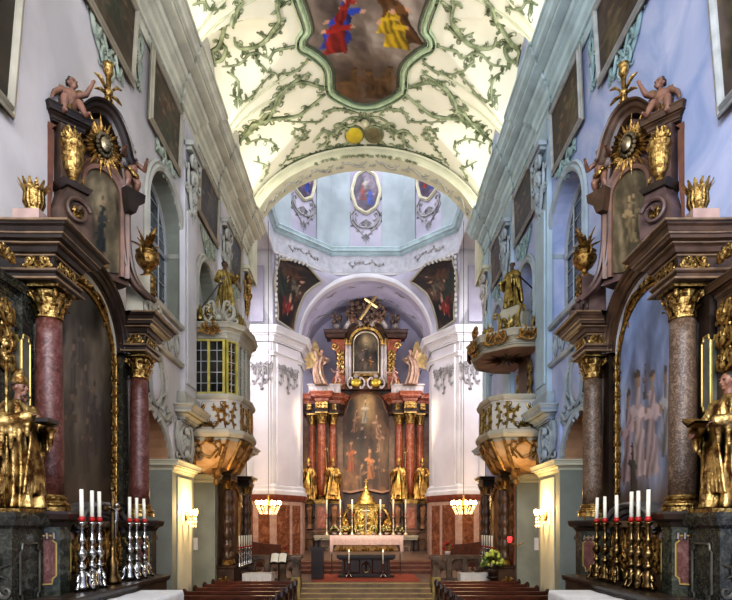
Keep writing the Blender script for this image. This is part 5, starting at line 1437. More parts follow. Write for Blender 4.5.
    t = thing('leaf_vase', 'gilded leaf bunch on a pink block, near cornice of the %s' % alt, 'ornament', L)
    bm = B(); prism(bm, [(L.x - .17, L.y - .2), (L.x + .17, L.y - .2), (L.x + .17, L.y + .2), (L.x - .17, L.y + .2)], L.z, L.z + .14); obj('block', bm, mat('block_pink', (.36, .24, .20), .4, var=.2), t)
    bm = B(); lathe(bm, [(.06, .14), (.1, .2), (.11, .34), (.06, .4)], L, 12)
    for q in range(14):
        a = 2 * pi * q / 14; p = L + Vector((.08 * math.cos(a), .08 * math.sin(a), .18)); d = Vector((math.cos(a), math.sin(a), 0))
        rows(bm, [[p + d * o_ + Vector((0, 0, z_)) + Vector((-d.y, d.x, 0)) * w_ * e for e in (-1, 0, 1)] for o_, z_, w_ in ((0, 0, .03), (.05, .12, .05), (.04, .26, .045), (.12, .38, .012))])
    obj('leaves', bm, M_gold, t)
    # gilded torch with bow above the pediment
    P0 = SA_(.3, 7.08, -.05)
    t = thing('gilt_torch', 'gilded torch with bow above the top of the %s' % alt, 'ornament', P0)
    bm = B(); tube(bm, [P0, P0 + Vector((0, 0, .5)), P0 + Vector((0, 0, .8))], [.03, .035, .05], 8); lathe(bm, [(.05, .78), (.09, .86), (.075, .95), (.10, 1.0), (.03, 1.02)], P0, 10); obj('shaft', bm, M_gold, t, smooth=True)
    bm = B()
    for m in (-1, 1):
        for z_, ln_, up_ in ((.5, .26, .2), (.47, .26, -.04), (.48, .2, -.34)):
            p = P0 + Vector((0, 0, z_)); tube(bm, [p, p + U * m * ln_ * .6 + Vector((0, 0, up_ * .7 + .04)), p + U * m * ln_ + Vector((0, 0, up_))], [.03, .05, .02], 6, .5)
    ball(bm, P0 + Vector((0, 0, .5)), .08, 8, 6); obj('bow', bm, M_gold, t, smooth=True)
    # putti
    p = SA_(-.5, 6.7, .02)
    putto('putto with gilded drapery sitting on the top cornice of the %s' % alt, p, 1.02, yaw=.75, pose='sit', seed=3, group=None, head_yaw=.3, lean=.25)
    p = SA_(.66, 5.96, .06)
    putto('putto with outstretched arm standing on the side bracket of the %s' % alt, p, .92, yaw=1.1, pose='reach', seed=5, head_yaw=.2)
    # saint
    if LF:
        p = Wp(7.42, .70, .22)
        saint('bishop_statue', 'gilded bishop statue with mitre at the near end of the altar with red columns', p, 1.6, yaw=1.3, head_yaw=.15, mitre=True, beard=True, seed=2, arms={-1: ((-.34, -.1, 1.12), (-.2, -.36, 1.2)), 1: ((.33, -.08, 1.1), (.2, -.36, 1.12))})
        crozier('tall gilded crozier held by the bishop statue', Wp(7.12, .74, .22), Wp(7.14, .72, 2.0))
        bm = B(); q0 = Wp(7.3, 1.1, 1.26); prism(bm, [(q0.x - .1, q0.y - .13), (q0.x + .1, q0.y - .13), (q0.x + .1, q0.y + .13), (q0.x - .1, q0.y + .13)], q0.z, q0.z + .05); tag(obj('book', bm, M_wood), 'dark book held out by the gilded bishop statue', 'book')
    else:
        p = Wp(7.32, .56, .22)
        saint('monk_statue', 'gilded monk statue with dark hair at the near end of the altar with tan columns', p, 1.66, yaw=1.3, head_yaw=.1, mitre=False, beard=False, seed=4, arms={-1: ((-.34, -.1, 1.12), (-.18, -.38, 1.08)), 1: ((.33, -.08, 1.1), (.2, -.36, 1.0))})
        bm = B(); q0 = Wp(7.2, 1.02, 1.22); R = [[Vector((q0.x + a, q0.y + b, q0.z + .25 * b + .06 * abs(b) / .14)) for b in (-.16, -.08, 0, .08, .16)] for a in (-.12, .12)]
        rows(bm, R); rows(bm, [[p_ - Vector((0, 0, .03)) for p_ in r_] for r_ in R]); tag(obj('book', bm, M_goldd), 'open gilded book held out by the gilded monk statue', 'book')
    # ---- mensa, gradine, cloth, candlesticks
    t = thing('altar_table', 'dark altar table with candle bench standing before the %s' % alt, 'altar table', Wp(8.6, 1.5, -2.6))
    bm = B(); box(bm, -W + 1.1, -W + 2.1, 6.9, 9.25, 0, R_(-1.0)); obj('table_block', bm, M_ped, t)
    bm = B(); prism(bm, wpath([(7.1, 1.06), (10.75, 1.06), (10.75, 1.36), (10.6, 1.48), (7.1, 1.48)]), 0, R_(-.9)); sweep(bm, [(0, R_(-.95)), (.04, R_(-.93)), (.06, R_(-.88)), (.06, R_(-.85)), (-.3, R_(-.85))], wpath([(7.1, 1.06), (7.1, 1.48), (10.6, 1.48), (10.75, 1.36), (10.75, 1.06)]), side=1); obj('candle_bench', bm, M_wood, t)
    bm = B()
    for q in range(6): gilt(bm, wallS(7.6 + .55 * q, R_(-1.25), 1.49), .5, .25, 3 + q, .02, .6)
    obj('bench_relief', bm, M_goldd, t)
    r6 = random.Random(3); bm = B()
    nx2, ny2 = 22, 40
    def clo(u, v):                        # u across 0..1 (with overhang), v along the table
        s = 6.9 + 2.45 * v
        if u < .7: return Wp(s, 1.5 + .66 * u / .7, -.985 + .004 * math.sin(9 * v * 3))
        q = (u - .7) / .3
        return Wp(s, 2.16 + .02 * math.sin(v * 40) * q, -.99 - .55 * q)
    rows(bm, [[clo(i / nx2, j / ny2) for i in range(nx2 + 1)] for j in range(ny2 + 1)])
    rows(bm, [[clo(i / nx2, 1) for i in range(int(nx2 * .7) + 1)], [clo(i / nx2, 1) + Vector((0, .02, -.35)) for i in range(int(nx2 * .7) + 1)]])
    tag(obj('altar_cloth', bm, M_linen, smooth=True), 'white linen cloth over the table before the %s' % alt, 'cloth')
    if LF: cs = [(7.94, .93), (8.23, .93), (8.46, .93), (9.54, .90), (9.83, .90), (10.18, .88)]
    else: cs = [(8.0, .93), (8.28, .93), (8.5, .95), (9.0, .92), (9.44, .90), (9.78, .88)]
    onames = ['first', 'second', 'third', 'fourth', 'fifth', 'sixth']
    base_st = None
    for i, (s, h) in enumerate(cs):
        L = Wp(s, 1.24, -.85)
        lb = '%s candlestick before the %s, %s from the viewer' % ('silver' if LF else 'bronze', alt, onames[i])
        if base_st is None: base_st = candlestick(lb, L, .93, M_silver if LF else M_bronze, 'candlesticks before the ' + alt)
        else: 
            L2 = Vector((-L.x if SGN > 0 else L.x, L.y, L.z)); dup(base_st, L2, lb, rotz=i * .5)
        candle('white candle in the %s %s candlestick, %s' % (onames[i], 'silver' if LF else 'bronze', 'left side' if LF else 'right side'), L + Vector((0, 0, .93)), .42 if i < 3 else .4, .029, 'candles before the ' + alt, tilt=r6.uniform(-.03, .03))
    if LF:
        L = Wp(8.95, 1.22, -.85)
        t = thing('altar_cross', 'ornate standing crucifix between the silver candlesticks of the left altar', 'crucifix', L)
        bm = B(); lathe(bm, [(.12, 0), (.13, .05), (.07, .2), (.09, .3), (.04, .4), (.05, .5), (.03, .6)], L, 10); obj('foot', bm, M_bronze, t, smooth=True)
        bm = B(); tube(bm, [L + Vector((0, 0, .55)), L + Vector((0, 0, 1.4))], .03, 6); tube(bm, [L + Vector((0, -.22, 1.12)), L + Vector((0, .22, 1.12))], .028, 6)
        for p in ((0, 0, 1.42), (0, -.24, 1.12), (0, .24, 1.12)): ball(bm, L + Vector(p), .05, 7, 5)
        obj('cross', bm, M_bronze, t)
        bm = B(); cap(bm, L + Vector((.05, 0, 1.1)), .035, L + Vector((.05, 0, .92)), .03); ball(bm, L + Vector((.06, 0, 1.18)), .035)
        for m in (-1, 1): cap(bm, L + Vector((.05, m * .03, 1.1)), .016, L + Vector((.04, m * .18, 1.14)), .01); cap(bm, L + Vector((.05, m * .02, .92)), .022, L + Vector((.045, m * .005, .68)), .012)
        obj('corpus', weld(bm, .006, 2), M_silver, t, smooth=True)
    else:
        P0, P1 = Wp(13.1, .25, -2.0), Wp(13.3, .12, 2.25)
        t = thing('processional_staff', 'gilded processional staff leaning in the aisle arch beside the altar with tan columns', 'staff', P0)
        bm = B(); tube(bm, [P0, P1], .022, 8); obj('pole', bm, M_goldd, t, smooth=True)
        bm = B(); ball(bm, P1, .07, 8, 6); fan(bm, lambda u, v, w=0: P1 + Vector((w, u, v)), (0, .05), pi / 2, 2.2, 7, .3, .09); cscroll(bm, lambda u, v, w=0: P1 + Vector((w, u, v)), (-.1, .0), (-.08, .3), .08, .02); cscroll(bm, lambda u, v, w=0: P1 + Vector((w, u, v)), (.1, .0), (.08, .3), -.08, .02); obj('finial', bm, M_goldd, t)
SGN = -1
# ================================================================== glazed oratory (left), pulpit (right), small altars below
M_bal = mat('balcony_cream', (.46, .43, .34), .6, var=.12, scale=2, ao=.5, aod=.2)
M_balw = mat('balcony_field', (.60, .56, .50), .7, var=.1, scale=2)
M_bulb = mat('bulb_ochre', (.60, .33, .13), .6, var=.2, scale=2, col2=(.68, .45, .24))
M_ogl = mat('gilt_ochre', (.26, .12, .035), .45, .6, col2=(.5, .3, .09), scale=8, ao=.8, aod=.12)
M_gold2 = mat('gilt_olive', (.22, .14, .04), .42, .8, col2=(.55, .42, .14), scale=8, ao=.85, aod=.15)
M_pane = mat('dark_pane', (.015, .015, .014), .08, var=.4, scale=1.5, col2=(.05, .045, .035))
M_yel = mat('yellow_mullion', (.50, .42, .09), .45, var=.2, ao=.4)
PLAN = [(17.3, .0), (17.3, 1.0), (17.62, 1.28), (18.5, 1.36), (19.4, 1.28), (19.75, 1.0), (19.75, .0)]     # (s, o)
def loftS(plan, levels):
    """levels: (z, scale) about the wall line"""
    return [[(-W + o * k, 18.52 + (s - 18.52) * (.45 + .55 * k) , R_(z)) for s, o in plan] for z, k in levels]
def facet(i, z0, z1, k=1.0, k1=None, plan=PLAN):
    """surface of the i-th facet: u along, v up"""
    k1 = k if k1 is None else k1
    def pt(s, o, z, kk): return Vector((-W + o * kk, 18.52 + (s - 18.52) * (.45 + .55 * kk), R_(z)))
    a0, b0 = pt(*plan[i], z0, k), pt(*plan[i + 1], z0, k); a1, b1 = pt(*plan[i], z1, k1), pt(*plan[i + 1], z1, k1)
    Wd = (b0 - a0).length; Hh = z1 - z0
    nrm = (b0 - a0).cross(a1 - a0); nrm = -nrm.normalized() if nrm.length else Vector((1, 0, 0))
    if nrm.dot(Vector((1, -.3, 0))) < 0: nrm = -nrm
    def S(u, v, w=0):
        t = v / Hh; q = u / Wd
        return a0.lerp(b0, q).lerp(a1.lerp(b1, q), t) + nrm * w
    return S, Wd, Hh
def small_altar(sn, lab):
    t = thing('small_altar', lab, 'altar', Wp(21.8, 0, -2.6))
    bm = B(); box(bm, -W + .02, -W + .14, 19.75, 23.95, 0.5, R_(1.7)); obj('backboard', bm, M_orange if sn == 'right' else M_brownst, t)
    for c in (19.95, 20.45, 23.05, 23.55):
        x = -W + .38; r = .13
        bm = B(); P = []
        lathe(bm, [(r * (1 + .16 * math.sin(k * 1.3)), k * .08) for k in range(30)], (x, c, R_(-1.1)), 12); cl = obj('column', bm, mat('column_walnut', (.10, .055, .032), .35, var=.4, scale=6), t, smooth=True)
        bm = B(); capital(bm, (x, c, R_(1.25)), r * .95, .32, 12, 6); obj('column_capital', bm, M_ogl, cl)
        bm = B(); lathe(bm, base_prof(r, .16), (x, c, R_(-1.25)), 14); obj('column_base', bm, M_ogl, cl)
    for c in (20.2, 23.3):
        bm = B(); box(bm, -W, -W + .66, c - .5, c + .5, 0, R_(-1.35)); sweep(bm, cornice_prof(0, R_(-1.42), .08, .16), wpath([(c - .5, .02), (c - .5, .66), (c + .5, .66), (c + .5, .02)]), side=1); pd = obj('pedestal', bm, M_brownst, t)
        bm = B(); gilt(bm, plane((-W + .33, c - .51, R_(-1.9)), (1, 0, 0), (0, 0, 1), (0, -1, 0)), .4, .5, 3, .03); obj('gilt_relief', bm, M_ogl, pd)
        bm = B(); sweep(bm, architrave_prof(0, R_(1.55), .08, .14) + cornice_prof(0, R_(1.7), .2, .22), wpath([(c - .42, .1), (c - .42, .5), (c + .42, .5), (c + .42, .1)]), side=1); box(bm, -W, -W + .5, c - .42, c + .42, R_(1.55), R_(1.7)); obj('entablature', bm, M_wood, t)
    canvas('altarpiece', wallS(21.75, 0, .16), lambda u: R_(-1.0), lambda u: R_(.9) + .5 * math.sqrt(max(0, 1 - (u / .9) ** 2)), -.899, .899, t, dict(seed=88 if sn == 'left' else 89, dark=(.05, .02, .008), mid=(.22, .09, .03), light=(.42, .22, .08), figs=[(0, 0, .4, .2, (.2, .1, .04), SK), (-.4, -.3, .3, .3, (.3, .06, .02), SK)]), 20, 30, .01)
    bm = B(); molding(bm, wallS(21.75, 0, .15), [(.92, R_(-1.0))] + arch_pts(0, .92, R_(.9), .52, 16) + [(-.92, R_(-1.0))], [(0, 0), (.02, .08), (.1, .1), (.12, 0)]); obj('altarpiece_frame', bm, M_ogl, t)
    bm = B(); box(bm, -W + .1, -W + .9, 20.8, 22.7, 0, R_(-1.6)); obj('altar_block', bm, M_brownst, t)
for SGN in (-1, 1):
    LF = SGN < 0
    nm = 'glazed_oratory' if LF else 'pulpit'
    lab = 'glazed oratory bay with yellow mullions projecting from the pale grey wall' if LF else 'cream and gilt pulpit projecting from the blue tinted wall under its canopy'
    G = thing(nm, lab, 'balcony' if LF else 'pulpit', Wp(18.5, 0, 1.5))
    # bulbous foot
    bm = B(); lv = [(2.62, .98), (2.5, .98), (2.3, .95), (2.1, .86), (1.95, .72), (1.82, .52), (1.74, .34), (1.66, .18)]
    rows(bm, loftS(PLAN, lv), caps=True); fb = obj('bulb', bm, M_bulb, G)
    for i in range(6):
        bm = B(); S, wd_, hh = facet(i, 1.95, 2.55, .76, 1.0)
        S = (lambda S: lambda u, v, w=0: S(u, v, w + .03))(S)
        if wd_ > .5:
            rtube(bm, S, [(wd_ / 2 + wd_ * .26 * math.cos(a) * (1 + .12 * math.cos(5 * a)), hh * .5 + hh * .34 * math.sin(a) * (1 + .12 * math.sin(4 * a))) for a in np.linspace(0, 2 * pi, 30)], [.035] * 30)
            r7 = random.Random(i)
            for m in (-1, 1): tendril(bm, S, [(wd_ / 2 + m * wd_ * .28, hh * .1), (wd_ / 2 + m * wd_ * .4, hh * .5), (wd_ / 2 + m * wd_ * .3, hh * .95)], .03, r7, .12)
            fan(bm, S, (wd_ / 2, hh * .85), pi / 2, 2, 5, .22, .08)
        P = [S(0, q * hh, .02) for q in (-.4, 0, .35, .7, 1)]
        tube(bm, P, [.05, .07, .06, .05, .05], 6)
        obj('gilt_cartouche', bm, M_ogl, fb)
    bm = B(); P0 = Wp(18.1, .42, 1.75)
    for q in range(9):
        a = q * .7; leaf(bm, plane(P0, (0, 1, 0), (0, 0, 1), (1, -.5, 0)), (0, .1), -pi / 2 + .9 * math.sin(a * 2.1), .5, .2, .1)
    ball(bm, P0 + Vector((.08, 0, -.12)), (.14, .2, .2), 8, 6); ball(bm, P0 + Vector((.05, 0, -.38)), (.08, .1, .12), 8, 6)
    obj('pendant', bm, M_ogl, fb)
    # parapet
    bm = B(); sweep(bm, [(0, R_(2.6))] + cornice_prof(0, R_(2.6), .12, .2) + [(.02, R_(2.8)), (.02, R_(3.62))] + architrave_prof(0, R_(3.62), .1, .14), wpath(PLAN), side=1)
    pp = obj('parapet', bm, M_balw, G)
    bm = B(); sweep(bm, [(.0, R_(2.58)), (.1, R_(2.6)), (.17, R_(2.7)), (.17, R_(2.8)), (.02, R_(2.84))], wpath(PLAN), side=1); sweep(bm, [(.0, R_(3.66)), (.1, R_(3.68)), (.14, R_(3.76)), (.14, R_(3.82)), (-.2, R_(3.84))], wpath(PLAN), side=1); obj('parapet_moldings', bm, M_bal, pp)
    for i in range(6):
        S, wd_, hh = facet(i, 2.84, 3.64); S = (lambda S: lambda u, v, w=0: S(u, v, w + .03))(S)
        bm = B(); r7 = random.Random(20 + i)
        if wd_ > .5:
            c = wd_ / 2
            for m in (-1, 1):
                tendril(bm, S, [(c, hh * .08), (c + m * wd_ * .2, hh * .12), (c + m * wd_ * .26, hh * .45), (c + m * wd_ * .14, hh * .8)], .028, r7, .1)
                tendril(bm, S, [(c + m * wd_ * .1, hh * .9), (c + m * wd_ * .25, hh * .65), (c + m * wd_ * .4, hh * .8)], .025, r7, .1)
                tendril(bm, S, [(c + m * wd_ * .46, 0.02), (c + m * wd_ * .42, hh * .5), (c + m * wd_ * .46, hh * .98)], .03, r7, .1)
            fan(bm, S, (c, hh * .1), pi / 2, 2.5, 7, .2, .07)
        else:
            tendril(bm, S, [(wd_ * .5, 0.02), (wd_ * .35, hh * .5), (wd_ * .6, hh * .98)], .03, r7, .1)
        obj('gilt_scrolls', bm, M_ogl if LF else M_gold2, pp)
    bm = B(); prism(bm, wpath(PLAN), R_(2.5), R_(2.62)); obj('floor_slab', bm, M_bal, G)
    if LF:
        # windows above the parapet
        for i in range(6):
            S, wd_, hh = facet(i, 3.84, 5.42, .93)
            bm = B(); rows(bm, [[S(0, 0), S(wd_, 0)], [S(0, hh), S(wd_, hh)]]); g = obj('window_pane', bm, M_pane if i < 2 else mat('grey_pane', (.16, .17, .18), .15, var=.3, scale=2), G)
            bm = B()
            nn = 2 if wd_ > .8 else 1
            for q in range(0, 2 * nn + 1):
                u = wd_ * q / (2 * nn)
                if q % 2: tube(bm, [S(u, 0, .02), S(u, hh, .02)], .013, 4)
            for q in range(1, 5): tube(bm, [S(0, hh * q / 5, .02), S(wd_, hh * q / 5, .02)], .012, 4)
            obj('glazing_bar', bm, M_lead, g)
            bm = B()
            for q in range(nn + 1):
                u = max(.03, min(wd_ - .03, wd_ * q / nn)); prism_s(bm, [(u - .035, 0), (u + .035, 0), (u + .035, hh), (u - .035, hh)], S, -.02, .07)
            prism_s(bm, [(0, 0), (wd_, 0), (wd_, .06), (0, .06)], S, -.02, .06); prism_s(bm, [(0, hh - .06), (wd_, hh - .06), (wd_, hh), (0, hh)], S, -.02, .06)
            obj('yellow_frame' if i < 2 else 'cream_frame', bm, M_yel if i < 2 else M_bal, g)
            if i == 1:
                bm = B()
                for q in range(10): fan(bm, S, (wd_ * .5, .1 + q * .15), pi / 2, 1.6, 3, .16, .07)
                obj('gilt_drop', bm, M_ogl, g)
        bm = B(); sweep(bm, [(-.1, R_(5.4))] + architrave_prof(-.06, R_(5.4), .08, .16) + cornice_prof(0, R_(5.56), .22, .3) + [(-.5, R_(5.88))], wpath(PLAN), side=1); prism(bm, wpath(PLAN), R_(5.7), R_(5.84)); tp = obj('top_cornice', bm, M_bal, G)
        bm = B(); S, wd_, hh = facet(0, 5.5, 5.9); S = (lambda S: lambda u, v, w=0: S(u, v, w + .22))(S); gilt(bm, S if False else (lambda u, v, w=0, S=S: S(.55 + u, .15 + v, w)), .6, .36, 4, .03); obj('gilt_boss', bm, M_ogl, tp)
        # crest of scrolls with gilding
        for (u0, sc_, i) in ((.2, 1.0, 0), (.75, 1.2, 0), (.5, .9, 2), (.4, .9, 3)):
            S, wd_, hh = facet(i, 5.86, 6.9, .9); bm = B()
            T = lambda u, v, w=0, S=S, u0=u0: S(u0 + u, .0 + v, w)
            for m in (-1, 1): cscroll(bm, T, (m * .08, .02), (m * .36 * sc_, .38 * sc_), m * -.14, .05); cscroll(bm, T, (m * .42, .02), (m * .15, .5 * sc_), m * .12, .045)
            fan(bm, T, (0, .1), pi / 2, 1.8, 7, .55 * sc_, .14, .08); ball(bm, T(0, .18, .04), .1, 8, 6)
            obj('gilt_crest', bm, M_gold2 if u0 in (.2, .5) else M_bal, tp)
        p = Wp(18.15, .72, 5.9)
        bm = B(); lathe(bm, [(.3, 0), (.3, .08), (.2, .14), (.22, .48), (.26, .52)], p, 12); obj('statue_base', bm, M_bal, tp)
        saint('saint_statue', 'gilded saint statue holding a staff on top of the glazed oratory', p + Vector((0, 0, .52)), 1.6, yaw=.75, head_yaw=.4, seed=7, robem=M_gold2, cope=False, beard=False, skinm=mat('statue_dark', (.10, .055, .03), .4, var=.2), arms={-1: ((-.32, -.05, 1.05), (-.3, -.3, .92)), 1: ((.3, -.08, 1.15), (.28, -.34, 1.25))})
        q0, q1 = p + Vector((-.6, -.35, .6)), p + Vector((.12, -.45, 1.5))
        bm = B(); tube(bm, [q0, q1], .022, 6); tag(obj('staff', bm, M_wood), 'dark slanting staff held by the statue on the glazed oratory', 'staff')
    else:
        # back wall door of the pulpit, canopy, crest
        bm = B(); box(bm, -W + .01, -W + .12, 18.2, 19.2, R_(2.7), R_(5.2)); obj('back_door', bm, M_brownst, G)
        bm = B()
        for m in (-1, 1):
            S = wallS(18.7 + m * .68, R_(4.0), .06); gilt(bm, S, .4, 2.0, 6, .04, .6)
        for m in (-1, 1): 
            bmx = B(); gilt(bmx, wallS(18.7 + m * .68, R_(4.0), .06), .4, 2.0, 6, .04, .6); obj('gilt_flank', bmx, M_gold2, G)
        bm.free()
        CP = [(17.2, .0), (17.25, .75), (17.9, 1.45), (18.9, 1.62), (19.9, 1.3), (20.3, .7), (20.35, .0)]
        K = thing('pulpit_canopy', 'cream sounding board with sunburst underside above the pulpit', 'canopy', Wp(18.7, 0, 5.2))
        bm = B(); prism(bm, wpath(CP), R_(5.22), R_(5.3)); ud = obj('underside', bm, mat('canopy_under', (.50, .30, .20), .7, var=.15, scale=2), K)
        bm = B(); cen = Wp(18.7, .6, 5.21)
        for q in range(20):
            a = 2 * pi * q / 20; leaf(bm, plane(cen, (0, 1, 0), (1, 0, 0), (0, 0, -1)), (.1 * math.cos(a), .1 * math.sin(a)), a, .75 if q % 2 else .5, .1, .03)
        ball(bm, cen, (.16, .16, .08), 10, 6); obj('sunburst', bm, mat('sunburst_dark', (.07, .035, .015), .4, .4, var=.4), ud)
        bm = B(); sweep(bm, [(-.05, R_(5.2)), (.02, R_(5.18)), (.08, R_(5.24))] + cornice_prof(.02, R_(5.26), .2, .42) + [(-.6, R_(5.7))], wpath(CP), side=1); prism(bm, wpath(CP), R_(5.5), R_(5.64)); cn = obj('cornice', bm, M_bal, K)
        def fc(i, z, w0): 
            a, b = Wp(*CP[i], z), Wp(*CP[i + 1], z); u = (b - a).normalized(); n = Vector((-u.y, u.x, 0)); n = n if n.dot(Vector((1, -.3, 0))) > 0 else -n
            m = (a + b) / 2
            return lambda x, y, w=0: m + u * x + Vector((0, 0, y)) + n * (w + w0)
        for i, (w_, h_, z_) in ((0, (.6, .4, 5.5)), (1, (.8, .45, 5.5)), (2, (.7, .4, 5.5)), (3, (.7, .4, 5.5))):
            bm = B(); gilt(bm, fc(i, z_, .2), w_, h_, 4 + i, .035, .8); obj('gilt_boss', bm, M_ogl, cn)
        # crest
        ol = [(-.75, 0), (.75, 0), (.62, .25), (.45, .35), (.5, .75), (.3, .95), (-.3, .95), (-.5, .75), (-.45, .35), (-.62, .25)]
        Sc_ = plane(Wp(18.2, .55, 5.68), (.62, .78, 0), (0, 0, 1), (.78, -.62, 0))
        bm = B(); prism_s(bm, ol, Sc_, -.15, .15); cr_ = obj('crest', bm, M_bal, K)
        bm = B()
        for m in (-1, 1): cscroll(bm, lambda u, v, w=0: Sc_(u, v, w + .16), (m * .55, .05), (m * .4, .8), m * .12, .05); cscroll(bm, lambda u, v, w=0: Sc_(u, v, w + .16), (m * .05, .15), (m * .28, .6), m * -.12, .045)
        fan(bm, lambda u, v, w=0: Sc_(u, v, w + .16), (0, .3), pi / 2, 2, 7, .45, .12); obj('gilt_scrolls', bm, M_gold2, cr_)
        for m, hh_ in ((-1, .75), (1, .85)):
            bm = B(); T = lambda u, v, w=0, m=m: Sc_(m * .95 + u, v, w)
            for k in (-1, 1): cscroll(bm, T, (k * .04, 0), (k * .16, hh_ * .6), k * -.1, .05)
            fan(bm, T, (0, .2), pi / 2, 1.6, 7, hh_ * .7, .14, .08); ball(bm, T(0, hh_ * .5, .03), .11, 8, 6); obj('gilt_flame', bm, M_gold2, cr_)
        bm = B()
        for q in range(3): gilt(bm, fc(2, 5.35 + .3 * q, .1), .4, .3, 9 + q, .05)
        obj('gilt_mask', bm, M_ogl, cn)
        p = Sc_(0, .95, 0)
        saint('saint_statue', 'gilded saint statue with dark head on top of the pulpit canopy', p, 1.38, yaw=.75, head_yaw=-.2, seed=9, robem=M_gold2, skinm=mat('statue_dark', (.10, .055, .03), .4, var=.2), arms={-1: ((-.3, -.05, 1.08), (-.12, -.3, 1.12)), 1: ((.32, -.05, 1.08), (.36, -.3, .95))})
        q1 = p + Vector((-.7, -.1, .45)); bm = B(); tube(bm, [p + Vector((-.1, -.35, .85)), q1], .022, 6); tag(obj('staff', bm, M_wood), 'dark slanting staff held by the statue on the pulpit canopy', 'staff')
    small_altar('left' if LF else 'right', 'small dark altar with twisted columns below the ' + ('glazed oratory' if LF else 'pulpit'))
    # plaque on the far pier
    S = plane((-W - .75, 19.46, R_(0)), (1, 0, 0), (0, 0, 1), (0, -1, 0))
    t = thing('wall_plaque', 'pale plaque on the sage jamb of the further pier, %s aisle arch' % ('left' if LF else 'right'), 'plaque', S(0, -.5))
    bm = B(); prism_s(bm, [(-.3, -.75), (.3, -.75), (.3, -.35), (-.3, -.35)], S, 0, .04); obj('white_plate', bm, M_white, t)
    bm = B(); prism_s(bm, [(-.28, -.25), (.28, -.25), (.28, .35), (-.28, .35)], S, 0, .03); prism_s(bm, [(-.2, -.17), (.2, -.17), (.2, .27), (-.2, .27)], S, .03, .05); obj('grey_relief', bm, M_sage, t)
SGN = -1
# ================================================================== high altar in the chancel
SGN = -1
K7 = 15.0
def hX(px): return (px - 366.5) / K7
def hZ(py): return E + (527 - py) / K7
M_hred = marble('high_altar_red', (.16, .04, .018), (.30, .085, .04), (.46, .2, .12), 2.5, .25, .25)
M_hbrown = mat('high_altar_brown', (.15, .075, .038), .4, var=.35, scale=2.5, ao=.6, aod=.4)
M_hdark = mat('high_altar_dark', (.06, .03, .018), .4, var=.35, scale=2.5, ao=.6, aod=.4)
M_hrose = mat('high_altar_rose', (.28, .15, .09), .4, var=.3, scale=2.5, ao=.6, aod=.4)
M_hgrey = mat('high_altar_grey', (.48, .42, .36), .5, var=.2, scale=2.5, ao=.6, aod=.3)
M_hgold = mat('high_altar_gold', (.34, .18, .045), .38, .9, col2=(.78, .52, .18), scale=4, ao=.85, aod=.35, bump=.3, bscale=20)
HA = thing('high_altar', 'towering red marble high altar with gilding filling the chancel', 'altar', (0, 41, 1.05), mirror=False)
def hob(n, bm, m, p=None, **k): return obj(n, bm, m, p or HA, mirror=False, **k)
bm = B()
for s in (-1, 1): box(bm, min(s * hX(343), s * hX(303)), max(s * hX(343), s * hX(303)), 40.6, 41.8, 1.05, hZ(392))
hob('retable_wing', bm, M_hbrown)
bm = B(); box(bm, hX(340), hX(393), 40.9, 41.8, 1.05, hZ(384)); hob('retable_centre', bm, M_hdark)
Sh = plane((0, 40.85, 0), (1, 0, 0), (0, 0, 1), (0, -1, 0))
def hi_(u):
    a = abs(u)
    if a < 1.25: return hZ(404) + .95 * math.sqrt(1 - (a / 1.25) ** 2) + .0
    return hZ(404) - min(.8, (a - 1.25) * 2.0)
canvas('altarpiece', Sh, lambda u: hZ(489) + .1 * math.cos(u * 3), hi_, hX(342), hX(391), HA, dict(seed=55, dark=(.012, .006, .003), mid=(.07, .03, .012), light=(.24, .12, .05), glowc=(0, .68, .36, (.62, .40, .15)),
       figs=[(-.62, -.3, .3, .1, (.42, .10, .025), (.5, .25, .12)), (.18, -.45, .3, -.2, (.46, .17, .05), (.5, .25, .12)), (-.2, .02, .28, .3, (.05, .03, .02), (.4, .25, .15)), (-.05, .62, .24, .1, (.7, .55, .35), (.65, .45, .28)), (.5, .3, .24, -.5, (.5, .28, .14), (.6, .35, .2)), (-.45, .42, .22, .5, (.4, .2, .09), (.55, .32, .18)), (.6, .02, .22, .3, (.45, .24, .12), (.55, .3, .17)), (.6, -.62, .3, -.4, (.14, .07, .03), (.3, .15, .08)), (-.25, -.75, .3, .6, (.2, .11, .06), (.34, .18, .09))]), 60, 90, .02)
us = np.linspace(hX(391), hX(342), 60)
ln = [(hX(391.5), hZ(490))] + [(u, hi_(u)) for u in us] + [(hX(341.5), hZ(490))]
bm = B(); molding(bm, Sh, ln, [(-.05, 0), (-.05, .12), (.02, .2), (.06, .1), (.12, .22), (.2, .12), (.24, 0)]); molding(bm, Sh, [(hX(341.5), hZ(490)), (hX(350), hZ(492)), (0, hZ(488.5)), (hX(383), hZ(492)), (hX(391.5), hZ(490))], [(-.1, 0), (-.1, .14), (.05, .2), (.12, 0)]); hob('altarpiece_frame', bm, M_hrose)
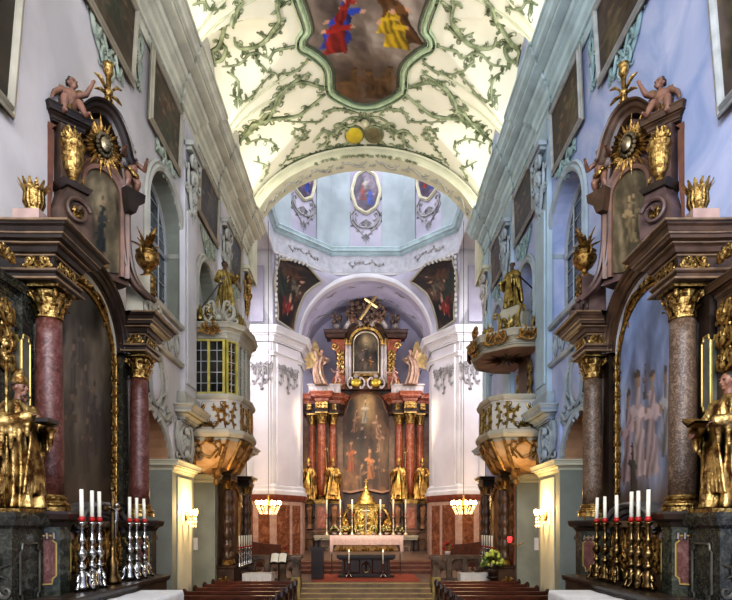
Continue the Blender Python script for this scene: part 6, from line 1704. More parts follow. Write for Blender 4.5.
for s in (-1, 1):
    def q(px): return s * abs(hX(px))
    for px, yy, r in ((312.5, 40.2, .26), (322.8, 39.6, .31), (333.2, 40.0, .27)):
        bm = B(); lathe(bm, shaft_prof(r, hZ(425) - hZ(496)), (q(px), yy, hZ(496)), 18); cl = hob('column', bm, M_hred, smooth=True)
        bm = B(); capital(bm, (q(px), yy, hZ(425)), r * .88, .74, 14, 7); hob('column_capital', bm, M_hgold, cl)
        bm = B(); lathe(bm, base_prof(r, .28), (q(px), yy, hZ(500)), 16); hob('column_base', bm, M_hgold, cl)
    # pedestals with ledge and volute fronts
    for (a, b, yy, nm) in ((305.5, 316.5, 39.7, 0), (317, 329, 39.0, 1), (329.5, 341, 39.5, 0)):
        xa, xb = sorted((q(a), q(b)))
        bm = B(); box(bm, xa, xb, yy, 41, 1.05, hZ(501)); pd = hob('pedestal', bm, M_hbrown)
        bm = B(); sweep(bm, cornice_prof(0, hZ(504), .12, .24), [(xa, 41), (xa, yy), (xb, yy), (xb, 41)], side=1); hob('pedestal_ledge', bm, M_hgold, pd)
        bm = B(); sweep(bm, cornice_prof(0, hZ(534), .14, .26), [(xa, 41), (xa, yy), (xb, yy), (xb, 41)], side=1); hob('lower_ledge', bm, M_hrose, pd)
        S = plane(((xa + xb) / 2, yy - .01, hZ(518)), (1, 0, 0), (0, 0, 1), (0, -1, 0))
        if nm:
            bm = B(); prism_s(bm, [(-.26, -.7), (.26, -.7), (.26, .7), (-.26, .7)], S, 0, .04); hob('marble_panel', bm, M_hred, pd)
        else:
            bm = B(); tube(bm, [S(0, .75, .1), S(0, .5, .32), S(0, .1, .25), S(0, -.4, .12), S(0, -.75, .2)], [.2, .22, .18, .15, .2], 8); fan(bm, S, (0, .3), -pi / 2, 1.4, 5, .8, .2, .3); hob('console', bm, M_hrose, pd)
        S = plane(((xa + xb) / 2, yy - .01, hZ(547)), (1, 0, 0), (0, 0, 1), (0, -1, 0))
        bm = B(); molding(bm, S, [(-.24, -.55), (-.24, .55), (.24, .55), (.24, -.55)], [(0, 0), (.02, .05), (.06, 0)], closed=True); hob('panel_border', bm, M_hgold, pd)
    # entablature
    pth = [(q(303.5), 41), (q(303.5), 40.0), (q(316), 39.85), (q(317), 39.2), (q(329), 39.2), (q(330), 39.7), (q(340), 39.8), (q(344), 40.3), (q(344), 41)]
    sd_ = 1 if s < 0 else -1
    bm = B(); sweep(bm, architrave_prof(-.1, hZ(414), .14, .2) + [(.0, hZ(411)), (.0, hZ(403.5)), (-.3, hZ(403.5))], pth, side=sd_); prism(bm, pth, hZ(412), hZ(404)); en = hob('entablature', bm, M_hdark)
    bm = B(); sweep(bm, cornice_prof(-.02, hZ(404), .42, .62) + [(-.4, hZ(394.5))], pth, side=sd_); prism(bm, pth, hZ(398), hZ(395)); hob('entablature_cornice', bm, M_hred, en)
    for px in (310, 319.5, 323, 326.5, 334.5):
        bm = B(); S = plane((q(px), 39.16 if 317 < px < 329 else 39.78, hZ(407.5)), (1, 0, 0), (0, 0, 1), (0, -1, 0)); gilt(bm, S, .28, .42, 3, .05); hob('gilt_boss', bm, M_hgold, en)
    # fluted block over the columns
    bm = B(); xa, xb = sorted((q(309.5), q(341))); box(bm, xa, xb, 39.7, 41, hZ(395), hZ(386)); sweep(bm, cornice_prof(0, hZ(388), .1, .2), [(xa, 41), (xa, 39.7), (xb, 39.7), (xb, 41)], side=1)
    for k in range(7): box(bm, xa + .15 + k * .28, xa + .3 + k * .28, 39.64, 39.72, hZ(394), hZ(389))
    hob('fluted_block', bm, M_hgrey)
    # attic wing with volute and cornice piece
    ol = [(q(345), hZ(388)), (q(329), hZ(388)), (q(333), hZ(378)), (q(339), hZ(366)), (q(336), hZ(350)), (q(331), hZ(338)), (q(345), hZ(338))]
    bm = B(); prism_s(bm, ol, plane((0, 40.6, 0), (1, 0, 0), (0, 0, 1), (0, -1, 0)), -.8, .35); wg = hob('attic_wing', bm, M_hred)
    bm = B(); xa, xb = sorted((q(327.5), q(345))); sweep(bm, cornice_prof(0, hZ(337.5), .22, .5), [(xa, 41), (xa, 40.0), (xb, 40.0), (xb, 41)], side=1); box(bm, xa, xb, 40, 41, hZ(337), hZ(331)); hob('wing_cornice', bm, M_hdark, wg)
    bm = B()
    for c_, rr in (((q(338), hZ(383)), .32), ((q(335), hZ(345)), .26)):
        pts = spiral(c_, rr, 0, s * 8, 20, .1); tube(bm, [Vector((a, 40.2, b)) for a, b in pts], .07, 6)
    gilt(bm, plane((q(341), 40.2, hZ(362)), (1, 0, 0), (0, 0, 1), (0, -1, 0)), .5, 1.6, 4, .06); hob('wing_scrolls', bm, M_hgold, wg)
    # small columns of the upper storey
    for px in (347.2, 350.2):
        bm = B(); lathe(bm, shaft_prof(.12, hZ(345) - hZ(383)), (q(px), 40.1, hZ(383)), 10); cl = hob('upper_column', bm, M_hgrey, smooth=True)
        bm = B(); capital(bm, (q(px), 40.1, hZ(345)), .11, .4, 10, 6); hob('upper_capital', bm, M_hgold, cl)
    # gold shields
    cs_ = plane((q(356.5), 39.9, hZ(383)), (1, 0, 0), (0, 0, 1), (0, -1, 0))
    bm = B(); rows(bm, [[cs_(.36 * k * math.cos(a), .3 * k * math.sin(a), h) for a in np.linspace(0, 2 * pi, 21)[:-1]] for k, h in ((1, 0), (.9, .1), (.5, .16), (.05, .18))], closeu=True, caps=True); sh_ = hob('gold_shield', bm, mat('shield_gold', (.60, .42, .06), .3, .6, var=.2), smooth=True)
    bm = B()
    for m in (-1, 1): cscroll(bm, cs_, (m * .42, -.35), (m * .38, .32), m * -.16, .06)
    fan(bm, cs_, (0, .3), pi / 2, 1.6, 5, .35, .12); hob('shield_scroll', bm, M_hgrey, sh_)
    # urn beside the crest
    p = Vector((q(337), 40.4, hZ(331)))
    t = thing('altar_urn', '%s flowered urn beside the crest of the high altar' % ('left' if s < 0 else 'right'), 'urn', p, 'urns of the high altar', mirror=False)
    bm = B(); lathe(bm, urn_prof(.8), p, 12); hob('bowl', bm, M_hgrey, t, smooth=True)
    bm = B(); r8 = random.Random(4)
    for k in range(22): ball(bm, p + Vector((r8.uniform(-.28, .28), r8.uniform(-.2, .2), .62 + r8.uniform(0, .6))), r8.uniform(.07, .13), 6, 5)
    hob('flower_bunch', bm, mat('crest_brown', (.20, .13, .085), .5, var=.4, scale=4, ao=.7, aod=.3), t)
    # pilaster finial far out
    p = Vector((q(315), 40.2, hZ(386)))
    t = thing('altar_candelabrum', 'dark %s candelabrum finial at the outer edge above the high altar columns' % ('left' if s < 0 else 'right'), 'candelabrum', p, 'candelabra on the high altar', mirror=False)
    bm = B(); lathe(bm, [(.22, 0), (.2, .1), (.08, .2), (.12, .5), (.05, .7), (.05, 1.0), (.12, 1.05), (.04, 1.2)], p, 10); hob('stem', bm, M_hdark, t, smooth=True)
    bm = B(); tube(bm, [p + Vector((-.3, 0, 1.1)), p + Vector((-.2, 0, .9)), p + Vector((0, 0, .85)), p + Vector((.2, 0, .9)), p + Vector((.3, 0, 1.1))], .04, 6); hob('arms', bm, M_hdark, t)
# upper storey
bm = B(); prism_s(bm, [(hX(344), hZ(388)), (hX(389), hZ(388)), (hX(389), hZ(334)), (hX(384), hZ(326)), (hX(375), hZ(321)), (hX(358), hZ(321)), (hX(349), hZ(326)), (hX(344), hZ(334))], plane((0, 40.7, 0), (1, 0, 0), (0, 0, 1), (0, -1, 0)), -.8, .3); hob('attic', bm, M_hbrown)
Su = plane((0, 40.35, 0), (1, 0, 0), (0, 0, 1), (0, -1, 0))
canvas('upper_painting', Su, lambda u: hZ(371), lambda u: hZ(342) + .74 * math.sqrt(max(0, 1 - (u / .82) ** 2)), -.815, .815, HA, dict(seed=77, dark=(.012, .008, .005), mid=(.05, .035, .02), light=(.16, .12, .07), glowc=(0, .6, .35, (.45, .34, .16)), figs=[(.05, .35, .2, .2, (.3, .25, .15), SK), (-.3, -.1, .25, .4, (.12, .1, .1), SK), (.4, -.5, .25, -.3, (.3, .13, .03), SK), (-.3, -.6, .25, .3, (.1, .06, .04), SK)]), 30, 44, .03)
bm = B(); molding(bm, Su, [(.83, hZ(371))] + arch_pts(0, .83, hZ(342), .76, 18) + [(-.83, hZ(371))], [(-.03, 0), (-.03, .08), (.03, .12), (.07, .06), (.12, 0)], closed=True); hob('upper_frame', bm, mat('upper_frame_pale', (.62, .52, .36), .4, .3, var=.2))
bm = B(); molding(bm, Su, [(.98, hZ(373))] + arch_pts(0, .98, hZ(342), .92, 18) + [(-.98, hZ(373))], [(0, 0), (0, .16), (.16, .2), (.2, 0)], closed=True)
r8 = random.Random(9)
for m in (-1, 1):
    cscroll(bm, Su, (m * .3, hZ(375)), (m * 1.0, hZ(377)), m * .2, .07); tendril(bm, Su, [(m * 1.15, hZ(370)), (m * 1.2, hZ(355)), (m * 1.1, hZ(340)), (m * .7, hZ(329))], .06, r8, .3)
fan(bm, Su, (0, hZ(378)), pi / 2, 2.2, 7, .6, .2); ball(bm, Su(0, hZ(379), .1), .22, 8, 6); hob('upper_scrolls', bm, M_hgold)
# crest: curved pediment, clouds, rays and the slanting cross
bm = B(); S9 = plane((0, 40.3, 0), (1, 0, 0), (0, 0, 1), (0, -1, 0))
for m in (-1, 1):
    P = cr([Vector(p) for p in ((m * 1.5, hZ(333)), (m * 1.3, hZ(325)), (m * .95, hZ(319)), (m * .5, hZ(321)), (m * .3, hZ(326)))], 5)
    molding(bm, S9, [(p.x, p.y) for p in P], [(-.12, -.2), (-.12, .3), (0, .4), (.12, .3), (.12, -.2)])
hob('curved_pediment', bm, M_hgrey)
bm = B()
for k in range(90):
    a = r8.uniform(0, 2 * pi); rr = r8.uniform(.1, 1) ** .6
    p = Vector((1.25 * rr * math.cos(a), 40.2 - r8.uniform(0, .3), hZ(312) + .85 * rr * math.sin(a))); ball(bm, p, (r8.uniform(.1, .2), .14, r8.uniform(.1, .2)), 7, 5)
hob('cloud_crest', bm, mat('crest_brown', (.2, .13, .085)), smooth=True)
bm = B(); S10 = plane((0, 40.05, hZ(312)), (1, 0, 0), (0, 0, 1), (0, -1, 0))
for k in range(18): a = k * pi / 9; leaf(bm, S10, (.5 * math.cos(a), .4 * math.sin(a)), a, .9, .12, .05)
hob('gilt_rays', bm, M_hgold)
bm = B(); a, b = Vector((hX(360.5), 39.7, hZ(321))), Vector((hX(377), 39.7, hZ(297))); d = (b - a).normalized(); nn_ = Vector((d.z, 0, -d.x)); c = a.lerp(b, .68)
tube(bm, [a, b], .11, 4); tube(bm, [c - nn_ * .5, c + nn_ * .5], .1, 4); hob('slanting_cross', bm, mat('cross_gold', (.75, .55, .22), .35, .7, var=.2))
# figures
GS = 'gilded bishop statues between the high altar columns'
sts = [(310, 39.2, 1, 'outermost left, mitred and holding a book'), (334, 39.0, 0, 'just left of the altarpiece'), (398.5, 39.0, 1, 'just right of the altarpiece'), (421.5, 39.2, 0, 'outermost right')]
for i, (px, yy, mt_, wh) in enumerate(sts):
    s = -1 if px < 366 else 1
    t = saint('bishop_statue', 'gilded bishop statue on the high altar, ' + wh, (hX(px), yy, hZ(500.5)), 2.55, yaw=-s * .3 if i in (1, 2) else s * .2, head_yaw=-s * .3, mitre=True, beard=True, seed=20 + i, robem=M_hgold, group=GS, vox=.02, mirror=False,
          arms={-1: ((-.34, -.08, 1.12), (-.3 if i % 2 else -.1, -.34, 1.25)), 1: ((.33, -.08, 1.08), (.1 if i % 2 else .34, -.34, 1.05))}, skinm=mat('statue_face_gold', (.42, .24, .10), .4, .3, var=.2))
crozier('thin gilded crozier beside the bishop statue just left of the altarpiece', (hX(329.5), 38.9, hZ(500)), (hX(327.5), 38.9, hZ(456)), mirror=False, mt=M_hgold)
crozier('thin gilded crozier beside the bishop statue just right of the altarpiece', (hX(403.5), 38.9, hZ(500)), (hX(405), 38.9, hZ(456)), mirror=False, mt=M_hgold)
M_ang = mat('angel_rose', (.42, .24, .17), .5, var=.2, scale=3, ao=.6, aod=.3)
M_angd = mat('angel_drapery', (.30, .19, .12), .5, .3, var=.3, scale=3, ao=.6, aod=.3)
for s in (-1, 1):
    sd_ = 'left' if s < 0 else 'right'
    p = Vector((s * abs(hX(323)), 39.5, hZ(387)))
    t = saint('angel_statue', 'winged angel on the %s shoulder of the high altar' % sd_, p, 2.35, yaw=-s * .5, head_yaw=-s * .3, mitre=False, beard=False, cope=False, seed=40 + s, robem=M_angd, skinm=M_ang, vox=.02, mirror=False,
              arms={-1: ((-.3, -.12, 1.25), (-.46 if s < 0 else -.05, -.25, 1.5 if s < 0 else 1.05)), 1: ((.3, -.12, 1.25), (.46 if s > 0 else .05, -.25, 1.5 if s > 0 else 1.05))}, sway=.2 * s)
    for k in (-1, 1):
        bm = B(); wing(bm, p + Vector((s * .1 + k * .12, .25, 1.5)), s if k == s else s, 2.0 if k == s else 1.3, up=1.3 if k == s else .9, n=7); hob('wing', bm, mat('wing_gold', (.62, .46, .2), .4, .5, var=.25, ao=.4), t)
    putto('naked putto at the foot of the upper storey, %s of the gold shields' % sd_, (s * abs(hX(338.5)), 39.4, hZ(386.5)), 1.25, yaw=-s * .5, pose='stand' if s < 0 else 'reach', seed=30 + s, wings=False, drape=False, mirror=False, skinm=M_ang)
    putto('small putto among the crest clouds on the %s' % sd_, (s * .95, 39.95, hZ(322)), 1.15, yaw=-s * .5, pose='sit', seed=50 + s, wings=True, drape=False, mirror=False, skinm=mat('putto_brown', (.26, .15, .09), .45, var=.2))
# ---- tabernacle
D8 = 38.9
def k8(px): return (px - 366.5) * D8 / 600
def z8(py): return E + (527 - py) * D8 / 600
T = thing('tabernacle', 'gilded domed tabernacle at the middle of the high altar table', 'tabernacle', (0, D8, z8(535)), mirror=False)
M_tab = mat('tabernacle_gold', (.48, .28, .06), .34, .9, col2=(.88, .64, .22), scale=6, ao=.8, aod=.2, bump=.3, bscale=25)
bm = B(); box(bm, k8(355), k8(378), D8 - .3, D8 + .5, z8(535), z8(505)); tb = hob('body', bm, M_tab, T)
bm = B(); molding(bm, plane((0, D8 - .31, 0), (1, 0, 0), (0, 0, 1), (0, -1, 0)), [(.45, z8(533))] + arch_pts(0, .45, z8(515), .4, 12) + [(-.45, z8(533))], [(0, 0), (.02, .08), (.1, .06), (.12, 0)]); gilt(bm, plane((0, D8 - .31, z8(524)), (1, 0, 0), (0, 0, 1), (0, -1, 0)), .7, 1.0, 5, .04); hob('door_relief', bm, M_tab, tb)
for s in (-1, 1):
    for px in (352.5, 356.5):
        bm = B(); x = s * abs(k8(px)); lathe(bm, [(.1, 0), (.1, .1), (.07, .15), (.06, 1.2), (.1, 1.3), (.1, 1.4)], (x, D8 - .3, z8(533)), 8); hob('colonnette', bm, M_tab, T, smooth=True)
    bm = B(); S = plane((s * abs(k8(350.5)), D8 - .1, z8(518)), (1, 0, 0), (0, 0, 1), (0, -1, 0)); cscroll(bm, S, (s * -.1, .7), (s * .35, -.6), s * .25, .07); cscroll(bm, S, (0, -.7), (s * .3, -.2), s * -.2, .05); hob('side_scroll', bm, M_tab, T)
bm = B(); sweep(bm, cornice_prof(0, z8(509), .15, .28), [(k8(350), D8 + .5), (k8(350), D8 - .35), (k8(383), D8 - .35), (k8(383), D8 + .5)], side=1); box(bm, k8(350), k8(383), D8 - .35, D8 + .5, z8(508), z8(504.8)); hob('cornice', bm, M_tab, T)
bm = B(); lathe(bm, [(.75, 0), (.72, .12), (.55, .25), (.5, .45), (.42, .6), (.3, .68), (.32, .75), (.2, .85), (.12, 1.05), (.15, 1.12), (.05, 1.3)], (0, D8, z8(505)), 20)
bm2 = B(); tube(bm2, [(0, D8, z8(485)), (0, D8, z8(479))], .035, 5); tube(bm2, [(-.12, D8, z8(481.5)), (.12, D8, z8(481.5))], .03, 5)
hob('dome', bm, M_tab, T, smooth=True); hob('finial_cross', bm2, M_tab, T)
bm = B(); tube(bm, [(0, D8 - .45, z8(533)), (0, D8 - .45, z8(505))], .05, 6); tube(bm, [(-.28, D8 - .45, z8(511)), (.28, D8 - .45, z8(511))], .05, 6); hob('silver_cross', bm, mat('cross_silver', (.7, .68, .62), .3, .6), T)
for s in (-1, 1):
    p = Vector((s * k8(388), D8 + .2, z8(535)))
    t = thing('reliquary', 'dark gilt reliquary bust %s of the tabernacle' % ('left' if s < 0 else 'right'), 'reliquary', p, 'reliquaries beside the tabernacle', mirror=False)
    bm = B(); lathe(bm, [(.3, 0), (.3, .2), (.15, .35), (.28, .7), (.3, 1.0), (.12, 1.15)], p, 12); ball(bm, p + Vector((0, 0, 1.3)), (.16, .16, .2)); hob('bust', bm, M_goldd, t, smooth=True)
    bm = B(); S = plane(p + Vector((0, -.3, .6)), (1, 0, 0), (0, 0, 1), (0, -1, 0)); gilt(bm, S, .5, .7, 3, .05); hob('gilt_relief', bm, M_hgold, t)
# ---- altar table
D9 = 38.2
def k9(px): return (px - 366.5) * D9 / 600
def z9(py): return E + (527 - py) * D9 / 600
T = thing('altar_table', 'long stone altar table below the tabernacle of the high altar', 'altar table', (0, D9, 1.05), mirror=False)
bm = B(); box(bm, k9(315), k9(418), D9 - .1, D9 + 1.2, z9(540), z9(535.5)); sweep(bm, cornice_prof(0, z9(539.5), .12, .25), [(k9(316), D9 + 1), (k9(316), D9 - .1), (k9(417), D9 - .1), (k9(417), D9 + 1)], side=1); hob('table_top', bm, mat('stone_pale', (.58, .52, .40), .5, var=.15, scale=3), T)
bm = B(); box(bm, k9(321), k9(412), D9 + .1, D9 + 1.1, 1.05, z9(540)); hob('table_block', bm, M_hbrown, T)
bm = B(); prism_s(bm, [(k9(334), 1.1), (k9(339), z9(541)), (k9(395), z9(541)), (k9(399), 1.1)], plane((0, D9 + .1, 0), (1, 0, 0), (0, 0, 1), (0, -1, 0)), 0, .12); an = hob('antependium', bm, mat('antependium_ochre', (.42, .22, .07), .4, .3, var=.3, scale=3), T)
bm = B()
for k in range(5): gilt(bm, plane(((k - 2) * .75, D9 - .03, z9(551)), (1, 0, 0), (0, 0, 1), (0, -1, 0)), .6, .5, 3 + k, .04)
hob('gilt_relief', bm, M_hgold, an)
for s in (-1, 1):
    S = plane((s * abs(k9(326)), D9 + .09, z9(550)), (1, 0, 0), (0, 0, 1), (0, -1, 0)); bm = B(); molding(bm, S, [(-.22, -.25), (-.22, .25), (.22, .25), (.22, -.25)], [(0, 0), (.02, .06), (.07, 0)], closed=True); hob('panel_border', bm, M_hgrey, T)
bm = B(); R = []
for i in range(61):
    x = k9(330.5) + (k9(403.5) - k9(330.5)) * i / 60; end = i < 3 or i > 57
    hang = (z9(537) - z9(557)) if end else (z9(537) - z9(546.5)); w = .02 * math.sin(i * 1.3)
    R.append([(x, D9 + .6, z9(535.3)), (x, D9 - .26, z9(535.3)), (x, D9 - .29 + w, z9(535.3) - hang * .5), (x, D9 - .28 - w, z9(535.3) - hang)])
rows(bm, R); tag(obj('altar_cloth', bm, mat('cloth_pink', (.60, .44, .42), .8, var=.14, scale=12), smooth=True, mirror=False), 'pinkish white cloth with hanging ends over the high altar table', 'cloth')
hs = ['far left', 'second from left', 'third from left, beside the tabernacle', 'third from right, beside the tabernacle', 'second from right', 'far right']
proto = None
for i, (px, top) in enumerate(((327, 499), (340.6, 500), (352.6, 500), (381, 500), (394, 500), (406.4, 499))):
    L = Vector((k9(px), D9 + .25, z9(535.3))); lb = 'tall silver candlestick with candle on the high altar table, ' + hs[i]
    if proto is None:
        t = thing('tall_candlestick', lb, 'candlestick', L, 'tall candlesticks on the high altar table', mirror=False); proto = t
        h = 1.25; bm = B(); lathe(bm, [(.17, 0), (.16, .08), (.06, .2), (.08, .3), (.04, .4), (.07, .6), (.035, .75), (.05, 1.0), (.03, 1.1), (.09, 1.2), (.09, 1.25)], L, 10); hob('stem', bm, mat('silver_warm', (.62, .54, .42), .3, .8, var=.25), t, smooth=True)
        bm = B(); tube(bm, [L + Vector((0, 0, 1.25)), L + Vector((0, 0, 2.3))], .055, 8); hob('wax_shaft', bm, M_wax, t, smooth=True)
        bm = B(); tube(bm, [L + Vector((0, 0, 1.25)), L + Vector((0, 0, 1.33))], .09, 8); hob('red_collar', bm, M_waxred, t, smooth=True)
    else: dup(proto, L, lb)
M_leafg = mat('leaf_green', (.06, .12, .02), .5, var=.4, scale=8, col2=(.18, .26, .06))
M_petal = mat('petal_cream', (.62, .56, .30), .6, var=.2)
def bouquet(label, L, r, petal, pot, seed, group=None, n=60, mirror=False):
    rr = random.Random(seed); L = Vector(L)
    t = thing('flower_bouquet', label, 'flowers', L, group, mirror=mirror)
    bm = B(); lathe(bm, [(r * .35, 0), (r * .5, r * .5), (r * .45, r * .6)], L, 10); obj('pot', bm, pot, t, smooth=True, mirror=mirror)
    bm = B(); b2 = B(); C_ = L + Vector((0, 0, r * 1.2))
    for k in range(n):
        a = rr.uniform(0, 2 * pi); el = rr.uniform(-.3, 1.5); d = Vector((math.cos(a) * math.cos(el), math.sin(a) * math.cos(el), math.sin(el))); p = C_ + d * r * rr.uniform(.4, .7)
        q = d.orthogonal().normalized() * r * .14
        rows(bm, [[p - q * .3, p + q * .3], [p + d * r * .25 - q, p + d * r * .25 + q], [p + d * r * .45 - q * .1 - Vector((0, 0, r * .08)), p + d * r * .45 + q * .1 - Vector((0, 0, r * .08))]])
        if k % 3 == 0: ball(b2, C_ + d * r * rr.uniform(.75, 1.0), r * rr.uniform(.13, .2), 6, 5)
    obj('foliage', bm, M_leafg, t, mirror=mirror); obj('blossoms', b2, petal, t, smooth=True, mirror=mirror)
    return t
for i, px in enumerate((335, 346, 359, 374, 387, 400)):
    bouquet('small green bouquet with pale blossoms on the high altar table, %s' % ['first from left', 'second from left', 'left of the silver cross', 'right of the silver cross', 'second from right', 'first from right'][i], (k9(px), D9 + .02, z9(535.3)), .28, M_petal, M_hgrey, i, 'bouquets on the high altar table', 40)
# ================================================================== crossing, rail, pews, lamps
SGN = -1
M_step = mat('step_stone', (.22, .14, .075), .4, var=.25, scale=3)
M_stepe = mat('step_edge', (.50, .40, .18), .4, var=.15)
M_carpet = mat('red_carpet', (.34, .06, .022), .9, var=.25, scale=20)
M_rail = mat('rail_stone', (.13, .085, .055), .4, var=.4, scale=4, ao=.5)
M_pew = mat('pew_wood', (.10, .030, .016), .3, var=.4, scale=2, dist=1)
M_pewd = mat('pew_end_wood', (.03, .014, .01), .3, var=.4, scale=3)
t = thing('sanctuary_steps', 'four broad stone steps leading up to the sanctuary between the rails', 'steps', (0, 21.3, 0), mirror=False)
for i in range(4):
    bm = B(); box(bm, -2.3, 2.3, 20.6 + .3 * i, 21.81, .15 * i, .15 * (i + 1)); s_ = obj('step', bm, M_step, t, mirror=False)
    bm = B(); tube(bm, [(-2.3, 20.59 + .3 * i, .15 * (i + 1) - .02), (2.3, 20.59 + .3 * i, .15 * (i + 1) - .02)], .022, 6); obj('nosing', bm, M_stepe, s_, mirror=False)
t = thing('chancel_steps', 'reddish steps behind the free standing altar rising to the high altar', 'steps', (0, 26, .6), mirror=False)
for i in range(3):
    bm = B(); box(bm, -3.2, 3.2, 25.6 + .75 * i, 27.9, .6 + .15 * i, .75 + .15 * i); s_ = obj('step', bm, mat('step_red', (.20, .06, .03), .5, var=.3), t, mirror=False)
    bm = B(); tube(bm, [(-3.2, 25.59 + .75 * i, .73 + .15 * i), (3.2, 25.59 + .75 * i, .73 + .15 * i)], .02, 6); obj('nosing', bm, M_step, s_, mirror=False)
bm = B(); box(bm, -4.4, 4.4, 27.8, 42, .6, 1.05); struct('floor_chancel', bm, M_floor, mirror=False)
bm = B(); box(bm, -2.0, 2.0, 21.95, 25.4, .6, .615); tag(obj('carpet', bm, M_carpet, mirror=False), 'red carpet on the sanctuary floor around the free standing altar', 'carpet')
# free standing altar
T = thing('free_standing_altar', 'dark wooden free standing altar at the top of the steps', 'altar', (0, 24, .615), mirror=False)
bm = B(); box(bm, -.95, .95, 23.7, 24.5, .68, 1.4); bk = obj('block', bm, M_pewd, T, mirror=False)
bm = B(); box(bm, -1.15, 1.15, 23.55, 24.65, 1.4, 1.5); sweep(bm, cornice_prof(0, 1.3, .1, .1), [(-1.05, 24.6), (-1.05, 23.65), (1.05, 23.65), (1.05, 24.6)], side=1); obj('table_top', bm, M_wood, T, mirror=False)
bm = B(); box(bm, -1.1, 1.1, 23.6, 24.6, .615, .7); obj('plinth', bm, M_wood, T, mirror=False)
bm = B(); S = plane((0, 23.69, 1.05), (1, 0, 0), (0, 0, 1), (0, -1, 0)); tube(bm, [S(0, .2, .02), S(0, -.2, .02)], .025, 5); tube(bm, [S(-.12, .08, .02), S(.12, .08, .02)], .025, 5); rtube(bm, S, [(.16 * math.cos(a), -.04 + .2 * math.sin(a)) for a in np.linspace(0, 2 * pi, 20)], [.02] * 20); obj('emblem', bm, M_bronze, bk, mirror=False)
for s in (-1, 1):
    bm = B(); S = plane((s * .55, 23.69, 1.05), (1, 0, 0), (0, 0, 1), (0, -1, 0)); molding(bm, S, [(-.32, -.28), (-.32, .28), (.32, .28), (.32, -.28)], [(0, 0), (.02, .03), (.05, 0)], closed=True); obj('panel_border', bm, M_pew, bk, mirror=False)
    p = Vector((s * .66, 23.3, .615))
    t = thing('floor_candlestick', 'slender white candle stand before the free standing altar, %s one' % ('left' if s < 0 else 'right'), 'candlestick', p, 'candle stands of the free standing altar', mirror=False)
    bm = B(); lathe(bm, [(.03, .08), (.02, .2), (.02, .55), (.05, .57), (.05, .6)], p, 10)
    obj('stem', bm, M_silver, t, smooth=True, mirror=False)
    bm = B(); tube(bm, [p + Vector((0, 0, .6)), p + Vector((0, 0, 1.02))], .03, 8); obj('wax_shaft', bm, M_wax, t, smooth=True, mirror=False)
    bm = B(); ball(bm, p + Vector((0, 0, 1.06)), (.016, .016, .04), 6, 5); obj('flame', bm, glow('flame', (1, .62, .2), 12), t, mirror=False)
    for k in range(3):
        a = k * 2.1 - .5; bm = B(); tube(bm, [p + Vector((0, 0, .14)), p + Vector((.08 * math.cos(a), .08 * math.sin(a), .1)), p + Vector((.15 * math.cos(a), .15 * math.sin(a), .02))], [.03, .035, .03], 6); obj('foot', bm, M_silver, t, smooth=True, mirror=False)
# ambo at the left of the steps
T = thing('ambo', 'dark ambo with a thin microphone left of the free standing altar', 'lectern', (-1.85, 23, .6), mirror=False)
bm = B(); prism(bm, [(-2.08, 22.8), (-1.62, 22.8), (-1.62, 23.2), (-2.08, 23.2)], .6, 1.72); obj('body', bm, M_pewd, T, mirror=False)
bm = B(); rows(bm, [[(-2.12, 22.74, 1.86), (-1.58, 22.74, 1.86)], [(-2.12, 23.28, 1.7), (-1.58, 23.28, 1.7)]]); rows(bm, [[(-2.12, 22.74, 1.82), (-1.58, 22.74, 1.82)], [(-2.12, 23.28, 1.66), (-1.58, 23.28, 1.66)]]); box(bm, -2.12, -1.58, 22.74, 22.78, 1.7, 1.86); obj('desk', bm, M_wood, T, mirror=False)
bm = B(); tube(bm, [(-2.0, 22.9, 1.78), (-1.95, 22.85, 2.0), (-1.72, 22.8, 2.14)], .012, 6); ball(bm, (-1.70, 22.8, 2.15), .025); obj('microphone', bm, M_eye, T, mirror=False)
